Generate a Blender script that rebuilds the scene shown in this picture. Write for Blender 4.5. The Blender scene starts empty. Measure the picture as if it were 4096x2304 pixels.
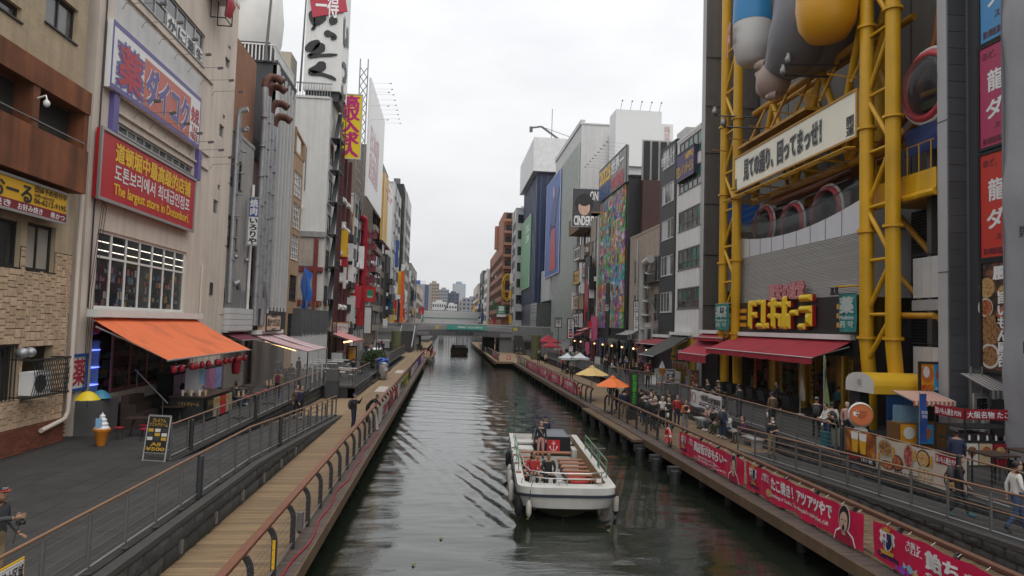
import bpy, bmesh, math, random
from mathutils import Vector, Matrix, Euler, noise
R=math.radians; rnd=random.Random(7)
SC=bpy.context.scene; COL=SC.collection
# ---------------------------------------------------------------- camera (solved from the canal edges, railings and posts)
HCAM=6.3; FPX=4096*24/36; PCX,PCY=2048.,1152.
_y=Vector((1790-PCX,1296-PCY,FPX)).normalized(); _h=Vector((1,.03,0)).normalized()
_d=_y.cross(_h).normalized(); _d=-_d if _d.y<0 else _d
_x=_d.cross(_y); _x=-_x if _x.x<0 else _x
_z=-_d
cam=bpy.data.cameras.new('camera'); camo=bpy.data.objects.new('camera',cam); COL.objects.link(camo)
cam.lens=24; cam.sensor_width=36; cam.clip_start=.1; cam.clip_end=4000
def c2w(c): return Vector((_x.dot(c),_y.dot(c),_z.dot(c)))
rr,uu,bb=c2w(Vector((1,0,0))),c2w(Vector((0,-1,0))),c2w(Vector((0,0,-1)))
camo.matrix_world=Matrix(((rr.x,uu.x,bb.x,0),(rr.y,uu.y,bb.y,0),(rr.z,uu.z,bb.z,HCAM),(0,0,0,1)))
SC.camera=camo
def px(u,v,X=None,Y=None,Z=None):
    "photo pixel -> world point on the plane X=, Y= or Z="
    d=c2w(Vector((u-PCX,v-PCY,FPX)))
    t=X/d.x if X is not None else Y/d.y if Y is not None else (Z-HCAM)/d.z
    return d*t+Vector((0,0,HCAM))
# ---------------------------------------------------------------- sky, sun, exposure
W=bpy.data.worlds.new('World'); SC.world=W; W.use_nodes=True
nt=W.node_tree; nt.nodes.clear()
def N(t,k,**kw):
    n=t.nodes.new(k)
    for a,b in kw.items(): setattr(n,a,b)
    return n
SUN_EL,SUN_AZ=R(58),R(150)
o=N(nt,'ShaderNodeOutputWorld'); bg=N(nt,'ShaderNodeBackground'); sk=N(nt,'ShaderNodeTexSky',sky_type='NISHITA')
sk.sun_disc=False; sk.sun_elevation=SUN_EL; sk.sun_rotation=SUN_AZ; sk.air_density=1.5; sk.dust_density=6
tc=N(nt,'ShaderNodeTexCoord'); mp=N(nt,'ShaderNodeMapping'); mp.inputs['Scale'].default_value=(1.2,1.2,3.2)
nz=N(nt,'ShaderNodeTexNoise'); nz.inputs['Scale'].default_value=1.9; nz.inputs['Detail'].default_value=6; nz.inputs['Roughness'].default_value=.55
cr=N(nt,'ShaderNodeValToRGB'); cr.color_ramp.elements[0].position=.3; cr.color_ramp.elements[0].color=(6.9,7.0,7.2,1)
cr.color_ramp.elements[1].position=.72; cr.color_ramp.elements[1].color=(8.9,8.95,9.05,1)
mx=N(nt,'ShaderNodeMix',data_type='RGBA'); mx.inputs[0].default_value=.93
L=nt.links.new
L(tc.outputs['Generated'],mp.inputs[0]); L(mp.outputs[0],nz.inputs['Vector']); L(nz.outputs[0],cr.inputs[0])
# overcast sky grows brighter from the horizon to the zenith
sp=N(nt,'ShaderNodeSeparateXYZ'); gr=N(nt,'ShaderNodeMath',operation='MULTIPLY_ADD'); gr.inputs[1].default_value=.62; gr.inputs[2].default_value=.97; gr.use_clamp=False
mxm=N(nt,'ShaderNodeMath',operation='MAXIMUM'); mxm.inputs[1].default_value=0; L(tc.outputs['Generated'],sp.inputs[0]); L(sp.outputs[2],mxm.inputs[0]); L(mxm.outputs[0],gr.inputs[0])
vs_=N(nt,'ShaderNodeVectorMath',operation='SCALE'); L(cr.outputs[0],vs_.inputs[0]); L(gr.outputs[0],vs_.inputs['Scale'])
L(sk.outputs[0],mx.inputs[6]); L(vs_.outputs[0],mx.inputs[7]); L(mx.outputs[2],bg.inputs[0]); L(bg.outputs[0],o.inputs[0])
bg.inputs[1].default_value=.1
sl=bpy.data.lights.new('sun','SUN'); so=bpy.data.objects.new('sun',sl); COL.objects.link(so)
sl.energy=1.5; sl.angle=R(70); sl.color=(1,.97,.92)
so.rotation_euler=Euler((R(90)-SUN_EL,0,R(180)-SUN_AZ)); so.location=(0,0,60)
SC.view_settings.view_transform='Standard'; SC.view_settings.look='None'; SC.view_settings.exposure=.08; SC.view_settings.gamma=1
SC.view_settings.use_curve_mapping=False
SC.render.engine='CYCLES'; SC.cycles.max_bounces=6; SC.cycles.transparent_max_bounces=12; SC.cycles.caustics_reflective=False; SC.cycles.caustics_refractive=False
# ---------------------------------------------------------------- materials
MATS={}
def srgb(h):
    if isinstance(h,str):
        c=[int(h[i:i+2],16)/255 for i in (0,2,4)]
        return tuple(x/12.92 if x<=.04045 else ((x+.055)/1.055)**2.4 for x in c)
    return h
def M(name,col=(.5,.5,.5),rough=.65,metal=0,var=.18,scale=1.2,bump=0,bscale=25,streak=0,rv=0,emit=0,spec=.5,stretch=None,dirt=0):
    if name in MATS: return MATS[name]
    col=srgb(col); m=bpy.data.materials.new(name); m.use_nodes=True; t=m.node_tree; b=t.nodes['Principled BSDF']; l=t.links.new
    b.inputs['Roughness'].default_value=rough; b.inputs['Metallic'].default_value=metal; b.inputs['Specular IOR Level'].default_value=spec
    g=N(t,'ShaderNodeNewGeometry'); fac=None
    def noise_(sc,vec=None,det=4):
        n=N(t,'ShaderNodeTexNoise'); n.inputs['Scale'].default_value=sc; n.inputs['Detail'].default_value=det
        src=g.outputs['Position']
        if vec:
            mp=N(t,'ShaderNodeMapping'); mp.inputs['Scale'].default_value=vec; l(src,mp.inputs[0]); src=mp.outputs[0]
        l(src,n.inputs['Vector']); return n.outputs[0]
    def mul(a,bv,off):   # a*bv+off
        n=N(t,'ShaderNodeMath',operation='MULTIPLY_ADD'); l(a,n.inputs[0]); n.inputs[1].default_value=bv; n.inputs[2].default_value=off; return n.outputs[0]
    def comb(a,b2):
        if a is None: return b2
        n=N(t,'ShaderNodeMath',operation='MULTIPLY'); l(a,n.inputs[0]); l(b2,n.inputs[1]); return n.outputs[0]
    if var: fac=comb(fac,mul(noise_(scale,stretch,5),var*2.4,1-var*1.2))
    if streak: fac=comb(fac,mul(noise_(1.0,(2.2,2.2,.12),5),streak*2.6,1-streak*1.5))
    if dirt:
        n=N(t,'ShaderNodeMapRange'); l(noise_(.55,None,8),n.inputs[0]); n.inputs[1].default_value=.5; n.inputs[2].default_value=.72; n.inputs[3].default_value=1; n.inputs[4].default_value=1-dirt
        fac=comb(fac,n.outputs[0])
    if rv:
        oi=N(t,'ShaderNodeObjectInfo'); fac=comb(fac,mul(oi.outputs['Random'],rv*2,1-rv))
    if fac is None: b.inputs['Base Color'].default_value=(*col,1)
    else:
        v=N(t,'ShaderNodeVectorMath',operation='SCALE'); v.inputs[0].default_value=col; l(fac,v.inputs['Scale']); l(v.outputs[0],b.inputs['Base Color'])
    if bump:
        bn=N(t,'ShaderNodeBump'); bn.inputs['Strength'].default_value=min(1,bump); bn.inputs['Distance'].default_value=.02*max(1,bump)
        l(noise_(bscale,stretch,5),bn.inputs['Height']); l(bn.outputs[0],b.inputs['Normal'])
    if emit: b.inputs['Emission Color'].default_value=(*col,1); b.inputs['Emission Strength'].default_value=emit
    MATS[name]=m; return m
def Mprint(name,cols,scale=6,rough=.5):
    "speckled print of several colours (food pictures, posters)"
    if name in MATS: return MATS[name]
    m=bpy.data.materials.new(name); m.use_nodes=True; t=m.node_tree; b=t.nodes['Principled BSDF']; b.inputs['Roughness'].default_value=rough
    g=N(t,'ShaderNodeNewGeometry'); n=N(t,'ShaderNodeTexNoise'); n.inputs['Scale'].default_value=scale; n.inputs['Detail'].default_value=4; n.inputs['Distortion'].default_value=.6; r=N(t,'ShaderNodeValToRGB'); e=r.color_ramp.elements
    while len(e)<len(cols): e.new(.5)
    for i,c in enumerate(cols): e[i].position=.3+.4*i/(len(cols)-1); e[i].color=(*c,1)
    t.links.new(g.outputs['Position'],n.inputs['Vector']); t.links.new(n.outputs[0],r.inputs[0]); t.links.new(r.outputs[0],b.inputs['Base Color']); MATS[name]=m; return m
def Mclear(name,col,alpha,rough=.05):
    if name in MATS: return MATS[name]
    m=bpy.data.materials.new(name); m.use_nodes=True; b=m.node_tree.nodes['Principled BSDF']
    b.inputs['Base Color'].default_value=(*srgb(col),1); b.inputs['Alpha'].default_value=alpha; b.inputs['Roughness'].default_value=rough
    MATS[name]=m; return m
# ---------------------------------------------------------------- mesh builder
class MB:
    def __init__(s): s.v=[]; s.f=[]; s.m=[]
    def add(s,vs,fs,m=0):
        n=len(s.v); s.v+=[tuple(p) for p in vs]; s.f+=[tuple(i+n for i in f) for f in fs]; s.m+=[m]*len(fs); return s
    def box(s,x0,x1,y0,y1,z0,z1,m=0):
        x0,x1=sorted((x0,x1)); y0,y1=sorted((y0,y1)); z0,z1=sorted((z0,z1))
        return s.add([(x,y,z) for z in(z0,z1) for y in(y0,y1) for x in(x0,x1)],[(0,2,3,1),(4,5,7,6),(0,1,5,4),(2,6,7,3),(0,4,6,2),(1,3,7,5)],m)
    def ob(s,c,u,v,w,m=0):  # oriented box: centre + half vectors
        c,u,v,w=map(Vector,(c,u,v,w))
        if u.cross(v).dot(w)<0: u=-u
        return s.add([c+u*i+v*j+w*k for k in(-1,1) for j in(-1,1) for i in(-1,1)],[(0,2,3,1),(4,5,7,6),(0,1,5,4),(2,6,7,3),(0,4,6,2),(1,3,7,5)],m)
    def bar(s,a,b,w,h=None,m=0,up=(0,0,1)):
        a,b=Vector(a),Vector(b); d=b-a; l=d.length
        if l<1e-6: return s
        d/=l; upv=Vector(up)
        if abs(d.dot(upv))>.98: upv=Vector((1,0,0))
        sd=d.cross(upv).normalized(); u2=sd.cross(d)
        return s.ob((a+b)/2,d*l/2,sd*w/2,u2*(h or w)/2,m)
    def tube(s,pts,r,n=6,m=0,cap=True):
        pts=[Vector(p) for p in pts]; rs=r if isinstance(r,(list,tuple)) else [r]*len(pts); k=len(s.v); ref=None
        for i,p in enumerate(pts):
            d=(pts[min(i+1,len(pts)-1)]-pts[max(i-1,0)]).normalized()
            if ref is None: ref=Vector((0,0,1)) if abs(d.z)<.9 else Vector((1,0,0))
            a=d.cross(ref).normalized(); b=d.cross(a); ref=-b if False else a.cross(d)
            for j in range(n):
                t=2*math.pi*j/n; s.v.append(tuple(p+a*math.cos(t)*rs[i]+b*math.sin(t)*rs[i]))
        for i in range(len(pts)-1):
            for j in range(n):
                s.f.append((k+i*n+j,k+i*n+(j+1)%n,k+(i+1)*n+(j+1)%n,k+(i+1)*n+j)); s.m.append(m)
        if cap:
            s.f.append(tuple(k+j for j in reversed(range(n)))); s.f.append(tuple(k+(len(pts)-1)*n+j for j in range(n))); s.m+=[m,m]
        return s
    def lathe(s,c,prof,n=12,m=0,sx=1,sy=1):
        c=Vector(c); k=len(s.v)
        for r,z in prof:
            for j in range(n):
                t=2*math.pi*j/n; s.v.append((c.x+r*math.cos(t)*sx,c.y+r*math.sin(t)*sy,c.z+z))
        for i in range(len(prof)-1):
            for j in range(n): s.f.append((k+i*n+j,k+i*n+(j+1)%n,k+(i+1)*n+(j+1)%n,k+(i+1)*n+j)); s.m.append(m)
        s.f.append(tuple(k+j for j in reversed(range(n)))); s.f.append(tuple(k+(len(prof)-1)*n+j for j in range(n))); s.m+=[m,m]
        return s
    def ell(s,c,rx,ry,rz,n=10,k=6,m=0):
        pr=[(math.sin(math.pi*i/k),-math.cos(math.pi*i/k)) for i in range(k+1)]
        pr=[(max(a,.02),b) for a,b in pr]; c=Vector(c); q=len(s.v)
        s.lathe((0,0,0),pr,n,m)
        for i in range(q,len(s.v)):
            x,y,z=s.v[i]; s.v[i]=(c.x+x*rx,c.y+y*ry,c.z+z*rz)
        return s
    def grid(s,fn,nu,nv,m=0,mf=None):
        k=len(s.v)
        for i in range(nu+1):
            for j in range(nv+1): s.v.append(tuple(fn(i/nu,j/nv)))
        for i in range(nu):
            for j in range(nv):
                a=k+i*(nv+1)+j; s.f.append((a,a+nv+1,a+nv+2,a+1)); s.m.append(mf(i,j) if mf else m)
        return s
    def quad(s,a,b,c,d,m=0): return s.add([a,b,c,d],[(0,1,2,3)],m)
    def prism(s,poly,u0,axis,h,m=0):
        "extrude a list of 3D points along vector h"
        h=Vector(h); p=[Vector(q) for q in poly]; n=len(p)
        return s.add(p+[q+h for q in p],[tuple(reversed(range(n))),tuple(range(n,2*n))]+[(i,(i+1)%n,n+(i+1)%n,n+i) for i in range(n)],m)
    def mesh(s,name,mats,off=None,smooth=None):
        me=bpy.data.meshes.new(name); vs=s.v
        if off is not None and off.length>0: vs=[(x-off.x,y-off.y,z-off.z) for x,y,z in vs]
        me.from_pydata(vs,[],s.f)
        for mt in (mats if isinstance(mats,(list,tuple)) else [mats]): me.materials.append(mt)
        if any(s.m): me.polygons.foreach_set('material_index',s.m)
        if smooth:
            me.polygons.foreach_set('use_smooth',[True]*len(s.f)); me.set_sharp_from_angle(angle=R(smooth))
        me.update(); return me
BASE={}   # world location of every unrotated object
def link(name,data,parent=None,loc=None):
    o=bpy.data.objects.new(name,data); COL.objects.link(o)
    if parent is not None: o.parent=parent; BASE[o.name]=BASE.get(parent.name,Vector())
    else: BASE[o.name]=Vector(loc) if loc is not None else Vector()
    if loc is not None and parent is None: o.location=loc
    return o
def tag(o,label=None,cat=None,group=None,kind=None):
    if label: o['label']=label
    if cat: o['category']=cat
    if group: o['group']=group
    if kind: o['kind']=kind
    return o
def thing(name,label,cat,loc=(0,0,0),group=None): return tag(link(name,None,None,loc),label,cat,group)
def part(parent,name,mb,mats,smooth=None,kind=None):
    off=BASE.get(parent.name,Vector()); o=link(name,mb.mesh(name,mats,off,smooth),parent)
    if kind: o['kind']=kind
    return o
def solo(name,mb,mats,label=None,cat=None,group=None,kind=None,smooth=None,loc=None):
    if loc is None and kind is None and mb.v:
        xs,ys,zs=zip(*mb.v); loc=Vector(((min(xs)+max(xs))/2,(min(ys)+max(ys))/2,min(zs)))
    loc=Vector(loc) if loc is not None else Vector()
    return tag(link(name,mb.mesh(name,mats,loc,smooth),None,loc),label,cat,group,kind)
def share(parent,name,me,loc,rz=0,sc=None):
    "alike pieces: one mesh, many objects; loc in world"
    o=bpy.data.objects.new(name,me); COL.objects.link(o); o.parent=parent
    o.location=Vector(loc)-BASE.get(parent.name,Vector()); o.rotation_euler.z=rz
    if sc: o.scale=sc
    BASE[o.name]=Vector(loc); return o
def copy_tree(o,loc=None,rz=None,label=None,group=None,parent=None,sc=None):
    c=o.copy(); COL.objects.link(c); c.parent=parent
    if loc is not None: c.location=loc; BASE[c.name]=Vector(loc)
    if rz is not None: c.rotation_euler.z=rz
    if sc is not None: c.scale=(sc,)*3
    if label: c['label']=label
    if group: c['group']=group
    for ch in o.children: copy_tree(ch,parent=c)
    return c
# ---------------------------------------------------------------- lettering
def glyphs(s,bold=0,line=.95):
    cu=bpy.data.curves.new('t','FONT'); cu.body=s; cu.size=1; cu.align_x='CENTER'; cu.space_line=line; cu.resolution_u=2; cu.fill_mode='FRONT'
    ob=bpy.data.objects.new('t',cu); me=ob.to_mesh(); vs=[v.co.copy() for v in me.vertices]; fs=[tuple(p.vertices) for p in me.polygons]
    ob.to_mesh_clear(); bpy.data.objects.remove(ob); bpy.data.curves.remove(cu); return vs,fs
def text(parent,s,o,u,v,w,h,mat,bold=.02,vert=False,lift=.006,keep=False,line=.95,bend=None,name='lettering',thick=0):
    "fit text s in the box whose top-left corner is o, width w along u, height h along -v"
    if vert: s='\n'.join(s)
    vs,fs=glyphs(s,0,line)
    if not fs: return None
    u,v,o=Vector(u),Vector(v),Vector(o); n=u.cross(v)
    x0=min(p.x for p in vs); x1=max(p.x for p in vs); y0=min(p.y for p in vs); y1=max(p.y for p in vs)
    sx=w/max(x1-x0,1e-4); sy=h/max(y1-y0,1e-4); ox=oy=0
    if keep:
        k=min(sx,sy); ox=(w-k*(x1-x0))/2; oy=(h-k*(y1-y0))/2; sx=sy=k
    out=[]
    for p in vs:
        a=ox+(p.x-x0)*sx; b=oy+(y1-p.y)*sy; q=o+u*a-v*b+n*lift
        if bend: q=bend(q)
        out.append(q)
    mb=MB(); mb.add(out,fs)
    if bold and not thick:
        for i,(dx,dy) in enumerate(((1,.6),(-1,.6),(1,-.6),(-1,-.6))): mb.add([p+u*dx*bold*sx+v*dy*bold*sy+n*.0008*(i+1) for p in out],fs)
    if thick:
        k=len(out); mb2=MB(); tv=[p+n*thick for p in out]; mb=MB(); mb.add(out+tv,[tuple(i+k for i in f) for f in fs])
        ec={}
        for f in fs:
            for i in range(len(f)): e=(f[i],f[(i+1)%len(f)]); ec[e]=1
        mb.add(out+tv,[(a,b,b+k,a+k) for a,b in ec if (b,a) not in ec],1)
    return part(parent,name,mb,mat)
FR={'L':(Vector((0,1,0)),Vector((1,0,0))),'R':(Vector((0,-1,0)),Vector((-1,0,0))),'F':(Vector((1,0,0)),Vector((0,-1,0)))}  # reading direction, outward normal
UP=Vector((0,0,1))
def frame(side,c,tl,br):
    k={'L':'X','R':'X','F':'Y'}[side]; a=px(*tl,**{k:c}); b=px(*br,**{k:c}); u,n=FR[side]
    return a,u,n,abs((b-a).dot(u)),a.z-b.z
def sign(name,label,side,c,tl,br,face,texts=(),th=.12,rim=None,cat='sign',group=None,bands=(),fr=None,parent=None):
    "flat sign board; texts: (string, x0,y0,x1,y1 as fractions, material, options)"
    a,u,n,w,h=fr or frame(side,c,tl,br)
    if parent is None: r=thing(name,label,cat,a+u*w/2-UP*h,group)
    else: r=part(parent,name,MB().ob(a+u*w/2-UP*h/2-n*th/2,u*w/2,UP*h/2,n*th/2),face)
    if parent is None: part(r,'panel',MB().ob(a+u*w/2-UP*h/2-n*th/2,u*w/2,UP*h/2,n*th/2),face)
    if rim:
        e=MB(); t=min(.06,h*.04)
        for sg in(0,1): e.ob(a+u*w/2-UP*(h*sg),u*(w/2+t),UP*t,n*t*.9); e.ob(a+u*(w*sg)-UP*h/2,u*t,UP*(h/2-t),n*t*.8)
        part(r,'rim',e,rim)
    for x0,y0,x1,y1,mt in bands: part(r,'band',MB().ob(a+u*w*(x0+x1)/2-UP*h*(y0+y1)/2+n*.003,u*w*(x1-x0)/2,UP*h*(y1-y0)/2,n*.006),mt)
    for t in texts:
        s,x0,y0,x1,y1,mt=t[:6]; op=dict(t[6]) if len(t)>6 else {}
        op.setdefault('lift',.012); text(r,s,a+u*w*x0-UP*h*y0,u,UP,w*(x1-x0),h*(y1-y0),mt,**op)
    return r
# ================================================================ SETTING
ZD,ZT=.9,1.7
LE,LR_,LW,L2=-3.05,-3.52,-5.78,-8.6      # left deck edge, deck rail, wall foot, terrace edge
RE,RR_,RW,R2=9.95,10.55,12.9,15.2
BRY=138.
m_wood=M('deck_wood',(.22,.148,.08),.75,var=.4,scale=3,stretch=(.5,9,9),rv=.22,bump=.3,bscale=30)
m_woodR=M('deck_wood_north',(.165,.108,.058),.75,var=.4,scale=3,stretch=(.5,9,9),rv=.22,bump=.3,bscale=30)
m_wood2=M('weathered_wood',(.085,.062,.052),.8,var=.35,scale=3,stretch=(.5,9,9),rv=.2,bump=.3)
m_beam=M('deck_beam',(.12,.075,.04),.8,var=.4,scale=2,streak=.25)
m_pave=M('paving_slab',(.035,.0335,.032),.75,var=.35,scale=2.2,rv=.12,bump=.25,bscale=60,dirt=.25)
m_joint=M('paving_joint',(.025,.025,.025),.9,var=.1)
m_stone=M('rough_stone',(.043,.042,.041),.9,var=.5,scale=5,rv=.3,bump=1,bscale=14)
m_cope=M('wall_coping',(.048,.046,.043),.8,var=.3,scale=3,bump=.3)
m_conc=M('grey_concrete',(.3,.295,.285),.85,var=.16,streak=.18,bump=.2,bscale=20)
m_concd=M('dark_concrete',(.12,.12,.12),.85,var=.2,streak=.2)
m_steel=M('grey_steel',(.115,.115,.113),.45,.3,var=.12,rv=.08)
m_dsteel=M('dark_steel',(.035,.037,.04),.45,.2,var=.15)
m_galv=M('galvanised_tube',(.26,.262,.265),.4,.7,var=.15)
m_cop=M('bronze_handrail',(.24,.13,.075),.4,.25,var=.15)
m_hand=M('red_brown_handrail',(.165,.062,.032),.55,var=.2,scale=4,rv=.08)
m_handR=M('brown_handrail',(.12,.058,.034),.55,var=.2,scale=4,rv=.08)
m_cable=M('steel_cable',(.13,.13,.13),.4,.6,var=0)
m_black=M('black',(.012,.012,.013),.6,var=.2); m_white=M('white_paint',(.72,.72,.7),.55,var=.08,streak=.06)
m_glass=M('window_glass',(.018,.022,.026),.06,var=.3,scale=.5,spec=.8)
# --- ground reaching the horizon on both banks
g=MB()
for a,b in((-900,-13.2),(22.4,900)): g.quad((a,-60,ZT-.06),(b,-60,ZT-.06),(b,1500,ZT-.06),(a,1500,ZT-.06))
g.quad((-13.2,420,ZT-.06),(22.4,420,ZT-.06),(22.4,1500,ZT-.06),(-13.2,1500,ZT-.06))
solo('ground',g,M('asphalt',(.05,.05,.05),.9),kind='structure')
# --- water
BX,BY=4.35,23.2   # boat bow
def wz(x,y):
    z=.006*math.sin(y*2.1+math.sin(x*.7)*1.3)+.005*math.sin(y*3.3+x*.9+2)+.012*noise.noise((x*.5,y*1.4,0))+.01*noise.noise((x*1.1,y*3.1,5))
    s=y-BY; a=abs(x-BX-.02*s)
    if s>-1.5 and s<45:
        q=a-1.4-.36*max(s,0); e=math.exp(-(q/1.7)**2)/(1+max(s,0)/11)
        z+=.03*e*math.sin(2*math.pi*(a*.80-.24*s)/.56+.5*noise.noise((x*.6,y*.35,2)))
        if a<2.6 and s>10: z+=.05*noise.noise((x*1.3,y*.9,9))*math.exp(-(s-10)/30)
    return z
w=MB(); ys=[-10+i*.8 for i in range(22)]; y=ys[-1]
while y<62: y+=.13; ys.append(y)
while y<430: y*=1.012; ys.append(y)
nx=190
for yy in ys:
    for i in range(nx+1):
        x=-7+i*(21/nx); w.v.append((x,yy,wz(x,yy) if yy<90 else .012*math.sin(yy*1.1)))
for j in range(len(ys)-1):
    for i in range(nx):
        a=j*(nx+1)+i; w.f.append((a,a+1,a+nx+2,a+nx+1)); w.m.append(0)
mw=bpy.data.materials.new('canal_water'); mw.use_nodes=True; t=mw.node_tree; b=t.nodes['Principled BSDF']
b.inputs['Base Color'].default_value=(.012,.016,.010,1); b.inputs['Roughness'].default_value=.025; b.inputs['IOR'].default_value=1.6; b.inputs['Specular IOR Level'].default_value=.62
g_=N(t,'ShaderNodeNewGeometry'); h=None
for sc,vec,k in((1.0,(1.6,5.5,1),.45),(1.0,(5,15,1),.28),(1.0,(.25,.9,1),.6)):
    mp=N(t,'ShaderNodeMapping'); mp.inputs['Scale'].default_value=vec; n=N(t,'ShaderNodeTexNoise'); n.inputs['Scale'].default_value=sc; n.inputs['Detail'].default_value=3
    t.links.new(g_.outputs['Position'],mp.inputs[0]); t.links.new(mp.outputs[0],n.inputs['Vector'])
    q=N(t,'ShaderNodeMath',operation='MULTIPLY_ADD'); q.inputs[1].default_value=k; t.links.new(n.outputs[0],q.inputs[0])
    if h: t.links.new(h,q.inputs[2])
    else: q.inputs[2].default_value=0
    h=q.outputs[0]
bn=N(t,'ShaderNodeBump'); bn.inputs['Strength'].default_value=.3; bn.inputs['Distance'].default_value=.05; t.links.new(h,bn.inputs['Height']); t.links.new(bn.outputs[0],b.inputs['Normal'])
solo('water',w,mw,kind='structure',smooth=80)
# --- quay walls behind the decks (down into the water) and substructure
q=MB()
q.box(-13.2,-5.95,-6,BRY+60,-1,ZD-.06); q.box(13.1,22.4,-6,BRY+60,-1,ZD-.06)
q.box(-13.2,-5.2,BRY+60,420,-1,ZT); q.box(12.3,22.4,BRY+60,420,-1,ZT)
solo('quay',q,m_concd,kind='structure')
# --- decks: planks run across the walk
def deck(name,xi,xr,xe,y0,y1,mw_,mats2,n=300,pw=.155):
    d=tag(link(name,None),kind='structure'); sg=1 if xe>xi else -1
    me=MB().box(min(xi,xr),max(xi,xr),-pw/2+.009,pw/2-.009,ZD-.05,ZD).mesh('plank',mw_)
    me2=MB().box(min(xr+sg*.006,xe),max(xr+sg*.006,xe),-pw/2+.006,pw/2-.006,ZD-.05,ZD-.004).mesh('edge_plank',mats2)
    k=int((y1-y0)/pw); far=MB(); far2=MB()
    for i in range(k):
        yy=y0+(i+.5)*pw
        if i<n:
            share(d,'plank',me,(0,yy,0)); share(d,'edge_plank',me2,(0,yy,rnd.uniform(-.003,.003)))
        else: far.box(xi,xr,yy-pw/2+.005,yy+pw/2-.005,ZD-.05,ZD); far2.box(xr+sg*.006,xe,yy-pw/2+.006,yy+pw/2-.006,ZD-.05,ZD-.004)
    if far.f: part(d,'far_planks',far,mw_,kind='stuff'); part(d,'far_edge_planks',far2,mats2,kind='stuff')
    bm=MB(); bm.box(xe-.02*sg,xe+.05*sg,y0,y1,ZD-.34,ZD-.01); bm.box(xi,xe-.3*sg,y0,y1,ZD-.12,ZD-.056,1)
    part(d,'fascia_beam',bm,[m_beam,m_black])
    for i in range(int((y1-y0)/2.6)):
        yy=y0+1+i*2.6; p=MB(); p.tube([(xe-.55*sg,yy,-1),(xe-.55*sg,yy,ZD-.13)],.14,8); part(d,'pile',p,m_black,smooth=50)
    return d
DL=deck('boardwalk_south',LW-.1,LR_+.02,LE,8,108,m_wood,m_wood2)
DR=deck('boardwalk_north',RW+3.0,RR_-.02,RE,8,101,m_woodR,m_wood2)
# further deck pieces beyond the jogs
d=MB(); d.box(-8.5,-2.2,112,134,ZD-.3,ZD,0); d.box(-2.3,-2.1,112,134,ZD-.4,ZD+.01,1); d.box(-8.5,-4.2,108,112,ZD-.3,ZD-.004,0)
d.box(7.4,15.9,103,215,ZD-.3,ZD,0); d.box(7.3,7.45,103,215,ZD-.45,ZD+.01,1); d.box(9.95,15.9,101,103,ZD-.3,ZD-.004,0)
d.box(-8.5,-4.2,134,215,ZD-.3,ZD-.002,0)
solo('far_boardwalk',d,[m_wood,m_beam],kind='structure')
# tactile strips on the south deck
for yc in(56.2,76.5):
    s=MB()
    for i in range(9): s.box(-5.45+i*.13,-5.39+i*.13,yc-2.2,yc+2.2,ZD+.002,ZD+.012)
    tag(solo('tactile_strip',s,m_white,kind='structure'))
# --- terraces, ramps
def ramp_z(y,y0,y1): return ZT+(ZD-ZT)*min(1,max(0,(y-y0)/(y1-y0)))
RLy=(22.6,39.8); RRy=(12.8,30.2)
def slabs(root,rects,zf,n=300,sx=.62,sy=.93,key=None):
    base=MB(); cells=[]
    for x0,x1,y0,y1 in rects:
        nx_=max(1,round((x1-x0)/sx)); ax=(x1-x0)/nx_; 
        for j in range(math.ceil((y1-y0)/sy)+1):
            for i in range(nx_):
                o_=.5*sy*(i%2); a=y0+j*sy-o_; a0=max(a,y0); a1=min(a+sy,y1)
                if a1-a0>.05: cells.append((x0+i*ax,x0+(i+1)*ax,a0,a1))
        ks=max(1,int((y1-y0)/1.5)); base.grid(lambda u,v:(x0+(x1-x0)*v,y0+(y1-y0)*u,zf(y0+(y1-y0)*u)-.03),ks,1)
    cells.sort(key=key or (lambda c:c[2])); far=MB(); cache={}
    for k,(x0,x1,y0,y1) in enumerate(cells):
        if y1<7: continue
        cx,cy=(x0+x1)/2,(y0+y1)/2; z=zf(cy); dz=zf(y1)-zf(y0)
        if k<n:
            kk=(round(x1-x0,2),round(y1-y0,2),round(dz,3))
            if kk not in cache:
                hx,hy=(x1-x0)/2-.006,(y1-y0)/2-.006; b_=MB()
                b_.add([(-hx,-hy,-.03-dz/2),(hx,-hy,-.03-dz/2),(hx,hy,-.03+dz/2),(-hx,hy,-.03+dz/2),(-hx,-hy,-dz/2),(hx,-hy,-dz/2),(hx,hy,dz/2),(-hx,hy,dz/2)],[(4,5,6,7),(0,1,5,4),(1,2,6,5),(2,3,7,6),(3,0,4,7)])
                cache[kk]=b_.mesh('paving_slab',m_pave)
            share(root,'paving_slab',cache[kk],(cx,cy,z+rnd.uniform(-.0015,.0015)))
        else: far.quad((x0+.006,y0+.006,zf(y0)),(x1-.006,y0+.006,zf(y0)),(x1-.006,y1-.006,zf(y1)),(x0+.006,y1-.006,zf(y1)))
    part(root,'joint_bed',base,m_joint)
    if far.f: part(root,'far_slabs',far,m_pave,kind='stuff')
flat=lambda y:ZT
T1=tag(link('terrace_south',None),kind='structure')
slabs(T1,[(-14,L2+.1,8,49.2),(L2+.1,-6.1,8,22.6),(-14,-6.3,49.2,112)],flat)
P1=tag(link('ramp_south',None),kind='structure')
slabs(P1,[(L2+.1,-6.1,22.6,39.8)],lambda y:ramp_z(y,*RLy))
T2=tag(link('terrace_north',None),kind='structure')
slabs(T2,[(R2,24.5,8,62),(14.9,24.5,62,130)],flat,key=lambda c:c[2]+max(0,c[0]-16)*.8)
P2=tag(link('ramp_north',None),kind='structure')
slabs(P2,[(13.35,R2-.25,8,30.2)],lambda y:ramp_z(y,*RRy))
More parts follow.
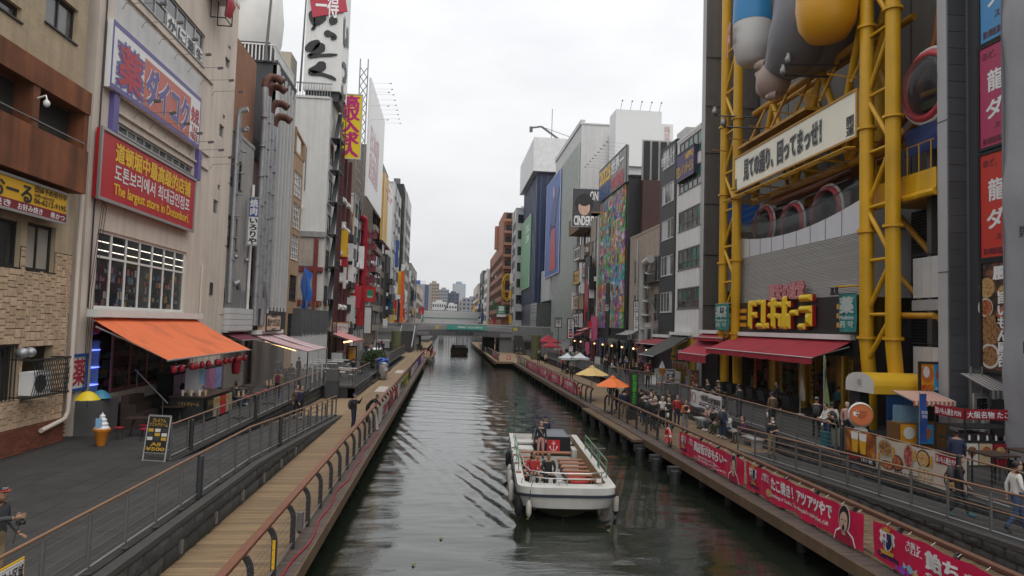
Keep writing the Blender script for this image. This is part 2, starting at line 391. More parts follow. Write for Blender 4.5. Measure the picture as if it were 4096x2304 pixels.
# deck in front of the ramp foot + landing widenings
e=MB(); e.box(L2+.05,LW-.1,39.8,49.2,ZD-.2,ZD-.003); e.box(-6.3,LW-.1,49.2,108,ZD-.2,ZD-.004); solo('deck_landing',e,m_wood,kind='structure')
# --- rough stone retaining walls: block courses under a coping
def blockmesh(w,h,seed):
    b_=MB(); k=rnd.random()*50
    def f(u,v):
        e=min(u,1-u,v,1-v); dp=.0 if e<=.001 else .045+.035*noise.noise((u*3.1+k,v*2.3+seed,k))+.03*noise.noise((u*7+k,v*6,seed))
        return (dp,(u-.5)*w,v*h)
    return b_.grid(f,6,4).mesh('stone_block',m_stone,smooth=60)
def stone_wall(name,label,x,y0,y1,zb,zt,side,cope=.2,cat='wall'):
    "face at x looking to +X (side 1) or -X; zb,zt functions of y"
    r=thing(name,label,cat,(x,(y0+y1)/2,zb(y0)))
    core=MB(); ks=max(2,int((y1-y0)/1.2))
    core.grid(lambda u,v:(x-.02*side,y0+(y1-y0)*u,zb(y0+(y1-y0)*u)-.05+(zt(y0+(y1-y0)*u)-zb(y0+(y1-y0)*u)+.03)*v),ks,1)
    core.quad((x-.02*side,y1,zb(y1)-.05),(x-.5*side,y1,zb(y1)-.05),(x-.5*side,y1,zt(y1)),(x-.02*side,y1,zt(y1)))
    core.quad((x-.02*side,y0,zb(y0)-.05),(x-.5*side,y0,zb(y0)-.05),(x-.5*side,y0,zt(y0)),(x-.02*side,y0,zt(y0)))
    part(r,'core',core,m_stone)
    cp=MB()
    n=max(1,int((y1-y0)/1.4))
    for i in range(n):
        a=y0+(y1-y0)*i/n+.004; b2=y0+(y1-y0)*(i+1)/n-.004; za,zb2=zt(a),zt(b2); x0,x1=sorted((x+.035*side,x-cope*side))
        c_=MB(); c_.add([(x0,a,za-.1),(x1,a,za-.1),(x1,b2,zb2-.1),(x0,b2,zb2-.1),(x0,a,za+.02),(x1,a,za+.02),(x1,b2,zb2+.02),(x0,b2,zb2+.02)],[(3,2,1,0),(4,5,6,7),(0,1,5,4),(1,2,6,5),(2,3,7,6),(3,0,4,7)])
        part(r,'coping_stone',c_,m_cope)
    vars_=[blockmesh(.66,.36,i) for i in range(5)]
    rowh=.36; j=0; z0=min(zb(y0),zb(y1))
    while True:
        z=z0+j*rowh; y=y0+(.33 if j%2 else 0); any_=False
        while y<y1:
            ww=min(.66,y1-y)
            if zt(y+ww/2)-.1>z+.04:
                any_=True; hh=min(rowh,zt(y+ww/2)-.08-z)
                if z+hh>zb(y+ww/2)+.02 and y>7: share(r,'stone_block',rnd.choice(vars_),(x,y+ww/2,z),0 if side>0 else math.pi,(1,ww/.675,hh/.372))
            y+=.66
        j+=1
        if not any_ or j>8: break
    return r
zd=lambda y:ZD
def wall_lights(r,x,ys,sg,z):
    for y in ys: part(r,'wall_light',MB().box(x+.02*sg,x+.085*sg,y-.06,y+.06,z,z+.3),m_galv)
w1=stone_wall('retaining_wall','rough dark stone wall between the south boardwalk and its ramp',LW,8,39.8,zd,lambda y:ramp_z(y,*RLy)+.04,1)
wall_lights(w1,LW,[11.5+2.3*i for i in range(8)],1,ZD+.12)
stone_wall('retaining_wall','rough dark stone wall under the long terrace railing beside the south ramp',L2,22.8,49,lambda y:ramp_z(y,*RLy),lambda y:ZT+.02,1)
stone_wall('retaining_wall','stone terrace wall behind the blue and white covered handcart',-6.3,49,59.8,zd,lambda y:ZT+.02,1)
stone_wall('retaining_wall','stone planter wall along the south boardwalk under the green shrub',-6.3,64,76,zd,lambda y:ZT+.02,1)
stone_wall('retaining_wall','rough stone wall between the north boardwalk and its ramp',RW+.1,8,30.2,zd,lambda y:ramp_z(y,*RRy)+.04,-1)
stone_wall('retaining_wall','stone terrace wall behind the row of people sitting on the north boardwalk',R2-.15,30.2,62,zd,lambda y:ZT+.02,-1)
stone_wall('retaining_wall','stone wall under the menu banners beside the north ramp',R2-.1,12.8,30,lambda y:ramp_z(y,*RRy),lambda y:ZT+.02,-1)
stone_wall('retaining_wall','stone wall along the north boardwalk by the red tents',15.0,66,100,zd,lambda y:ZT+.02,-1)
# terrace front at the landing (faces the camera)
f=MB(); f.box(L2,-6.3,49,49.3,ZD,ZT+.02); f.box(-8.2,-6.3,48.96,49.0,ZT-.1,ZT+.02,1); solo('terrace_end_wall',f,[m_stone,m_cope],'dark stone end wall of the south terrace facing the ramp landing','wall')
def steps(name,label,x0,x1,y0,y1,z0,z1,n,axis):
    r=thing(name,label,'steps',((x0+x1)/2,(y0+y1)/2,z0))
    for i in range(n):
        s=MB(); t=(i+1)/n
        if axis=='x': s.box(x0+(x1-x0)*i/n,x1,y0,y1,z0 if i==0 else z0+(z1-z0)*i/n+.001,z0+(z1-z0)*t)
        else: s.box(x0,x1,y0+(y1-y0)*i/n,y1,z0 if i==0 else z0+(z1-z0)*i/n+.001,z0+(z1-z0)*t)
        part(r,'step',s,m_cope)
    return r
steps('stone_steps','short grey steps from the south boardwalk up to the white table terrace',-6.2,-7.6,60,63.8,ZD,ZT,4,'x')
steps('stone_steps','grey steps from the south boardwalk beyond the green shrub',-6.2,-7.6,76.2,79.5,ZD,ZT,4,'x')
steps('stone_steps','grey steps behind the yellow parasol on the north boardwalk',14.9,16.3,62.2,65.8,ZD,ZT,4,'x')
# ---------------------------------------------------------------- railings
def cables(r,pts,hs,rad=.005):
    for h in hs: part(r,'cable',MB().tube([Vector(p)+UP*h for p in pts],rad,4),m_cable)
def deck_rail(name,label,x,ys,sg,mh,z=ZD,h=1.08,step=1.77,skip=()):
    y0,y1=ys; r=thing(name,label,'railing',(x,(y0+y1)/2,z)); n=max(1,round((y1-y0)/step)); st=(y1-y0)/n
    prof=[(-.012,0)]; po=MB()
    # flat plate post curving inwards under the handrail
    pts=[(0,0),(0,.72),(-.03*sg,.86),(-.1*sg,.97),(-.16*sg,1.02)]; pts=[(-p[0],p[1]) for p in pts]
    for i in range(len(pts)-1):
        (a,za),(b2,zb)=pts[i],pts[i+1]; d=Vector((b2-a,0,zb-za)); nrm=Vector((d.z,0,-d.x)).normalized()*.055
        po.add([Vector((a,-.035,za))-nrm,Vector((a,-.035,za))+nrm,Vector((b2,-.035,zb))+nrm,Vector((b2,-.035,zb))-nrm,Vector((a,.035,za))-nrm,Vector((a,.035,za))+nrm,Vector((b2,.035,zb))+nrm,Vector((b2,.035,zb))-nrm],[(0,1,2,3),(7,6,5,4),(0,4,5,1),(2,6,7,3),(1,5,6,2),(0,3,7,4)])
    pm=po.mesh('post',m_dsteel)
    for i in range(n+1): share(r,'post',pm,(x,y0+i*st,z))
    hm=MB().box(-.085,.085,-st+.004,st-.004,h-.06,h+.01).mesh('handrail',mh)
    for i in range(0,n,2): share(r,'handrail',hm,(x+.17*sg*-1*-1,y0+(i+1)*st,z),0,(1,1 if i+2<=n else .5,1)).location.y-= (0 if i+2<=n else st/2)
    part(r,'bottom_rail',MB().tube([(x,y0,z+.13),(x,y1,z+.13)],.025,6),m_galv,smooth=60)
    cables(r,[(x,y0,z),(x,y1,z)],(.27,.42,.57,.72,.85))
    return r
def tube_rail(name,label,pts,h=1.1,step=1.42,mh=None,extra=(),lamps=(),rp=.038,group=None,hs=(.22,.38,.54,.7,.86)):
    "round handrail on round posts along a polyline of base points"
    pts=[Vector(p) for p in pts]; r=thing(name,label,'railing',sum(pts,Vector())/len(pts),group); mh=mh or m_cop
    pm=MB().lathe((0,0,0),[(.07,0),(.07,.02),(rp,.021),(rp,h-.1),(rp+.006,h-.098),(rp+.006,h-.07),(.014,h-.068),(.014,h)],8).mesh('post',m_steel,smooth=40)
    seen=None
    for a,b2 in zip(pts,pts[1:]):
        n=max(1,round((b2-a).length/step))
        for i in range(n+1):
            p=a+(b2-a)*i/n
            if seen is None or (p-seen).length>.3: share(r,'post',pm,p); seen=p
    part(r,'handrail',MB().tube([p+UP*h for p in pts],.03,8),mh,smooth=60)
    part(r,'bottom_rail',MB().tube([p+UP*.1 for p in pts],.026,6),m_galv,smooth=60)
    for e in extra: part(r,'side_handrail',MB().tube([p+UP*e[1]+Vector((e[0],0,0)) for p in pts],.022,6),mh,smooth=60)
    for lp in lamps: part(r,'lamp_post',MB().lathe(lp,[(.075,0),(.075,h-.04),(.05,h-.02)],10),m_dsteel,smooth=40)
    cables(r,pts,hs,.005)
    return r
deck_rail('boardwalk_railing','near stretch of the south boardwalk railing with a red-brown flat handrail',-3.47,(9.76,36.3),-1,m_hand)
deck_rail('boardwalk_railing','south boardwalk railing hung with white, red, yellow and purple flags',-3.47,(36.4,107),-1,m_hand)
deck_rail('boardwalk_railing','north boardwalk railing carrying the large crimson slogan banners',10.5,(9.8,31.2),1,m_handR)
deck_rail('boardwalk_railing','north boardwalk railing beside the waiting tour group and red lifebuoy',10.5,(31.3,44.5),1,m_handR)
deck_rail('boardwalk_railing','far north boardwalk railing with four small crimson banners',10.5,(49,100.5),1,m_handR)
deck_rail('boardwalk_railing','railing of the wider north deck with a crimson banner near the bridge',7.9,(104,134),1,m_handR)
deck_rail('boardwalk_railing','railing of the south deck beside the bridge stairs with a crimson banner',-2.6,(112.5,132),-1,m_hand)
zr=lambda y:ramp_z(y,*RLy)
tube_rail('ramp_railing','near railing with bronze round handrail along the south ramp wall',[(-6.13,y_,zr(y_)+.04) for y_ in(8.6,12.85,22.6,31,39.8)],step=1.4,lamps=[(-6.1,18.15,ZT+.02),(-6.1,26.6,1.56)])
rr_=[(-6.13,y_,zr(y_)+.04) for y_ in(26,33,39.8)]
tube_rail('ramp_railing','pair of low bronze grab rails on the lower south ramp railing',[(p[0]-.2,p[1],p[2]) for p in rr_],h=.85,step=2.6,extra=[(-.02,.6)],hs=())
tube_rail('terrace_railing','long terrace railing between the soft-serve shop and the south ramp',[(-8.65,22.9,ZT+.04),(-8.6,36,ZT+.04),(-8.5,49,ZT+.04)],step=1.45,lamps=[(-8.62,24.6,ZT),(-8.55,32.3,ZT),(-8.5,41,ZT)])
tube_rail('terrace_railing','corner railing round the white table terrace beside the grey cabinet',[(-8.5,49.25,ZT+.02),(-6.5,49.25,ZT+.02),(-6.5,59.6,ZT+.02)],step=1.1)
tube_rail('terrace_railing','railing on the planter wall in front of the green shrub',[(-6.5,64,ZT),(-6.5,75.8,ZT)],step=1.1)
tube_rail('terrace_railing','distant railing of the south terrace near the bridge stairs',[(-6.5,80,ZT),(-6.5,108,ZT),(-9,110,ZT)],step=1.3)
zr2=lambda y:ramp_z(y,*RRy)
tube_rail('ramp_railing','railing with three bronze rails along the north ramp where a woman in black walks',[(13.3,y_,zr2(y_)+.03) for y_ in(8,12.8,20,25,30.2)],step=1.5,extra=[(.18,.82),(.18,.56)],mh=m_cop)
tube_rail('terrace_railing','terrace railing carrying the food menu banners above the north ramp',[(15.25,8,ZT+.03),(15.25,25,ZT+.03)],step=1.55,lamps=[(15.25,25.2,ZT)])
tube_rail('terrace_railing','terrace railing where people lean in front of the yellow tower shop',[(15.25,25.6,ZT+.03),(15.25,36,ZT+.03)],step=1.5,lamps=[(15.25,31,ZT)])
tube_rail('terrace_railing','terrace railing holding the white wharf banner',[(15.25,36.2,ZT+.03),(15.25,46.5,ZT+.03)],step=1.5)
tube_rail('terrace_railing','terrace railing at the bend behind the orange parasol',[(15.25,47.5,ZT),(16.8,48,ZT),(16.8,55,ZT),(15.1,61.5,ZT)],step=1.3)
tube_rail('terrace_railing','railing beside the white canopy tent on the north terrace',[(15.1,66,ZT),(15.1,84,ZT)],step=1.1)
tube_rail('terrace_railing','railing beside the crimson tents on the north terrace',[(15.1,85,ZT),(15.1,102,ZT)],step=1.1)
# ================================================================ BUILDING KIT
def wr(side,X,tl,br):
    a=px(*tl,X=X); b=px(*br,X=X); return (min(a.y,b.y),max(a.y,b.y),min(a.z,b.z),max(a.z,b.z))
def bld(name,label,side,X,y0,y1,ztop,mat,zbot=ZT-.05,back=13,holes=(),roof=None,rec=.16,sidemat=None,cat='building',parapet=.25):
    sg=1 if side=='L' else -1; r=thing(name,label,cat,(X,(y0+y1)/2,zbot)); w=MB(); xb=X-sg*back
    ys=sorted({y0,y1,*[h[i] for h in holes for i in(0,1) if y0<h[i]<y1]}); zs=sorted({zbot,ztop,*[h[i] for h in holes for i in(2,3) if zbot<h[i]<ztop]})
    for a,b in zip(ys,ys[1:]):
        for c,d in zip(zs,zs[1:]):
            cy,cz=(a+b)/2,(c+d)/2
            if not any(h[0]<cy<h[1] and h[2]<cz<h[3] for h in holes): w.quad((X,a,c),(X,b,c),(X,b,d),(X,a,d)) if sg>0 else w.quad((X,b,c),(X,a,c),(X,a,d),(X,b,d))
    xr=X-sg*rec
    for a,b,c,d in holes:
        w.quad((X,a,c),(xr,a,c),(xr,a,d),(X,a,d)); w.quad((X,b,c),(X,b,d),(xr,b,d),(xr,b,c)); w.quad((X,a,d),(xr,a,d),(xr,b,d),(X,b,d)); w.quad((X,a,c),(X,b,c),(xr,b,c),(xr,a,c))
    for y in(y0,y1): w.quad((X,y,zbot),(xb,y,zbot),(xb,y,ztop),(X,y,ztop),1)
    w.quad((xb,y0,zbot),(xb,y1,zbot),(xb,y1,ztop),(xb,y0,ztop),1)
    part(r,'wall',w,[mat,sidemat or mat])
    rf=MB(); rf.box(xb+.01,X-.01*sg,y0+.01,y1-.01,ztop-.02,ztop+.02)
    if parapet:
        x0,x1=sorted((X+.04*sg,X-.2*sg)); rf.box(x0,x1,y0-.04,y1+.04,ztop,ztop+parapet)
        for y in(y0,y1): rf.box(xb,X-.2*sg,y-.12,y+.12,ztop+.001,ztop+parapet-.002)
    part(r,'roof',rf,roof or mat); return r
def win(r,side,X,rect,cols,rows,fm,pm,rec=.14,t=.035,split=False,rowf=None,sill=True,name='window'):
    sg=1 if side=='L' else -1; a,b,c,d=rect; x0,x1=X-sg*rec,X-sg*(rec-.07); f=MB()
    ys=[a+(b-a)*i/cols for i in range(cols+1)]; zs=[c+(d-c)*v for v in (rowf or [i/rows for i in range(rows+1)])]
    for i,y in enumerate(ys):
        k=t if 0<i<cols else t*1.4; yc=y+(k if i==0 else -k if i==cols else 0); f.box(x0,x1,yc-k,yc+k,c,d)
    for i,z in enumerate(zs):
        k=t if 0<i<len(zs)-1 else t*1.4; zc=z+(k if i==0 else -k if i==len(zs)-1 else 0); f.box(x0+.002*sg,x1+.004*sg,a+.001,b-.001,zc-k,zc+k)
    if sill: f.box(X-.05*sg,X+.06*sg,a-.04,b+.04,c-.05,c-.002)
    wn=part(r,name,f,fm); xp=x0+.02*sg; pms=pm if isinstance(pm,list) else [pm]
    if split:
        for y,y2 in zip(ys,ys[1:]):
            for z,z2 in zip(zs,zs[1:]): part(wn,'pane',MB().quad((xp,y,z),(xp,y2,z),(xp,y2,z2),(xp,y,z2)),rnd.choice(pms))
    else: part(wn,'pane',MB().quad((xp,a,c),(xp,b,c),(xp,b,d),(xp,a,d)),pms[0])
    return wn
def duct(parent,pts,r,mat,n=10,rings=0,name='duct'):
    o=part(parent,name,MB().tube(pts,r,n),mat,smooth=50)
    if rings:
        k=MB(); a,b=Vector(pts[0]),Vector(pts[-1])
        for i in range(1,rings): p=a+(b-a)*i/rings; part(o,'joint_ring',MB().tube([p-(b-a).normalized()*.03,p+(b-a).normalized()*.03],r*1.1,n),mat,smooth=40)
    return o
def lamp_arms(r,X,y0,y1,z,n,length=1.5,sg=1,drop=.0):
    for i in range(n):
        y=y0+(y1-y0)*i/max(1,n-1); a=MB()
        a.tube([(X,y,z-.25),(X+.12*sg,y,z),(X+length*sg,y,z+.12)],.014,5); part(r,'lamp_arm',a,m_galv)
        part(r,'lamp_head',MB().ob((X+(length+.1)*sg,y,z+.09),(.13,0,.02*sg),(0,.06,0),(0,0,.05)),m_steel)
def rects(y0,y1,n,gap,zs,h): # n columns of openings on each storey
    w=(y1-y0-gap*(n+1))/n; return [(y0+gap+i*(w+gap),y0+gap+i*(w+gap)+w,z,z+h) for z in zs for i in range(n)]
def ac_unit(parent,c,sg=1,s=1):
    o=part(parent,'air_conditioner',MB().box(c[0]-.18*s,c[0]+.18*s,c[1]-.42*s,c[1]+.42*s,c[2],c[2]+.62*s),m_white)
    part(o,'fan_grille',MB().tube([(c[0]+.18*s*sg,c[1]-.1*s,c[2]+.31*s),(c[0]+.2*s*sg,c[1]-.1*s,c[2]+.31*s)],.24*s,12),m_dsteel,smooth=40); return o
def pole_pipe(parent,x,y,z0,z1,r,mat,sg=1):
    p=part(parent,'drain_pipe',MB().tube([(x,y,z0),(x,y,z1)],r,8),mat,smooth=50); return p
# colours
m_cream=M('cream_render',(.63,.55,.475),.85,var=.1,scale=.7,streak=.2,bump=.15,bscale=9,dirt=.1)
m_ochre=M('ochre_render',(.42,.335,.225),.9,var=.22,scale=1.5,streak=.28,bump=.9,bscale=6)
m_rust=M('rust_brown_band',(.21,.072,.028),.85,var=.35,scale=1.5,streak=.6,dirt=.35,bump=.3)
m_clad=M('split_stone_cladding',(.50,.36,.24),.9,var=.3,scale=7,rv=.16,bump=.8,bscale=22)
m_brick=M('red_brick',(.19,.06,.032),.85,var=.25,scale=8,rv=.25,bump=.4)
m_mort=M('dark_mortar',(.05,.042,.035),.95,var=.2)
m_red=M('sign_red',(.46,.012,.02),.4,var=.06); m_yel=M('sign_yellow',(.72,.42,.012),.45,var=.06); m_signw=M('sign_white',(.76,.76,.76),.45,var=.06)
m_purp=M('sign_purple',(.12,.10,.30),.45,var=.08); m_sal=M('sign_salmon',(.52,.135,.10),.45,var=.06); m_crim=M('sign_crimson',(.42,.025,.05),.45,var=.06)
m_ink=M('sign_black',(.014,.014,.015),.5,var=0); m_alu=M('window_aluminium',(.40,.40,.39),.4,.5,var=.08); m_dalu=M('dark_window_frame',(.03,.03,.03),.45,.3,var=.1)
m_grey=M('grey_render',(.30,.29,.28),.85,var=.18,streak=.22,bump=.2); m_lgrey=M('pale_grey_panel',(.55,.55,.55),.7,var=.1,streak=.12)
m_dgrey=M('charcoal_panel',(.045,.047,.053),.6,var=.12,streak=.1); m_pink=M('dusty_pink_render',(.26,.17,.17),.85,var=.15,streak=.2)
m_silver=M('duct_silver',(.36,.37,.39),.45,.55,var=.25,scale=3,streak=.15); m_rusty=M('rusty_duct',(.11,.045,.03),.7,.3,var=.6,scale=4)
m_orange=M('orange_awning',(.68,.15,.045),.75,var=.14,dirt=.4,bump=.3,bscale=4); m_blue=M('sign_blue',(.02,.085,.30),.5,var=.05); m_green=M('sign_green',(.01,.20,.10),.5,var=.1)
m_glow=M('shop_light_tube',(1,.93,.8),.5,var=0,emit=1.3); m_warm=M('warm_lamp',(1,.55,.25),.5,var=0,emit=4)
gl=[m_glass,M('window_glass_curtain',(.10,.10,.095),.1,var=.5,scale=1.5,spec=.7),M('window_glass_dim',(.045,.05,.05),.07,var=.5,scale=1,spec=.8)]
# ================================================================ SOUTH BANK (left)
# ---- stone-clad restaurant building
XS=-13.65
holes=[wr('L',XS,(-140,835),(75,1070)),wr('L',XS,(112,885),(213,1092)),wr('L',XS,(-60,1390),(58,1600)),wr('L',XS,(90,1392),(196,1590)),wr('L',XS,(-150,-140),(85,90)),wr('L',XS,(190,-60),(305,178))]
B=bld('stone_clad_building','ochre and rough-stone restaurant building with a rust-brown balcony band','L',XS,13,26.1,24,m_ochre,holes=holes,rec=.25)
a,b,c,d=holes[0]; win(B,'L',XS,holes[0],2,1,m_dalu,m_glass,.22); 
wv=win(B,'L',XS,holes[1],2,1,m_dalu,M('pale_shutter',(.36,.33,.28),.7),.22,split=True)
win(B,'L',XS,holes[4],2,1,m_dalu,gl[1],.22); win(B,'L',XS,holes[5],2,1,m_dalu,gl[1],.22,split=True)
gz=holes[2]; k=MB()
for i in range(9): y=gz[0]+(gz[1]-gz[0])*i/8; k.box(XS-.05,XS-.02,y-.012,y+.012,gz[2],gz[3])
part(B,'window_bars',k,m_black); part(B,'pane',MB().quad((XS-.22,gz[0],gz[2]),(XS-.22,gz[1],gz[2]),(XS-.22,gz[1],gz[3]),(XS-.22,gz[0],gz[3])),m_glass)
# split-stone cladding: pieces of mixed size standing proud
zc0,zc1=2.55,px(200,1005,X=XS).z; big=[]
rowz=zc0; 
def inh(y,z,m=.02): return any(h[0]-m<y<h[1]+m and h[2]-m<z<h[3]+m for h in holes[:4])
vm=[]
for (w_,h_) in((.30,.20),(.20,.30),(.38,.2),(.2,.2),(.3,.3)):
    b_=MB(); kk=rnd.random()*9
    b_.grid(lambda u,v:((.0 if min(u,v,1-u,1-v)<.01 else .05+.012*noise.noise((u*4+kk,v*4,kk))),((u if .01<u<.99 else u)-.5)*w_*.97 if not 0 else 0,v*h_*.96),3,3); b_.v=[(x,(.5-.06-1e-9)*w_*(1 if y>0 else -1) if (x>.01) else y,(z if x<.01 else (h_*.05 if z<h_*.5 else h_*.91))) for x,y,z in b_.v]; vm.append((w_,h_,b_.mesh('cladding_stone',m_clad)))
mbd=MB(); hh=[h for h in holes[:4]]; ys=sorted({13,26.1,*[h[i] for h in hh for i in(0,1) if 13<h[i]<26.1]}); zs_=sorted({1.7,zc1,*[h[i] for h in hh for i in(2,3) if 1.7<h[i]<zc1]})
for a,b in zip(ys,ys[1:]):
    for c,d in zip(zs_,zs_[1:]):
        if not inh((a+b)/2,(c+d)/2,0): mbd.quad((XS+.006,a,c),(XS+.006,b,c),(XS+.006,b,d),(XS+.006,a,d))
part(B,'mortar_bed',mbd,m_mort)
stones=[]
U=.1; ny=int((26.05-13)/U); nz_=int((zc1-zc0)/U); occ=[[0]*(nz_+1) for _ in range(ny+1)]
for j in range(nz_):
    for i in range(ny):
        if occ[i][j] or inh(13+(i+.5)*U,zc0+(j+.5)*U): continue
        opts=[v for v in vm]; rnd.shuffle(opts); placed=False
        for w_,h_,me_ in opts+[(.1,.2,None),(.2,.1,None),(.1,.1,None)]:
            a_,b_=round(w_/U),round(h_/U)
            if i+a_<=ny and j+b_<=nz_ and all(not occ[i+p][j+q_] and not inh(13+(i+p+.5)*U,zc0+(j+q_+.5)*U) for p in range(a_) for q_ in range(b_)):
                for p in range(a_):
                    for q_ in range(b_): occ[i+p][j+q_]=1
                stones.append((13+(i+a_/2)*U,zc0+j*U,w_,h_,me_)); break
stones=[s for s in stones if s[0]>20.6]; stones.sort(key=lambda s:-(s[2]*s[3])*(s[0]>21.5)-.001*s[0])
rest=MB()
for k_,(y,z,w_,h_,me_) in enumerate(stones):
    if k_<300 and me_ is not None: share(B,'cladding_stone',me_,(XS+.006,y,z))
    else: rest.box(XS+.006,XS+.045+rnd.random()*.02,y-w_/2+.006,y+w_/2-.006,z+.006,z+h_-.006)
part(B,'small_cladding_stones',rest,m_clad,kind='stuff')
bm_=MB().box(0,.05,-.1,.1,0,.062).mesh('brick',m_brick)
for j in range(11):
    for i in range(29): share(B,'brick',bm_,(XS+.01,20.4+i*.205+(.1 if j%2 else 0)-.1,ZT+.02+j*.075))
# balcony band
zb0,zb1=px(327,772,X=-13.0).z,px(376,380,X=-13.0).z; s=MB(); zm0,zm1=px(215,560,X=-13).z,px(210,400,X=-13).z
zl=zb0+(zb1-zb0)*.42; zu=zb0+(zb1-zb0)*.78
s.box(-13.6,-13.0,13,25.45,zb0,zl); s.box(-13.6,-13.0,13,25.45,zu,zb1); s.box(-13.64,-13.05,25.2,25.44,zl,zu); s.box(-13.64,-13.04,22.15,22.5,zl,zu); s.box(-13.64,-13.04,19,19.3,zl,zu)
bal=part(B,'balcony_band',s,m_rust); part(bal,'balcony_rail',MB().tube([(-13.03,13,zl+.22),(-13.03,25.2,zl+.22)],.02,6),m_galv)
part(B,'balcony_shade_sheet',MB().quad((XS+.03,13,zl),(XS+.03,25.2,zl),(XS+.03,25.2,zu),(XS+.03,13,zu)),M('recess_shade',(.03,.028,.024),.9))  # flat near-black sheet: shade inside the balcony openings put into colour
ac=part(B,'security_camera',MB().tube([(-13.0,22.3,zl+.9),(-12.75,22.3,zl+1),(-12.72,22.3,zl+.85)],.03,6).ell((-12.72,22.3,zl+.75),.1,.1,.12),m_white,smooth=60)
pole_pipe(B,-13.5,26.2,3.6,11.5,.085,m_cream); part(B,'drain_pipe',MB().tube([(-13.5,26.2,3.7),(-13.5,26.2,2.75),(-13.5,26.0,2.5),(-13.5,24.6,2.3)],.085,8),m_cream,smooth=50)
# air-conditioner cage
y0_,y1_,z0_,z1_=wr('L',-13.2,(100,1437),(262,1565)); y1_-=.25; k=MB()
for y in(y0_,y1_): k.box(-13.62,-12.95,y-.02,y+.02,z0_,z0_+.05); k.box(-13.62,-12.95,y-.02,y+.02,z1_-.05,z1_)
for z in(z0_,z1_-.05): k.box(-13.0,-12.95,y0_,y1_,z,z+.05)
n=int((y1_-y0_)/.13)
for i in range(n):
    y=y0_+i*.13; k.bar((-12.97,y,z0_),(-12.97,min(y+.5,y1_),z0_+min(.5,y1_-y)/.5*(z1_-z0_)),.02,.012); k.bar((-12.985,y,z1_),(-12.985,min(y+.5,y1_),z1_-min(.5,y1_-y)/.5*(z1_-z0_)),.02,.012)
cg=part(B,'air_conditioner_cage',k,m_dsteel); ac_unit(cg,(-13.35,(y0_+y1_)/2-.2,z0_+.05),1,1.2)
for y in(y0_+.35,y0_+.75): part(B,'vent_hood',MB().ell((-13.5,y,z1_+.18),.2,.17,.17),m_silver,smooth=80)
m_ysign=M('restaurant_sign_yellow',(.66,.37,.01),.45,var=.08); m_maroon=M('restaurant_sign_maroon',(.20,.008,.022),.5,var=.05)
sign('restaurant_sign','yellow and maroon grilled-food restaurant sign below the rust-brown balcony','L',-13.2,(-330,575),(264,896),m_ysign,
  [('れおーる',.30,.12,.70,.66,m_ink,{'bold':.03}),('団体予約受付中',.72,.06,.985,.25,m_ink,{'bold':.02}),('お問い合わせは',.72,.29,.88,.40,m_ink),('06-6212-9195',.72,.43,.985,.60,m_ink,{'bold':.02}),('焼き',.42,.72,.55,.93,m_signw,{'bold':.02}),('お好み焼き',.60,.73,.79,.93,m_signw,{'bold':.02}),('串かつ',.86,.73,.98,.93,m_signw,{'bold':.02})],
  .2,m_alu,bands=[(0,.68,1,1,m_maroon)])
# ---- big cream drugstore building
XD=-13.8
H=[wr('L',XD,(540,-190),(815,268)),wr('L',XD,(446,469),(771,703)),wr('L',XD,(395,914),(735,1250))]
y_op0,y_op1=28.2,38.6; zsh=px(363,1250,X=XD).z-.35
H.append((y_op0,y_op1,3.0,zsh)); small=[((1135,280),(1155,355)),((1105,620),(1125,700)),((1075,1000),(1095,1080)),((1150,225),(1161,255)),((1122,573),(1133,605)),((1096,928),(1107,960))]
for tl,br in small: H.append(wr('L',XD,(tl[0]/1.2578,tl[1]/1.2578),(br[0]/1.2578,br[1]/1.2578)))
D=bld('cream_drugstore_building','tall cream building with the large drugstore signs and orange awning','L',XD,27.15,43.6,25.8,m_cream,holes=H,rec=.2)
win(D,'L',XD,H[0],7,2,m_alu,gl,.16,split=True); win(D,'L',XD,H[1],11,1,m_alu,gl,.16,split=True)
W3=win(D,'L',XD,H[2],7,2,m_white,[gl[2],m_glass],.16,split=True,rowf=[0,.66,1],t=.045)
a,b,c,d=H[2]; it=MB()
for i in range(7):
    for j in range(2): yy=a+(b-a)*(i+.12)/7; it.box(XD-.135,XD-.13,yy,yy+(b-a)*.11,c+(d-c)*(.74+.11*j),c+(d-c)*(.752+.11*j))
part(W3,'light_tube',it,m_glow)
colm=[Mprint('goods_red',[(.03,.01,.01),(.2,.03,.03),(.25,.2,.16)],9),Mprint('goods_yellow',[(.05,.03,.01),(.28,.18,.04),(.1,.03,.02)],8),Mprint('goods_teal',[(.02,.03,.03),(.04,.12,.11),(.2,.2,.17)],9),Mprint('goods_white',[(.1,.09,.08),(.3,.28,.25)],8),Mprint('goods_pink',[(.05,.02,.03),(.26,.1,.13)],8),Mprint('goods_blue',[(.02,.02,.04),(.05,.08,.18),(.2,.2,.2)],9),Mprint('goods_dark',[(.01,.01,.01),(.06,.05,.04)],8)]
it=MB()
for i in range(110):
    yy=rnd.uniform(a+.1,b-.5); zz=c+.08+(d-c)*.11*rnd.randint(0,4); it.box(XD-.138,XD-.132+i*.00002,yy,yy+rnd.uniform(.08,.3),zz,zz+rnd.uniform(.12,.34),i%7)
part(W3,'shelf_goods',it,colm,kind='stuff')
for h in H[4:]: win(D,'L',XD,h,1,1,m_alu,gl[1],.14,t=.02,sill=False)
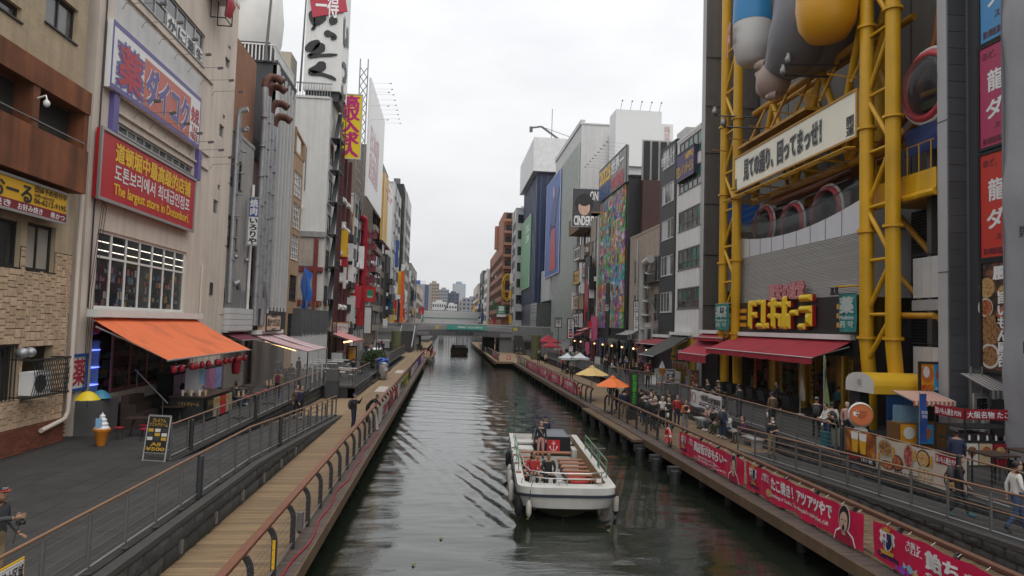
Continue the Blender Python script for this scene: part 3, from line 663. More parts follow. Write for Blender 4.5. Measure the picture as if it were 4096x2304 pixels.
# lettered panes in the top window
a,b,c,d=H[0]
for i,ch in enumerate('かに源生'): text(D,ch,(XD-.05,a+(b-a)*(3.15+i)/7,c+(d-c)*.42),Vector((0,1,0)),UP,(b-a)/7*.72,(d-c)*.36,m_ink,bold=.03); 
a2=MB(); 
for i in range(4): a2.quad((XD-.075,a+(b-a)*(3+i)/7+.06,c+.08),(XD-.075,a+(b-a)*(4+i)/7-.06,c+.08),(XD-.075,a+(b-a)*(4+i)/7-.06,c+(d-c)*.47),(XD-.075,a+(b-a)*(3+i)/7+.06,c+(d-c)*.47))
part(D,'paper_sign',a2,m_signw)
gb=wr('L',XD,(462,14),(800,330)); gbx=MB().box(XD,XD+.05,gb[0],gb[1],px(462,75,X=XD).z-.1,px(462,75,X=XD).z+1.0); part(D,'grey_panel_strip',gbx,m_lgrey)
for zz in(px(462,75,X=XD).z+1.25,px(409,509,X=XD).z+.9,px(409,509,X=XD).z+1.7): part(D,'wall_ledge',MB().box(XD,XD+.1,28.4,39.6,zz,zz+.12),m_cream)
pole_pipe(D,XD+.08,39.4,6.2,9.2,.05,m_cream); pole_pipe(D,XD+.05,27.6,6.5,24,.03,m_dsteel)
for yy,s_ in((27.45,.3),(27.6,.0),(27.8,-.25)): part(D,'hanging_cable',MB().tube([(XD+.12,yy+.9,12.5),(XD+.1,yy+.1,7.2),(XD+.08,yy+s_*.3,2.2)],.012,4),m_black)
part(D,'wall_vent',MB().box(XD,XD+.06,41.0,41.4,7.6,8.3),m_dsteel)
S1=sign('drugstore_sign','large white and salmon drugstore sign lettered ダイコク with 免税 TAX FREE','L',XD+.28,(456,75),(795,596),m_signw,
 [('薬',.055,.22,.285,.9,m_purp,{'bold':.075}),('薬',.07,.25,.27,.86,m_crim,{'bold':.035,'lift':.022}),('ダイコク',.325,.24,.825,.86,m_signw,{'bold':.085,'lift':.02}),('ダイコク',.325,.24,.825,.86,m_purp,{'bold':.045,'lift':.034}),('免税',.865,.28,.975,.58,m_crim,{'bold':.04}),('TAX',.88,.63,.965,.75,m_crim,{'bold':.03}),('FREE',.87,.78,.975,.9,m_crim,{'bold':.03})],
 .22,None,bands=[(0,0,1,.075,m_purp),(0,.925,1,1,m_purp),(0,.075,.012,.925,m_purp),(.99,.075,1,.925,m_purp),(.30,.16,.85,.93,m_sal)])
for y in(px(433,400,X=XD).y+.3,px(795,640,X=XD).y-.35): part(S1,'support_post',MB().box(XD,XD+.2,y-.22,y+.22,px(409,509,X=XD).z+.02,px(430,355,X=XD).z-.02),m_purp)
lamp_arms(S1,XD+.05,28.8,39.5,px(456,75,X=XD).z+.9,7); 
S2=sign('store_slogan_sign','red store sign in Chinese, Korean and English reading The largest store in Dotonbori','L',XD+.28,(409,509),(771,926),m_red,
 [('道顿堀中最高级的店铺',.12,.10,.93,.38,M('slogan_yellow',(.78,.50,.02),.45,var=0),{'bold':.035}),('도톤보리에서 최대급인점포',.12,.42,.93,.66,m_signw,{'bold':.02}),('The largest store in Dotonbori.',.12,.71,.93,.92,M('slogan_yellow'),{'bold':.025})],.2,m_alu)
lamp_arms(S2,XD+.05,28.8,39.9,px(409,509,X=XD).z+1.35,8)
# crab-leg display at the roof edge
F_=MB(); y0_,z0_=px(870,70,X=XD+.5).y,px(870,70,X=XD+.5).z
for dx in(0,.8):
    for dy in(0,1.1): F_.box(XD+.1+dx,XD+.15+dx,y0_+dy,y0_+dy+.05,z0_,z0_+2.2)
F_.box(XD+.1,XD+.95,y0_,y0_+.05,z0_,z0_+.05); F_.box(XD+.1,XD+.95,y0_+1.1,y0_+1.15,z0_,z0_+.05); F_.box(XD+.9,XD+.95,y0_+.05,y0_+1.1,z0_,z0_+.05)
fr_=thing('red_leg_display','red jointed legs hanging in a black frame high on the cream building','display',(XD+.5,y0_+.6,z0_)); part(fr_,'frame',F_,m_black)
for i in range(5): part(fr_,'leg',MB().tube([(XD+.75-.03*i,y0_+.1+.22*i,z0_+2.3),(XD+1.0,y0_+.15+.22*i,z0_+1.1),(XD+.8,y0_+.3+.2*i,z0_+.25+.05*i)],[.1,.12,.05],7),m_crim,smooth=60)
part(D,'roof_equipment_box',MB().box(XD,XD+.9,37.6,40.1,24.3,27),m_lgrey)
# shop front under the awning
sh=MB(); sh.quad((XD-2.2,y_op0,3.0),(XD-2.2,y_op1,3.0),(XD-2.2,y_op1,zsh),(XD-2.2,y_op0,zsh)); sh.quad((XD-.19,y_op0,3.0),(XD-2.2,y_op0,3.0),(XD-2.2,y_op0,zsh),(XD-.19,y_op0,zsh)); sh.quad((XD-.19,y_op1,3.0),(XD-2.2,y_op1,3.0),(XD-2.2,y_op1,zsh),(XD-.19,y_op1,zsh)); sh.quad((XD-.19,y_op0,zsh),(XD-.19,y_op1,zsh),(XD-2.2,y_op1,zsh),(XD-2.2,y_op0,zsh)); sh.quad((XD-.19,y_op0,3.0),(XD-.19,y_op1,3.0),(XD-2.2,y_op1,3.0),(XD-2.2,y_op0,3.0))
part(D,'shop_interior',sh,M('shop_dark_red',(.10,.03,.025),.8))
sf=win(D,'L',XD,(30.0,y_op1-.05,3.05,zsh-.05),5,2,M('red_brown_frame',(.17,.06,.045),.6),Mclear('shop_glass',(.03,.03,.03),.5),.12,t=.05,split=True,rowf=[0,.78,1],sill=False,name='shop_window')
it=MB()
for i in range(140):
    yy=rnd.uniform(30,38); zz=3.1+.42*rnd.randint(0,6); it.box(XD-1.2,XD-1.0+i*.0005,yy,yy+rnd.uniform(.1,.35),zz,zz+rnd.uniform(.12,.36),i%7)
part(D,'shelf_goods',it,colm,kind='stuff')
for z in(3.4,4.1,4.8): part(D,'blue_light_shelf',MB().box(XD-.6,XD-.3,28.5,29.5,z,z+.04),M('blue_led',(.15,.2,1),.5,var=0,emit=2.5))
part(D,'display_case',MB().box(XD-.75,XD-.35,28.45,29.55,3.0,5.2),Mclear('case_glass',(.3,.5,.6),.35))
part(D,'red_paper_lantern',MB().ell((XD-.3,29.0,5.75),.24,.24,.3),m_crim,smooth=80); part(D,'spot_lamp',MB().ell((XD+.1,30.4,zsh-.25),.06,.06,.06),m_warm)
sign('drugstore_wall_poster','small white poster with a red 薬 character beside the shop window','L',XD+.06,(290,1423),(341,1552),m_signw,[('薬',.12,.1,.88,.88,m_crim,{'bold':.025})],.04,m_blue,cat='poster')
pl=MB(); pl.box(-13.78,-13.0,27.2,28.9,ZT,3.0); pl.box(-13.78,-13.1,28.9,36.5,ZT,2.55,1); part(D,'plinth',pl,[m_concd,m_black])
st=steps('shop_steps','dark steps up to the drugstore door under the orange awning',-11.8,-13.0,29.1,30.5,ZT,3.0,4,'x')
for o_ in st.children: o_.data.materials[0]=M('dark_wood_step',(.045,.028,.022),.6)
part(st,'stair_rail',MB().tube([(-13.0,30.2,4.0),(-11.6,30.2,2.6)],.025,6).tube([(-11.8,30.2,ZT),(-11.8,30.2,2.8)],.02,6).tube([(-12.9,30.2,3.0),(-12.9,30.2,3.95)],.02,6),m_galv,smooth=60)
# orange awning (a fabric roof sagging slightly between cassette and front bar)
def awning(name,label,side,X,ya,yb,ztop,xf,zf,mat,stripes=None,val=.0,mval=None,cass=True,n=14,valm=None,group=None):
    sg=1 if side=='L' else -1; r=thing(name,label,'awning',(X,(ya+yb)/2,zf),group); f=MB()
    def S(u,v): return (X+(xf-X)*v,ya+(yb-ya)*u,ztop+(zf-ztop)*v-.07*math.sin(math.pi*v)+.02*math.sin(u*37+2*v)*v+.03*noise.noise((u*9+ya,v*3,2)))
    f.grid(S,n if not stripes else stripes,6,mf=(lambda i,j:i%2) if stripes else None)
    part(r,'canopy',f,mat,smooth=60)
    if val:
        v_=MB(); v_.grid(lambda u,v:(xf+.02*sg*math.sin(u*40),ya+(yb-ya)*u,zf-val*v*(1+.12*abs(math.sin(u*28)))),n*2 if not stripes else stripes,2,mf=(lambda i,j:i%2) if stripes else None); part(r,'valance',v_,valm or mat,smooth=60)
    part(r,'front_bar',MB().tube([(xf,ya-.05,zf),(xf,yb+.05,zf)],.04,6),m_alu,smooth=60)
    if cass: part(r,'cassette',MB().box(X-.05*sg,X+.3*sg,ya-.15,yb+.15,ztop+.02,ztop+.3),m_white)
    for y in(ya+.25,yb-.25): part(r,'folding_arm',MB().bar((X+.1*sg,y,ztop-.35),(X+(xf-X)*.5,y+.3*(1 if y<(ya+yb)/2 else -1),(ztop+zf)/2-.22),.05,.05).bar((X+(xf-X)*.5,y+.3*(1 if y<(ya+yb)/2 else -1),(ztop+zf)/2-.22),(xf,y,zf-.03),.045,.045),m_white)
    return r
p0=px(367,1267,X=-13.45); p1=px(789,1278,X=-13.45); q0=px(668,1442,Y=p0.y); q1=px(1007,1400,Y=p1.y)
xf=(q0.x+q1.x)/2; zf=(q0.z+q1.z)/2
print('AWN',p0,p1,q0,q1)
awning('orange_awning','wide plain orange awning over the soft-serve shop','L',-13.5,p0.y,p1.y,(p0.z+p1.z)/2,xf,zf,m_orange,n=40)
# lanterns along the front bar
for i in range(13):
    y=p0.y+1.0+i*(p1.y-p0.y-1.6)/12+(.35 if i%4==2 else 0); ln=MB(); ln.lathe((xf-.15,y,zf-.62),[(.05,.06),(.1,.11),(.125,.2),(.11,.3),(.05,.37)],9); ln.tube([(xf-.15,y,zf-.22),(xf-.15,y,zf-.03)],.008,4,1)
    o_=solo('paper_lantern',ln,[M('lantern_red',(.36,.015,.03),.5,var=.2,scale=6),m_black],'small crimson lantern hanging from the front of the orange awning','lantern','small crimson lanterns along the orange awning',smooth=60)
    part(o_,'white_streamer',MB().box(xf-.3,xf-.0,y-.02,y+.02,zf-.3,zf-.28),m_signw)
ln=MB().lathe((xf-.5,p0.y+10.2,zf-1.25),[(.14,0),(.2,.08),(.23,.4),(.2,.75),(.14,.84)],12).tube([(xf-.5,p0.y+10.2,zf-.42),(xf-.5,p0.y+10.2,zf-.05)],.008,4)
o_=solo('paper_lantern',ln,M('lantern_red'),'large red paper lantern hanging among the small ones at the orange awning','lantern',smooth=60); text(o_,'たこ',(xf-.28,p0.y+10.1,zf-.6),Vector((.3,.95,0)).normalized(),UP,.2,.5,m_ink,vert=True)
# ---- grey pipe-covered building
XG=-13.85
H=[wr('L',XG,(918,612),(965,764)),wr('L',XG,(903,853),(946,999)),wr('L',XG,(880,1150),(940,1260))]
G=bld('grey_pipe_building','narrow grey concrete building covered with silver ducts and drain pipes','L',XG,43.65,48.6,18.0,m_grey,holes=H)
for h in H: win(G,'L',XG,h,2,2,m_dalu,gl,.14,split=True,rowf=[0,.3,1])
part(G,'shutter_box',MB().box(XG,XG+.35,43.9,47.0,px(905,1265,X=XG).z,px(905,1155,X=XG).z),M('shutter_grey',(.2,.2,.2),.6,.2,stretch=(1,12,1)))
for i in range(4): part(G,'white_board',MB().box(XG,XG+.5,43.7,48.5,px(905,1322,X=XG).z+i*.36,px(905,1322,X=XG).z+i*.36+.34),m_lgrey)
part(G,'roof_penthouse',MB().box(XG-6,XG-.4,43.8,49.5,18,24.5),M('terracotta_wall',(.27,.13,.075),.85,streak=.2))
duct(G,[(XG+.25,44.0,7.2),(XG+.25,44.0,19.0),(XG+.35,44.0,19.4),(XG+.8,44.0,19.5)],.17,m_silver,rings=9); duct(G,[(XG+.2,44.6,17),(XG+.2,44.6,18.2),(XG+.7,44.6,18.5)],.15,m_silver)
duct(G,[(XG+.22,46,6.5),(XG+.22,46,8.0),(XG+.3,45.4,8.6),(XG+.22,44.8,8.4)],.16,m_silver)
pole_pipe(G,XG+.15,48.3,6,15.5,.1,m_white)
m_cap=M('vent_cap',(.3,.3,.3),.4,.6)
for y in(45.3,47.7): part(G,'vent_hood',MB().ell((XG+.12,y,10.2),.16,.16,.16),m_cap,smooth=80)
G2=bld('pink_recess_building','dusty pink recessed facade behind the tall rusty-topped ducts','L',-14.1,48.65,53.2,17.5,m_pink,holes=[(49.5,50.6,4.2,7.8),(49.5,50.6,9,11.5),(49.5,50.6,12.5,15)])
for h in[(49.5,50.6,4.2,7.8),(49.5,50.6,9,11.5),(49.5,50.6,12.5,15)]: win(G2,'L',-14.1,h,1,3,m_dalu,m_glass,.14)
tops=[(49.1,22.6),(49.9,22.2),(50.9,21.3),(51.9,20.6)]
for i,(y,zt_) in enumerate(tops):
    dk=duct(G2,[(-13.4,y,5.8+(i%2)*1.2),(-13.4,y,zt_-2.2),(-13.4,y-.25,zt_-1.2),(-13.4,y-.25,zt_)],.24+.03*(i%2),m_silver,rings=8)
    part(dk,'rusty_elbow',MB().tube([(-13.4,y-.25,zt_),(-13.35,y-.2,zt_+.5),(-13.1,y,zt_+.85),(-12.7,y+.15,zt_+.85),(-12.3,y+.2,zt_+.6)],.28,10),m_rusty,smooth=50)
duct(G2,[(-13.3,51.2,5.4),(-13.3,51.2,7.5),(-13.2,50.6,8.2),(-13.3,50.4,9)],.2,m_silver)
part(G2,'balcony_rail',MB().box(-14.0,-13.9,48.7,53.1,17.6,18.9),m_dsteel)
a,u,n,w,h=frame('F',47.2,(1000,790),(1030,982))
sign('grill_sign','vertical blue and white sign reading 焼肉いろりや on the ducted building','F',47.2,(996,790),(1031,982),m_signw,[('焼肉',.15,.03,.85,.37,m_signw,{'vert':True,'bold':.03,'lift':.02}),('いろりや',.15,.43,.85,.97,m_ink,{'vert':True,'bold':.035})],.18,m_alu,bands=[(0,0,1,.40,m_blue)])
# ---- dark finned building
XF=-13.8; K=bld('dark_finned_building','charcoal office building with pale vertical fins and a white rounded rooftop tank','L',XF,53.25,59.9,26.0,m_dgrey,holes=[(53.9,59.4,7.2,25.2)],rec=.25)
win(K,'L',XF,(53.9,59.4,7.2,25.2),5,12,m_dalu,[m_glass,gl[2]],.24,split=True,sill=False)
for i in range(6): part(K,'fin',MB().box(XF-.1,XF+.14,53.85+i*1.11-.08,53.85+i*1.11+.08,6.9,25.6),m_lgrey)
part(K,'corner_panel',MB().box(XF-.3,XF+.12,53.25,53.8,4.4,25.9),m_lgrey)
k=MB(); k.box(XF-9,XF-.6,53.2,59.5,26.0,27.6); part(K,'roof_block',k,m_dgrey)
k=MB()
for i in range(26): k.box(XF-7.5+i*.28,XF-7.5+i*.28+.09,53.0,53.06,26.1,27.3)
k.box(XF-7.6,XF-.2,52.98,53.08,27.3,27.4); k.box(XF-.25,XF-.15,53.1,59.8,27.3,27.4)
for i in range(22): k.box(XF-.22,XF-.16,53.2+i*.3,53.28+i*.3,26.1,27.3)
part(K,'roof_railing',k,m_white)
tk=MB().lathe((-17.2,56,27.6),[(2.6,0),(2.9,1.2),(3.0,3),(2.8,5),(2.3,6.8),(1.2,8.2)],20); part(K,'white_roof_tank',tk,m_white,smooth=70)
part(K,'dark_roof_sign_box',MB().box(-20.5,-16.4,52.6,53.1,31.2,36),M('navy_box',(.03,.035,.06),.5))
part(K,'roof_mast',MB().tube([(-14.6,52.9,26),(-14.2,52.9,36)],[.12,.07],8),m_steel,smooth=60); k=part(K,'roof_mast',MB().tube([(-13.4,59.5,26),(-13.2,59.5,36.5)],[.1,.05],8),m_steel,smooth=60)
for z in(36.2,35.4,34.6): part(k,'floodlight',MB().box(-13.7,-13.3,59.4,59.7,z,z+.25),m_dsteel)
an=MB(); an.tube([(-15.9,48,24.5),(-15.9,48,28.4)],.03,5)
for i in range(5): an.bar((-16.6+i*.05,48,27.2+.2*i),(-15.2-i*.05,48,27.2+.2*i),.02)
solo('roof_antenna',an,m_dsteel,'thin television antenna on the terracotta penthouse roof','antenna')
sign('skewer_shop_sign','cream box sign for the fried skewer shop above the striped tent','L',XF+.75,(1067,1256),(1121,1322),M('sign_cream',(.62,.46,.33),.5,var=.04),[('串かつだるま',.08,.25,.92,.75,m_ink,{'bold':.035}),('大阪新世界元祖',.3,.06,.7,.18,m_ink),('道頓堀店',.35,.84,.65,.94,m_ink)],.6,m_ink)
# ---- tan narrow building
T=bld('tan_narrow_building','slim tan building with dark latticed windows next to the finned office','L',-13.75,59.95,63.9,20.8,M('tan_render',(.36,.235,.14),.8,streak=.15),holes=[(60.6,63.4,z,z+2.2) for z in(4.6,8.0,11.6,14.4,17.2)])
for z in(4.6,8.0,11.6,14.4,17.2): win(T,'L',-13.75,(60.6,63.4,z,z+2.2),4,4,m_signw if z>11 else m_dalu,[m_glass,gl[2]],.14,t=.03,split=z>11)
k=MB(); k.box(-14,-13.6,60,60.2,20.8,23); k.box(-14,-13.6,63.6,63.8,20.8,22.5); k.bar((-13.8,60.1,23),(-13.8,63.7,22.5),.2); part(T,'roof_frame',k,M('tan_render'))
# ---- vacant lot hoarding and tarpaulin
h_=thing('site_hoarding','tall white site hoarding below a grey tarpaulin on the vacant lot','hoarding',(-13,69,ZT)); k=MB()
for i in range(14): k=MB().box(-13.06,-13.0,62.6+i*.97,62.6+i*.97+.95,ZT,5.0); part(h_,'panel',k,m_lgrey)
for i in range(2): part(h_,'panel',MB().box(-14.9+i*.95,-14.9+i*.95+.93,62.5,62.56,ZT,5.0),m_lgrey)
tp=MB(); tp.grid(lambda u,v:(-12.95+.06*math.sin(u*60)+.05*noise.noise((u*9,v*3,1)),62.45+13.6*u,4.9+2.4*v),60,6); tp.grid(lambda u,v:(-14.9+1.95*u,62.42+.05*noise.noise((u*5,v*3,4)),4.9+2.4*v),10,6)
part(h_,'grey_tarpaulin',tp,M('grey_tarp',(.085,.088,.092),.6,var=.25),smooth=60)
for i in range(7): part(h_,'scaffold_pole',MB().tube([(-13.1,62.6+i*2.2,ZT),(-13.1,62.6+i*2.2,8.1)],.03,5),M('pole_yellow',(.35,.25,.06),.6))
tb=MB().grid(lambda u,v:(-13.9+.9*u+.15*math.sin(v*9+u*4),66.2+.3*math.sin(u*5+v*3),7.2+4.6*v*(1-.25*u)),8,12); solo('blue_tarpaulin',tb,M('tarp_blue',(.01,.10,.42),.5),'crumpled bright blue tarpaulin hanging on the bare party wall','tarpaulin',smooth=70)
# ---- pale concrete tower with bare party wall
V=bld('pale_party_wall_building','pale concrete building with blank party wall and exposed red steel frame below','L',-13.8,76.4,83.5,30.9,M('pale_concrete',(.55,.55,.53),.85,var=.08,streak=.16),back=9,holes=rects(77,83,2,.4,[4,8,12,16,20,24],2.2))
for h in rects(77,83,2,.4,[4,8,12,16,20,24],2.2): win(V,'L',-13.8,h,2,1,m_dalu,m_glass)
m_rs=M('red_steel',(.15,.02,.018),.7,var=.3); 
for z in(11.6,7.9,5.8): part(V,'steel_beam',MB().box(-22.8,-13.8,76.1,76.38,z,z+.5),m_rs)
for x in(-14.6,-18.5): part(V,'steel_column',MB().box(x-.2,x+.2,76.05,76.36,ZT,15.2),m_rs)
for z0,z1 in((12.2,15.4),(8.5,11.5),(6.4,7.8)):
    for x0 in(-22.6,-18.2): part(V,'infill_panel',MB().box(x0,x0+3.4 if x0<-20 else x0+3.3,76.28,76.39,z0,z1),M('infill_beige',(.36,.31,.28),.9,streak=.3,dirt=.3))
part(V,'flashing',MB().box(-22.8,-13.7,76.1,76.4,15.4,16.0),M('flashing_grey',(.25,.25,.25),.7,streak=.3))
for x in(-16.2,-19): part(V,'rust_stain_pipe',MB().tube([(x,76.33,20.5),(x,76.33,25.4)],.04,5),m_rusty)
part(V,'security_camera',MB().ell((-16.6,76.2,18.6),.3,.3,.3),m_white,smooth=80)
k=MB()
for i in range(30): k.box(-22.6+i*.3,-22.54+i*.3,76.3,76.36,31.0,32.6)
k.box(-22.7,-13.7,76.28,76.38,32.5,32.65); part(V,'roof_railing',k,m_galv)
part(V,'water_tank',MB().box(-22,-18.6,77.5,80.5,33.4,36.4),M('tank_beige',(.42,.37,.29),.7)); part(V,'tank_stand',MB().box(-21.8,-18.8,77.7,80.3,31,33.4),m_dsteel)
fe=MB()
for i in range(7):
    z=5+i*3.6; fe.box(-13.7,-12.6,76.8,79.8,z,z+.08); fe.box(-12.65,-12.6,76.8,79.8,z+.9,z+.96); 
    for j in range(9): fe.box(-12.64,-12.61,76.9+j*.35,76.93+j*.35,z,z+.9)
    fe.bar((-13.2,77.1,z),(-13.2,79.6,z+3.6),.5,.06)
for y in(76.75,79.8): fe.tube([(-12.6,y,ZT),(-12.6,y,31)],.06,6)
solo('fire_escape','black steel fire escape climbing the front of the pale concrete building'and fe,m_dsteel,'black steel fire escape climbing the front of the pale concrete building','fire escape')
# roof tower sign
x0,x1=px(1218,200,Y=77).x,px(1368,200,Y=77).x; zz0=px(1290,362,Y=77).z
tw=thing('rooftop_sign_tower','tall white corrugated rooftop sign tower with big black brush lettering','sign tower',((x0+x1)/2,80,zz0)); ztw=zz0+20
for i in range(24): part(tw,'corrugated_panel',MB().box(x0+(x1-x0)*i/24+.012,x0+(x1-x0)*(i+1)/24-.012,77.0,77.12,zz0,ztw),m_white)
for i in range(14): part(tw,'corrugated_panel',MB().box(x1-.12,x1,77.14+i*.34,77.14+i*.34+.32,zz0,ztw),m_white)
part(tw,'core',MB().box(x0+.05,x1-.13,77.1,82,zz0+.02,ztw-.05),m_lgrey); part(tw,'support_frame',MB().box(x0+.2,x1-.2,77.4,81.6,31,zz0),m_dsteel)
def stroke(pts,ws,mat=m_ink,y=76.88):
    b_=MB(); L_,R_=[],[]
    K=[Vector((x0+(x1-x0)*a,ws[i],px(1290,v,Y=77).z)) for i,(a,v) in enumerate(pts)]; K=[K[0]*2-K[1]]+K+[K[-1]*2-K[-2]]; P_=[]; ws=[]
    for i in range(1,len(K)-2):
        for t in [j/7 for j in range(7)]:
            c=.5*((2*K[i])+(K[i+1]-K[i-1])*t+(2*K[i-1]-5*K[i]+4*K[i+1]-K[i+2])*t*t+(3*K[i]-K[i-1]-3*K[i+1]+K[i+2])*t**3); P_.append(Vector((c.x,0,c.z))); ws.append(max(.06,c.y))
    k0=len(ws)
    for j in range(4): f_=math.sin(math.pi/2*(j+.6)/4.6); ws[j]=min(ws[j],ws[4]*f_+.02); ws[-1-j]=min(ws[-1-j],ws[-5]*f_+.02)
    for i,p in enumerate(P_):
        d=(P_[min(i+1,len(P_)-1)]-P_[max(0,i-1)]).normalized(); n_=Vector((-d.z,0,d.x))*ws[i]; L_.append(p+n_); R_.append(p-n_)
    for i in range(len(P_)-1):
        q_=[L_[i],L_[i+1],R_[i+1],R_[i]]; b_.add([(v.x,y,v.z) for v in q_]+[(v.x,y+.12,v.z) for v in q_],[(0,1,2,3),(7,6,5,4),(0,4,5,1),(1,5,6,2),(2,6,7,3),(3,7,4,0)])
    part(tw,'brush_stroke',b_,mat)
stroke([(.12,88),(.22,82),(.33,88),(.4,100)],[.5,1.15,1.2,.5]); stroke([(.62,80),(.75,83),(.82,92)],[.4,.5,.15])
stroke([(.5,132),(.68,136),(.78,146),(.68,156)],[.55,.3,.3,.12]); 
stroke([(.14,172),(.22,188),(.3,205)],[.7,.95,.4]); stroke([(.52,178),(.36,200),(.2,220),(.16,228),(.5,222),(.95,214)],[.6,.5,.2,.25,.16,.25])
stroke([(.56,250),(.4,275),(.2,292),(.5,298),(.75,308),(.9,318)],[.6,.5,.35,.2,.2,.12])
k=MB().ob(((x0+x1)/2+.3,76.9,px(1290,2,Y=77).z),(1.9,0,.5),(-.3,0,1.6),(0,.08,0)); part(tw,'red_seal',k,m_crim)
text(tw,'一得',((x0+x1)/2-1,76.8,px(1290,-20,Y=77).z),Vector((1,0,0)),UP,2.5,2.6,m_signw,bold=.02)
text(tw,'いっとく',(x1+.02,77.3,px(1290,60,Y=77).z),Vector((0,1,0)),UP,3.2,15,m_ink,vert=True,bold=.05,lift=.1)
# ---- following facades toward the bridge
m_dred=M('maroon_pilaster',(.10,.018,.02),.6,streak=.15)
def strip(name,label,X,y0,y1,z1,mat,cols,zs,h,fm=None,pm=None,**kw):
    hs=rects(y0,y1,cols,.5,[z for z in zs if z+h<z1],h); b_=bld(name,label,'L' if X<0 else 'R',X,y0,y1,z1,mat,holes=hs,**kw)
    for q_ in hs: win(b_,'L' if X<0 else 'R',X,q_,2,1,fm or m_dalu,pm or rnd.choice(gl),.14,sill=False)
    sg=1 if X<0 else -1
    for i in range(rnd.randint(3,6)): yy=rnd.uniform(y0+.5,y1-.5); w_,h_=rnd.uniform(.5,1.1),rnd.uniform(1,3.4); zz=rnd.uniform(4.5,max(5,z1*.6)); part(b_,'projecting_sign',MB().box(X+.15*sg,X+(.15+w_)*sg,yy,yy+.2,zz,zz+h_),rnd.choice([m_signw,m_red,m_yel,m_blue,m_ink,m_crim,m_green,m_signw,m_lgrey]))
    for i in range(rnd.randint(2,5)): ac_unit(b_,(X+.25*sg,rnd.uniform(y0+.6,y1-.6),rnd.uniform(4,z1*.85)),sg,1.1)
    for i in range(2): yy=rnd.uniform(y0+.2,y1-.2); part(b_,'drain_pipe',MB().tube([(X+.1*sg,yy,ZT),(X+.1*sg,yy,z1)],.07,6),rnd.choice([m_white,m_steel,m_silver]))
    for i in range(rnd.randint(1,3)): xx=X-sg*rnd.uniform(1,5); yy=rnd.uniform(y0+1,y1-1); part(b_,'roof_plant',MB().box(xx-.8,xx+.8,yy-.7,yy+.7,z1+.02,z1+rnd.uniform(1,2.6)),rnd.choice([m_lgrey,m_steel,m_grey]))
    return b_
fl=lambda a,b,s:[a+i*s for i in range(int((b-a)/s)+1)]
b_=strip('maroon_striped_building','dark building with maroon pilasters and small white window hoods',-13.7,83.6,91.5,27,m_dgrey,2,fl(5.5,24,3.3),2.2)
for y in(84,87.5,91.2): part(b_,'pilaster',MB().box(-13.7,-13.3,y-.25,y+.25,ZT,27.3),m_dred)
for z in fl(8,24,3.3):
    for y in(85.7,89.4): part(b_,'window_hood',MB().tube([(-13.4,y-1,z),(-13.4,y+1,z)],.35,8),m_white,smooth=60)
b_=strip('yellow_ochre_building','narrow ochre building with balconies beside the maroon pilasters',-13.6,91.6,96.5,21,M('yellow_ochre',(.42,.25,.06),.8,streak=.2),2,fl(5,18,3.1),2)
for z in fl(5,18,3.1): part(b_,'balcony',MB().box(-13.6,-12.9,92.2,96,z-.5,z+.4),m_dsteel)
b_=strip('white_shop_building','white facade with grey windows before the red duct building',-13.5,96.6,104,24,m_lgrey,2,fl(5,21,3.2),2)
duct(b_,[(-12.9,103.6,6),(-12.9,103.6,20.5),(-12.9,103.2,21.6),(-13.4,102.4,21.9)],.5,M('red_duct',(.30,.008,.02),.4),n=12,rings=8)
k=MB()
for i in range(6):
    z=10.5+i*1.7; k.box(-12.9,-11.2,105.5,105.6,z,z+.9); 
    for x in(-12.6,-11.8): k.tube([(x,105.5,z+.9),(x,105.5,z+1.3)],.25,6)
b_=strip('pink_frame_building','grey facade carrying tiers of maroon metal sign frames',-13.5,104.1,112,22,m_grey,2,fl(5,20,3.2),2); part(b_,'maroon_sign_frame',k,M('maroon_metal',(.16,.03,.045),.5))
sign('halal_sign','red square sign with a green diamond and HALAL lettering','F',101,(1461,1148),(1500,1205),m_red,[('HALAL',.28,.62,.72,.74,m_signw)],.2,m_red,bands=[(.2,.2,.8,.8,m_green)])
sign('blank_lightbox','tall blank white light box standing beside the south promenade','F',92,(1458,1226),(1484,1335),m_lgrey,[],.3,m_dsteel)
b_=strip('brown_tile_building','brown tiled tower with horizontal balconies and a tall yellow and white sign',-13.2,116,141,36,M('brown_tile',(.16,.125,.10),.7,var=.15,streak=.12),4,fl(6,33,3.4),2.3,pm=m_glass)
for z in fl(5,33,3.4): part(b_,'balcony_band',MB().box(-13.2,-12.6,116.3,128,z-.2,z+.7),M('brown_tile_light',(.25,.215,.18),.7,streak=.15))
sign('tall_yellow_sign','tall yellow and white vertical sign on the brown tiled tower','L',-11.9,(1541,690),(1562,1000),M('amber_sign',(.62,.36,.05),.5),[('THE',.2,.1,.9,.3,m_crim,{'vert':True})],.5,m_white,bands=[(.45,0,1,1,m_signw)])
b_=strip('dark_balcony_building','dark building with stacked steel balconies beside the bridge stairs',-12.8,141.5,150,20,m_dgrey,2,fl(5,17,3.2),2)
for z in fl(5,17,3.2): part(b_,'balcony',MB().box(-12.8,-11.6,142,149.5,z-.3,z+.7),m_dsteel)
strip('white_panel_building','white panelled building with a blue sign strip beyond the brown tower',-12.6,150.5,172,37,m_lgrey,3,fl(8,34,4),2.4)
strip('black_glass_building','slim black glazed building rising behind the white panels',-12.2,172.5,182,41,m_black,3,fl(8,38,3.6),3)
strip('grey_corner_building','pale grey building with antennas far along the south bank',-12,182.5,205,41,m_lgrey,4,fl(8,38,3.8),2.3)
strip('distant_south_building','plain distant building before the second bridge',-11.5,206,245,24,m_grey,6,fl(8,22,3.6),2.2)
strip('distant_south_building_low','low distant cream building near the second bridge',-11.3,246,300,20,m_cream,6,fl(8,17,3.6),2.2)
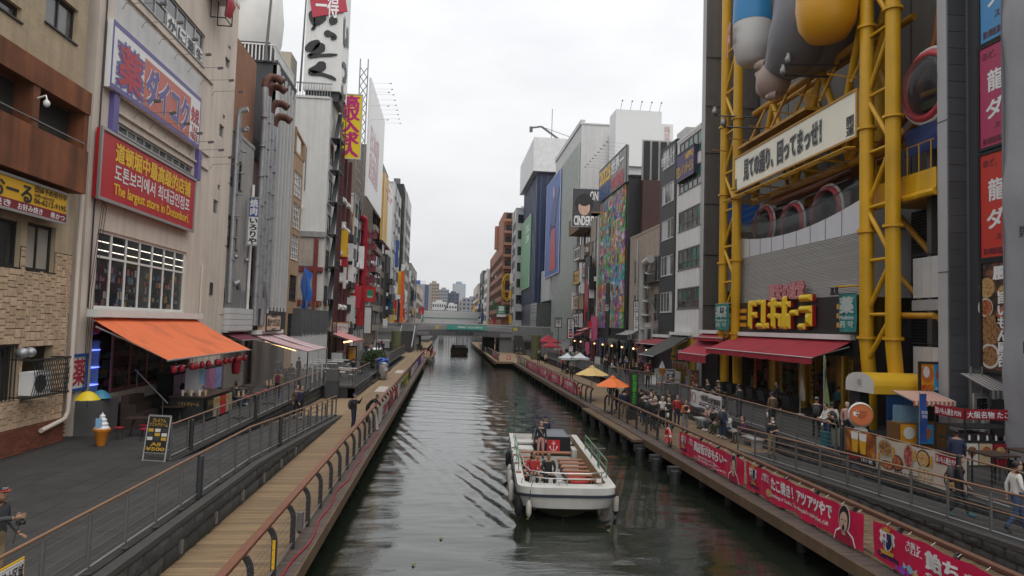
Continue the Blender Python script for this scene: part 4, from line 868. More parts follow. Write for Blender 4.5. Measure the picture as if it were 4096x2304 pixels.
for nm,lb,tl,br,mt,Y_ in(('orange_neon_strip','vertical orange neon strip sign beside the bridge approach',(1606,1085),(1610,1290),M('neon_orange',(.6,.09,.015),.5,emit=.08,var=0),139.5),('yellow_banner_sign','yellow and green vertical banner sign beside the orange strip',(1593,1085),(1602,1180),m_yel,141),('blue_strip_sign','blue vertical neon sign high on the white panelled building',(1583,960),(1591,1070),m_blue,150)):
    sign(nm,lb,'F',Y_,tl,br,mt,[],.3)
sign('job_offer_sign','tall yellow rooftop sign with magenta characters 高収入求人','F',84.2,(1366,375),(1440,637),M('job_yellow',(.78,.60,.0),.45,var=.03),[('高収入求人',.12,.02,.88,.97,M('job_magenta',(.50,.005,.16),.45,var=0),{'vert':True,'bold':.045,'line':.9})],.5,m_lgrey)
rl=thing('rooftop_billboard','white rooftop billboard with rows of lamp arms behind the yellow job sign','billboard',(-12,100,26)); 
z0b,z1b=px(1500,600,X=-12).z,px(1470,330,X=-12).z; part(rl,'panel',MB().box(-12.3,-12,97,118,24,41),m_signw); k=MB()
for i in range(14):
    k.tube([(-13.5,96.6,24+i*1.3),(-12.6,96.6,24+(i+1)*1.3)],.06,4); k.tube([(-12.6,96.6,24+i*1.3),(-13.5,96.6,24+(i+1)*1.3)],.06,4)
for x in(-13.6,-12.5): k.tube([(x,96.6,21),(x,96.6,43.5)],.09,5)
part(rl,'lattice_mast',k,m_galv); lamp_arms(rl,-12,97.5,117,40.4,9,2.6); 
for z in(35,37,39): lamp_arms(rl,-12,97.2,97.4,z,1,2.4)
text(rl,'日本語\n居酒屋',(-11.98,98.5,35),Vector((0,1,0)),UP,12,8,M('faint_pink',(.6,.4,.42),.5),bold=.03)
# ================================================================ NORTH BANK (right)
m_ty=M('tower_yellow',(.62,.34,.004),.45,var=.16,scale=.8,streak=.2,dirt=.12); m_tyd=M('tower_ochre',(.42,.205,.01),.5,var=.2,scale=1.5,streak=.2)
m_louv=M('louvre_grey',(.52,.51,.49),.5,.2,var=.06,rv=.06); m_band=M('white_metal_band',(.60,.61,.64),.45,.2,var=.06,streak=.05)
m_tile=M('dark_wall_tile',(.095,.098,.105),.5,var=.12,rv=.1); m_gstrip=M('light_grey_cladding',(.36,.36,.365),.55,var=.08,streak=.08)
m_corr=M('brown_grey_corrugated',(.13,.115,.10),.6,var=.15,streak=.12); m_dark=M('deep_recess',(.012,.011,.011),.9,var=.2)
m_awr=M('crimson_awning',(.33,.012,.03),.75,var=.12,dirt=.25); m_awg=M('charcoal_awning',(.05,.048,.045),.8,var=.2,dirt=.2); m_awd=M('dull_red_awning',(.22,.02,.03),.75,var=.15,dirt=.2)
m_backw=M('tower_back_panel',(.17,.165,.155),.7,var=.12,streak=.2); m_letY=M('letter_yellow',(.72,.50,.02),.4,var=.08); m_letR=M('letter_red',(.30,.005,.008),.45,var=.05)
m_bar=M('barrier_orange',(.62,.27,.01),.5,var=.05); m_blueT=M('tarp_blue'); m_gondr=M('gondola_red',(.45,.05,.07),.45,var=.15); m_gwh=M('gondola_white',(.55,.55,.52),.5,var=.1)
# ---- tower columns and bracing
TW=thing('yellow_steel_tower','huge yellow tubular steel tower with paired columns beside the canal shop','tower',(21,40,ZT))
def column(x,y,ztop,r=.36,fl=()):
    c=part(TW,'column',MB().tube([(x+.25,y+.1,ZT),(x+.18,y+.05,4.5),(x,y,6.0),(x,y,ztop)],r,16),m_ty,smooth=50)
    for z in fl:
        k=MB().tube([(x,y,z-.06),(x,y,z+.06)],r+.13,16)
        part(c,'flange',k,m_ty,smooth=40)
        b_=MB()
        for i in range(16): t=2*math.pi*i/16; b_.tube([(x+(r+.08)*math.cos(t),y+(r+.08)*math.sin(t),z+.06),(x+(r+.08)*math.cos(t),y+(r+.08)*math.sin(t),z+.11)],.022,5)
        part(c,'flange_bolts',b_,m_tyd)
for y in(30.54,32.6,48.34,50.69): column(21,y,40,.34 if y<40 else .33,(6.23,11.6,16.9,22.2))
for y in(37,44.5): column(24.6,y,40,.4,(17.6,))
def brace(a,b,r=.13,m=m_ty): part(TW,'brace',MB().tube([a,b],r,8),m,smooth=50)
zs=[7.4,10.1,12.8,15.6,18.5,21.6,24.8,28]
for ya,yb in((30.54,32.6),(48.34,50.69)):
    for i,z in enumerate(zs):
        brace((21,ya,z),(21,yb,z),.09)
        a_,b_=(ya,yb) if i%2 else (yb,ya)
        if i+1<len(zs): brace((21,a_,z),(21,b_,zs[i+1]),.12)
    brace((21,ya,7.4),(21,yb,5.0),.12)
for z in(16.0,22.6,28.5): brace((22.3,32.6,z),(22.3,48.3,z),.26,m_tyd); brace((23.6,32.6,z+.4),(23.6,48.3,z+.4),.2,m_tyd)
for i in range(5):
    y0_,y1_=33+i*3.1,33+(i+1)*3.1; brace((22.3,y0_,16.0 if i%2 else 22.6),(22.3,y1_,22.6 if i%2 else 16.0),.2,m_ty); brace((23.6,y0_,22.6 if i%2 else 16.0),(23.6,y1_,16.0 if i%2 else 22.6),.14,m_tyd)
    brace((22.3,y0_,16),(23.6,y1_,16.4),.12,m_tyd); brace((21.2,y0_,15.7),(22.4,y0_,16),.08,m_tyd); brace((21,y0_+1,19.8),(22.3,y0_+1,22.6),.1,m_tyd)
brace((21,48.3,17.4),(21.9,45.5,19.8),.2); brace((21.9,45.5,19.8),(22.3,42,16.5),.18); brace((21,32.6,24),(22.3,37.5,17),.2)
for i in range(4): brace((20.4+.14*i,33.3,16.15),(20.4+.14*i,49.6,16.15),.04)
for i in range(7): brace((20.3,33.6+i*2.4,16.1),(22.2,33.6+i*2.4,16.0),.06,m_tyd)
for i in range(3): part(TW,'catwalk_rail',MB().tube([(20.9,34,14.6+.5*i),(20.9,47,14.1+.5*i)],.03,5),m_dsteel)
# right-hand platform and diagonal struts
k=MB(); k.box(21.6,25,28.3,33.2,13.0,13.15); k.box(21.5,21.6,28.3,33.2,13.0,14.0); k.tube([(21.5,28.3,12.9),(21.5,33.3,12.9)],.18,8); part(TW,'platform',k,m_ty)
brace((23,33,12.6),(23,28.4,8.3),.15,m_tyd); brace((21.4,28.3,7.3),(21.4,30.5,7.35),.14,m_tyd); brace((22,28.4,5.5),(21.2,30,3.2),.15,m_tyd); brace((22.5,33,10),(22.5,28.3,6.3),.13,m_tyd)
k=MB()
for i in range(6): k.tube([(21.5,28.6+i*.8,14),(21.5,28.6+i*.8,15.3)],.03,5)
k.tube([(21.5,28.4,15.3),(21.5,33,15.3)],.03,5); part(TW,'platform_rail',k,m_tyd)
# ferris track (curved twin rails) at the right end
tr=[(24.2,33.5-3.6*math.sin(t),20+14*math.sin(t*0+0)-5.2*math.cos(t)) for t in [R(a) for a in range(0,181,12)]]
for dx in(0,.9): part(TW,'ferris_track',MB().tube([(23.4+dx,28.9+.2*0,40),(22.6+dx,28.9,24),(22.6+dx,29.6,20.5),(22.6+dx,31.5,17.6),(22.6+dx,34.5,16.1),(22.6+dx,40,15.6),(22.6+dx,47,15.6)],.22,8),M('track_rust',(.26,.085,.02),.5,var=.3),smooth=60)
for z in(18,20,23.5,27): brace((22.4,30.5,z),(23.6,30,z+.4),.15,m_tyd)
def gondola(c,r,label):
    g_=thing('gondola',label,'gondola',c); x,y,z=c; ring=MB(); ro=MB()
    def tor(mb,R0,r0,x_):
        mb.grid(lambda u,v:(x_+r0*math.sin(2*math.pi*v),y+(R0+r0*math.cos(2*math.pi*v))*math.cos(2*math.pi*u),z+(R0+r0*math.cos(2*math.pi*v))*math.sin(2*math.pi*u)),28,6)
    tor(ring,r*.92,r*.11,x-.22); tor(ro,r*1.06,r*.06,x-.12); part(g_,'red_rim',ring,m_gondr,smooth=80); part(g_,'white_rim',ro,m_gwh,smooth=80)
    dm=MB().grid(lambda u,v:(x-.25-.5*r*math.cos(v*math.pi/2),y+r*.88*math.sin(v*math.pi/2)*math.cos(2*math.pi*u),z+r*.88*math.sin(v*math.pi/2)*math.sin(2*math.pi*u)),24,6); part(g_,'glass_dome',dm,Mclear('gondola_glass',(.05,.055,.06),.4,.03),smooth=80)
    bk=MB().grid(lambda u,v:(x+.9,y+r*.9*v*math.cos(2*math.pi*u),z+r*.9*v*math.sin(2*math.pi*u)),20,1); bk.tube([(x-.1,y,z),(x+.9,y,z)],r*.9,20,cap=False); part(g_,'cabin_shell',bk,M('cabin_dark',(.12,.03,.035),.7),smooth=60)
    part(g_,'bench',MB().box(x+.1,x+.8,y-.5*r,y+.5*r,z-.6*r,z-.35*r),M('cabin_seat',(.05,.08,.03),.7)); return g_
gondola(tuple(px(3722,345,X=22.1)),1.62,'large round glass gondola with red rim beside the grey pillar')
gondola(tuple(px(3066,905,X=22.6)),1.45,'red-rimmed gondola behind the curved glass, nearest the left column pair')
gondola(tuple(px(3180,900,X=22.6)),1.45,'middle red-rimmed gondola of three behind the curved glass')
gondola(tuple(px(3318,850,X=22.6)),1.55,'red-rimmed gondola behind the curved glass next to the right columns')
# ---- shop building under the tower
def curve_z(y): # lower edge of glass / top of white band dips in the middle
    t=(y-33.9)/(48.7-33.9); return 13.5*(1-t)**2+2*12.05*t*(1-t)+13.3*t*t
S=thing('discount_store','discount store with grey louvred front, black sign band and crimson awning','building',(21.5,41,ZT))
k=MB(); k.grid(lambda u,v:(21.45,33.9+14.8*u,11.8+(curve_z(33.9+14.8*u)-11.8)*v),40,2); k.quad((21.45,33.9,8.4),(25.5,33.9,8.4),(25.5,33.9,13.5),(21.45,33.9,13.5)); part(S,'white_band',k,m_band,smooth=40)
for i in range(1,9): y=33.9+14.8*i/9; part(S,'band_joint',MB().box(21.43,21.452,y-.008,y+.008,11.8,curve_z(y)),m_dgrey)
gl_=MB().grid(lambda u,v:(21.55,33.9+14.8*u,curve_z(33.9+14.8*u)+1.15*v),40,1); part(S,'glass_balustrade',gl_,Mclear('balustrade_glass',(.10,.12,.12),.42,.03),smooth=60)
part(S,'glass_rail',MB().tube([(21.55,33.9+14.8*i/30,curve_z(33.9+14.8*i/30)+1.16) for i in range(31)],.03,5),m_dsteel)
part(S,'roof_deck',MB().box(21.6,25.5,33.9,48.7,12.0,12.1),m_dark)
lm=MB().add([(0,-7.38,0),(0,7.38,0),(-.07,7.38,.02),(-.07,-7.38,.02),(-.0,-7.38,.085),(-.0,7.38,.085)],[(0,1,2,3),(3,2,5,4)]).mesh('louvre_slat',m_louv)
part(S,'louvre_backing',MB().quad((21.52,33.9,8.4),(21.52,48.7,8.4),(21.52,48.7,11.85),(21.52,33.9,11.85)),m_dark)
for i in range(40): share(S,'louvre_slat',lm,(21.5,41.3,8.42+i*.0855))
part(S,'black_sign_band',MB().box(21.25,21.6,33.75,49.0,6.35,8.45),M('sign_band_black',(.022,.022,.024),.35,var=.4,scale=1.5)); part(S,'awning_lintel',MB().box(21.3,21.7,33.75,49,5.2,6.345),m_black)
# shop mouth
k=MB(); k.quad((26.5,33.8,ZT),(26.5,53,ZT),(26.5,53,6.3),(26.5,33.8,6.3)); k.quad((21.6,33.8,5.9),(21.6,53,5.9),(26.5,53,5.9),(26.5,33.8,5.9)); k.quad((21.6,33.8,ZT),(26.5,33.8,ZT),(26.5,33.8,6.3),(21.6,33.8,6.3)); k.quad((21.6,53,ZT),(26.5,53,ZT),(26.5,53,6.3),(21.6,53,6.3))
part(S,'shop_interior',k,M('shop_interior_dark',(.03,.024,.02),.8))
it=MB()
for i in range(320):
    y=rnd.uniform(34.2,52.5); x=rnd.uniform(24.2,26.3); z=ZT+rnd.choice((.1,.5,.9,1.3,1.7,2.1,2.6)); it.box(x,x+.25,y,y+rnd.uniform(.1,.5),z,z+rnd.uniform(.15,.38),i%7)
part(S,'stacked_goods',it,colm,kind='stuff')
for i,y in enumerate((37.3,41.6,45.6)): part(S,'gold_pillar',MB().lathe((22.6,y,ZT),[(.32,0),(.32,4.2)],14),M('gold_pillar',(.42,.24,.03),.35,.4,var=.3,stretch=(6,6,.4)),smooth=60)
for i,y in enumerate((34.6,35.6,39.5,43.5,47.2)): 
    bn=part(S,'entrance_banner',MB().box(22.0,22.04,y-.2,y+.2,ZT+.7,5.0),[m_red,M('banner_gold',(.42,.27,.02)),m_black,M('banner_gold'),m_red][i])
    text(bn,'いらっしゃいませ！',(21.99,y+.15,4.9),Vector((0,-1,0)),UP,.3,3.2,[m_ink,m_ink,m_yel,m_ink,m_yel][i],vert=True,bold=.03)
for i in range(16):
    y=34.5+i*1.12; part(S,'wall_poster',MB().box(23.9,23.93,y,y+.75,ZT+.4+.7*(i%3),ZT+1.3+.7*(i%3)),colm[(i*3)%7])
for i in range(9): part(S,'ceiling_light',MB().box(23,23.1,35+i*1.8,36.2+i*1.8,5.75,5.8),m_warm)
# raised block lettering
LT=thing('store_name_sign','huge yellow letters ドン.キホーテ with red sides on the black store band','sign',(21,41,6.5)); a0=px(3010,1197,X=21.2); a1=px(3268,1320,X=21.2); wv,hv=a0.y-a1.y,a0.z-a1.z
def hip(u0,v0,u1,v1,d=.42):
    y0_,y1_=a0.y-u0*wv,a0.y-u1*wv; z1_,z0_=a0.z-v0*hv,a0.z-v1*hv; y0_,y1_=sorted((y0_,y1_)); q=.38*min(y1_-y0_,z1_-z0_)
    b_=MB(); x0_=21.2; x1_=x0_-d*.55; x2_=x0_-d
    b_.add([(x0_,y0_,z0_),(x0_,y1_,z0_),(x0_,y1_,z1_),(x0_,y0_,z1_),(x1_,y0_,z0_),(x1_,y1_,z0_),(x1_,y1_,z1_),(x1_,y0_,z1_),(x2_,y0_+q,z0_+q),(x2_,y1_-q,z0_+q),(x2_,y1_-q,z1_-q),(x2_,y0_+q,z1_-q)],[(0,1,5,4),(1,2,6,5),(2,3,7,6),(3,0,4,7)],1)
    b_.add([(x1_,y0_,z0_),(x1_,y1_,z0_),(x1_,y1_,z1_),(x1_,y0_,z1_),(x2_,y0_+q,z0_+q),(x2_,y1_-q,z0_+q),(x2_,y1_-q,z1_-q),(x2_,y0_+q,z1_-q)],[(0,1,5,4),(1,2,6,5),(2,3,7,6),(3,0,4,7),(4,5,6,7)],0)
    part(LT,'letter_block',b_,[m_letY,m_letR])
for q in [(0,.06,.06,1),(.062,.06,.1,.26),(.102,.06,.14,.26),(.062,.44,.15,.64),
          (.16,.04,.225,.22),(.235,.06,.295,.86),(.15,.8,.295,1.0),(.305,.8,.355,.98),
          (.40,.02,.46,.98),(.355,.14,.398,.32),(.462,.14,.5,.32),(.35,.5,.398,.68),(.462,.5,.51,.68),
          (.575,.0,.635,1),(.51,.16,.573,.34),(.637,.16,.69,.34),(.52,.52,.572,.98),(.638,.52,.69,.98),
          (.69,.42,.80,.60),(.82,.0,.985,.2),(.82,.32,.985,.52),(.90,.522,.985,.9),(.81,.82,.898,1.0)]: hip(*q)
for i in range(3):
    for ya,yb in((47.0,48.9),(33.9,35.6)): part(LT,'orange_bar',MB().box(21.2,21.25,ya,yb,6.75+i*.5,7.02+i*.5),m_bar)
SL=thing('store_slogan_letters','white and red letters 驚安の殿堂 standing above the store name','sign',(21.2,41,8.5)); s0=px(3089,1140,X=21.2); s1=px(3228,1192,X=21.2)
text(SL,'驚安の殿堂',(21.15,s0.y,s0.z),Vector((0,-1,0)),UP,s0.y-s1.y,s0.z-s1.z,m_gondr,bold=.09,thick=0,lift=.165); text(SL,'驚安の殿堂',(21.15,s0.y,s0.z),Vector((0,-1,0)),UP,s0.y-s1.y,s0.z-s1.z,[m_signw,m_gondr],bold=.03,lift=.18,name='lettering_front'); text(SL,'驚安の殿堂',(21.12,s0.y,s0.z),Vector((0,-1,0)),UP,s0.y-s1.y,s0.z-s1.z,[m_gondr,m_gondr],lift=.0,thick=.16,name='letter_backing')
def hang_flag(name,label,X,tl,br,side='R'):
    a,u,n,w,h=frame(side,X,tl,br); r=thing(name,label,'banner',a+u*w/2-UP*h); part(r,'cloth',MB().grid(lambda p,q:a+u*w*p-UP*h*q+n*(.05*math.sin(p*9+q*4)*q),12,12),M('teal_flag',(.03,.22,.20),.7,var=.2),smooth=70)
    part(r,'pole',MB().tube([a-u*.1,a+u*(w+.5)],.03,5),m_galv); mt=M('flag_print',(.42,.50,.47),.6)
    text(r,'薬',a+u*w*.12-UP*h*.1+n*.06,u,UP,w*.76,h*.42,mt,bold=.05); text(r,'Medicine',a+u*w*.1-UP*h*.58+n*.06,u,UP,w*.8,h*.1,mt,bold=.03); text(r,'药 약',a+u*w*.12-UP*h*.72+n*.06,u,UP,w*.76,h*.18,mt,bold=.03); return r
hang_flag('medicine_banner','teal medicine banner hanging on the right end of the black sign band',20.7,(3357,1175),(3425,1328)); hang_flag('medicine_banner','teal medicine banner hanging from the left column pair',20.5,(2862,1217),(2914,1320))
for y,z in((34.5,8.9),(49.4,8.2)):
    q=thing('floodlight_pair','pair of small black floodlights on a yellow arm beside the %s'%('right columns' if y<40 else 'left columns'),'floodlight',(20.6,y,z)); part(q,'arm',MB().tube([(21,y-1.5,z),(20.5,y,z)],.05,5),m_ty)
    for dy in(-.15,.25): part(q,'lamp',MB().lathe((20.45,y+dy,z-.45),[(.13,0),(.08,.2),(.1,.4)],8),m_black,smooth=50)
awning('crimson_awning','broad crimson awning of the discount store','R',21.3,34.17,48.87,6.07,19.0,5.1,m_awr,n=40,val=.32)
# ---- tower banner sign
S_=sign('tower_banner_sign','long cream sign on the yellow tower reading 見ての通り、回ってまっせ！','R',20.75,(2934,640),(3427,545),M('banner_cream',(.78,.75,.62),.5,var=.12,scale=.5),[],.16,m_tyd)
a,u,n,w,h=frame('R',20.75,(2934,640),(3427,545))
text(S_,'見ての通り、回ってまっせ！',a+u*w*.12-UP*h*.22,u,UP,w*.66,h*.56,m_ink,bold=.10,lift=.014); text(S_,'見ての通り、回ってまっせ！',a+u*w*.12-UP*h*.22,u,UP,w*.66,h*.56,m_signw,bold=.065,lift=.022); text(S_,'見ての通り、回ってまっせ！',a+u*w*.12-UP*h*.22,u,UP,w*.66,h*.56,m_ink,bold=.04,lift=.032)
text(S_,'開運',a+u*w*.94-UP*h*.5,u,UP,w*.045,h*.42,m_ink,vert=True,bold=.03,lift=.014); text(S_,'招福',a+u*w*.008-UP*h*.62,u,UP,w*.035,h*.34,m_ink,vert=True,bold=.03,lift=.014)
for i in range(6): part(S_,'floodlight_arm',MB().tube([a+u*w*(i/5)+UP*.6,a+u*w*(i/5)+UP*.7+n*1.6],.04,5),m_tyd)
for tl in((2860,460),(2895,505),(3155,255),(3135,300)):
    p=px(*tl,X=19.3); q=thing('stage_floodlight','chrome floodlight on a steel bar in front of the tower banner','floodlight',p,'chrome floodlights on the tower'); part(q,'lamp',MB().lathe(p,[(.1,0),(.2,.1),(.22,.35),(.12,.5),(.16,.62)],10),m_galv,smooth=50); part(q,'bar',MB().tube([p+Vector((0,0,-.05)),p+Vector((2.6,-.8,-.25))],.06,5),m_dsteel)
# ---- big sculpture seated in the tower (plain figure: trouser leg, bare foot, yellow sack, barrel)
def sk(pts,rs,k=14):
    K=[Vector((*p,r)) for p,r in zip(pts,rs)]; K=[K[0]*2-K[1]]+K+[K[-1]*2-K[-2]]; o_=[]
    for i in range(1,len(K)-2):
        for t in (0,.25,.5,.75): o_.append(.5*((2*K[i])+(K[i+1]-K[i-1])*t+(2*K[i-1]-5*K[i]+4*K[i+1]-K[i+2])*t*t+(3*K[i]-K[i-1]-3*K[i+1]+K[i+2])*t**3))
    e=K[-2]; o_.append(e); d=(K[-2]-K[-3]).to_3d().normalized()*e.w*.55; o_.append(Vector((*(e.to_3d()+d*.6),e.w*.8))); o_.append(Vector((*(e.to_3d()+d),e.w*.3)))
    return MB().tube([v.to_3d() for v in o_],[max(.05,v.w) for v in o_],k)
m_trs=M('sculpture_grey',(.165,.165,.18),.5,var=.12,scale=.6); m_skin=M('sculpture_skin',(.30,.215,.18),.5,var=.1,scale=.6); m_sack=M('sculpture_sack',(.62,.30,.008),.4,var=.1,scale=.5); m_scb=M('sculpture_blue',(.02,.19,.42),.45,var=.08); m_scw=M('sculpture_white',(.52,.51,.49),.5,var=.1,scale=.5)
ST=thing('tower_sculpture','giant seated figure sculpture on the tower with grey trousers, bare foot and yellow sack','sculpture',(20.5,40,20))
P=lambda u,v,X:px(u,v,X=X)
leg=sk([P(3290,-150,21.2),P(3270,-20,21.0),P(3225,110,20.6),P(3170,205,20.4),P(3130,262,20.4),P(3112,285,20.4)],[2.4,2.35,2.1,1.65,1.15,.95],18); leg.v=[(x+.16*noise.noise((x*1.1,y*1.3,z*.6)),y+.2*noise.noise((z*.9,x,y*1.2)),z) for x,y,z in leg.v]; part(ST,'trouser_leg',leg,m_trs,smooth=80)
part(ST,'trouser_seat',sk([P(3360,-60,22.5),P(3330,80,22),P(3250,190,21.8),P(3190,240,21.6)],[2.4,2.3,1.8,1.1],18),m_trs,smooth=80)
ft=sk([P(3120,270,20.3),P(3100,305,20.1),P(3085,340,19.9),P(3068,365,19.8)],[.92,1.05,1.05,.8],16); part(ST,'foot',ft,m_skin,smooth=80)
for i,(u,v,r_) in enumerate(((3028,262,.36),(3030,296,.3),(3038,330,.28),(3050,358,.27),(3072,382,.27))):
    t=part(ST,'toe',sk([P(u+38,v-2,19.9),P(u+16,v,19.7),P(u,v+3,19.6)],[r_*1.1,r_,r_*.7],10),m_skin,smooth=80); part(t,'toenail',MB().ell(P(u-4,v+4,19.45),.08,r_*.55,r_*.55),M('sculpture_nail',(.40,.32,.28),.4),smooth=80)
sc=P(3308,40,19.6); part(ST,'sack',MB().lathe(sc-UP*1.75,[(.4,0),(1.0,.25),(1.4,.9),(1.55,1.9),(1.5,3.2),(1.3,4.6),(1.1,6)],22,0,1,1.1),m_sack,smooth=80)
text(ST,'ドン.キホーテ',sc+Vector((-1.35,1.15,1.6)),Vector((-.3,-.95,0)).normalized(),UP,1.9,.75,m_ink,bold=.05,lift=.38)
bc=P(3010,110,19.6); part(ST,'barrel',MB().lathe(bc-UP*2.6,[(.6,0),(1.0,.3),(1.25,1.4),(1.25,2.9),(1.15,4.2),(1.1,6)],20),m_scw,smooth=80)
part(ST,'barrel_band',MB().lathe(bc+UP*.2,[(1.27,0),(1.27,.4),(1.2,2.5),(1.15,4)],20),m_scb,smooth=80)
text(ST,'ド',bc+Vector((-1.1,.65,.15)),Vector((-.25,-.96,0)).normalized(),UP,1.1,2.0,m_crim,bold=.06,lift=.32)
part(ST,'support_platform',MB().box(20.6,24.5,38,47.5,19.6,19.8),m_tyd)
# back wall of the tower and side balconies
BK=bld('tower_back_building','tall shaded grey panelled building behind the yellow tower','R',25.6,28.2,54.4,44,m_backw,back=10)
for i in range(9): part(BK,'panel_joint',MB().box(25.57,25.6,30+i*2.8,30.03+i*2.8,6.4,44),m_dark)
sb=bld('louvred_side_bay','dark louvred bay between the yellow columns and the grey pillar','R',24.2,28.3,33.7,12.9,m_dark,back=1.3,parapet=0)
lm2=MB().box(-.05,0,-2.65,2.65,0,.05).mesh('dark_slat',M('dark_slat',(.03,.03,.032),.5))
for i in range(48): share(sb,'dark_slat',lm2,(24.19,31,5.4+i*.155))
# corner building block to the west with corrugated face
C=bld('corrugated_end_building','tall brown-grey corrugated building end rising left of the yellow tower','R',21.5,56.2,57.0,36,m_gstrip,sidemat=m_corr,back=14); 
lm3=MB().box(-.03,.03,-.05,0,0,34.2).mesh('corrugation',m_corr)
for i in range(60): share(C,'corrugation',lm3,(21.62+i*.14,56.2,ZT))
for z in(8.5,12.8,17.2,21.6,25.7,30): part(C,'panel_joint',MB().box(21.5,30,56.1,56.14,z,z+.06),m_black)
for z,mt in((6.2,m_conc),(10.2,m_conc),(15.2,m_blueT)): 
    q=part(C,'side_balcony',MB().box(22.9,26,54.5,56.0,z,z+1.7),mt); part(q,'balcony_slab',MB().box(22.8,26,54.4,56.0,z-.5,z-.01),m_conc)
# ---- grey pillar building with advertisements
PB=bld('grey_pillar_building','grey tiled pillar building carrying the coloured medicine advertisements','R',22.35,14,27.4,40,m_dgrey,back=10)
part(PB,'light_pillar_face',MB().box(21.5,22.6,27.62,28.2,ZT,40),m_gstrip)
tm=MB().box(0,.84,0,.05,0,.72).mesh('wall_tile',m_tile)
for i in range(50): share(PB,'wall_tile',tm,(21.52,27.55,ZT+.3+i*.745))
part(PB,'pillar_base',MB().box(21.45,22.7,26.9,27.5,ZT,3.3),m_conc)
for z in(2.6,9.2,15.9): part(PB,'pillar_joint',MB().box(21.48,21.51,27.6,28.2,z,z+.03),m_black)
for z0,z1,c in((8.2,10.1,0),(3.9,5.9,0),):
    for i in range(4): part(PB,'balcony_panel',MB().box(22.2,22.26,28.35+i*.62,28.94+i*.62,z0+.0,z1),m_lgrey)
    part(PB,'balcony_rail',MB().tube([(22.2,28.2,z1+.15),(22.2,30.9,z1+.15)],.03,5),m_dsteel); part(PB,'balcony_floor',MB().box(22.2,24,28.2,30.9,z0-.6,z0-.1),m_gstrip)
part(PB,'steel_post',MB().box(22.25,22.55,29.6,29.9,5,16),m_steel)
bt=MB().grid(lambda u,v:(21.9+.06*math.sin(v*8+u*5),28.3+2.6*u,15.0+1.3*v),12,6); part(PB,'blue_netting',bt,Mclear('blue_net',(.015,.04,.16),.82,.7),smooth=60)
m_sky=M('ad_blue',(.06,.27,.55),.5,var=.04); m_mag=M('ad_magenta',(.42,.035,.11),.5,var=.04); m_adr=M('ad_red',(.55,.035,.02),.5,var=.04); m_adt=M('ad_small_print',(.12,.02,.03),.5)
for nm,lb,tl,br,mt in(('medicine_advert','blue throat medicine advertisement panel at the top of the pillar building',(3914,-300),(4030,150),m_sky),('medicine_advert','magenta throat medicine advertisement panel below the blue one',(3914,200),(4030,540),m_mag),('medicine_advert','orange-red throat medicine advertisement panel above the food poster',(3917,622),(4030,1035),m_adr)):
    a=px(*tl,X=22.25); zt_=a.z; zb_=px(3917,{'m_':0}.get('x',{150:190,540:605,1035:1040}[br[1]]),X=22.25).z; yb=22.5; fr_=(a,FR['R'][0],FR['R'][1],a.y-yb,zt_-zb_)
    sign(nm,lb,'R',22.25,tl,br,mt,[('のど、直',.05,.06,.35,.14,m_adt),('龍角散',.16,.22,.34,.60,m_signw,{'vert':True,'bold':.03}) if 0 else ('龍',.12,.26,.30,.46,m_signw,{'bold':.03}),('ダ',.10,.54,.30,.72,m_signw,{'bold':.03}),('スティック',.20,.77,.6,.83,m_adt),('第3類医薬品',.05,.90,.32,.96,m_adt)],.08,m_black,cat='advertisement',fr=fr_)
a=px(3925,1049,X=22.25); zb_=px(3925,1483,X=22.25).z; fr_=(a,FR['R'][0],FR['R'][1],a.y-22.5,a.z-zb_); wf,hf=fr_[3],fr_[4]
m_food=Mprint('food_brown',[(.03,.01,.005),(.2,.07,.02),(.4,.24,.1),(.1,.03,.01)],11); m_food2=Mprint('food_red',[(.05,.01,.005),(.36,.04,.02),(.45,.22,.08),(.16,.02,.01)],11); m_plate=M('plate_white',(.6,.58,.54),.5); m_food3=Mprint('food_gold',[(.12,.04,.01),(.45,.2,.04),(.55,.42,.2),(.25,.12,.03)],11)
def disc(parent,c,r,mat,n=Vector((-1,0,0)),name='dish_print',sx=1,lift=.012):
    c=Vector(c)+n*lift; u=UP.cross(n).normalized(); k=20
    part(parent,name,MB().add([c+u*r*sx*math.cos(2*math.pi*i/k)+UP*r*math.sin(2*math.pi*i/k) for i in range(k)],[tuple(range(k))]),mat)
fp=sign('food_poster','tall black food poster with plates of okonomiyaki and white lettering','R',22.25,(0,0),(0,0),Mprint('poster_dark',[(.015,.012,.011),(.03,.02,.015),(.16,.06,.03),(.3,.16,.08)],2.2),[('勝',.16,.05,.38,.17,m_signw,{'bold':.05}),('旨いもん屋台',.20,.28,.33,.95,m_signw,{'vert':True,'bold':.04,'lift':.02})],.08,m_black,cat='poster',fr=fr_)
for u,v,r,mt in((.07,.24,.42,m_food3),(.29,.3,.36,m_food3),(.05,.42,.4,m_plate),(.06,.42,.33,m_food2),(.3,.52,.5,m_food2),(.12,.62,.62,m_food),(.1,.86,.52,m_plate),(.1,.86,.42,m_food),(.33,.8,.3,m_food2)): disc(fp,fr_[0]+Vector((0,-1,0))*wf*u-UP*hf*v,r,mt,lift=.010 if mt!=m_plate else .007)
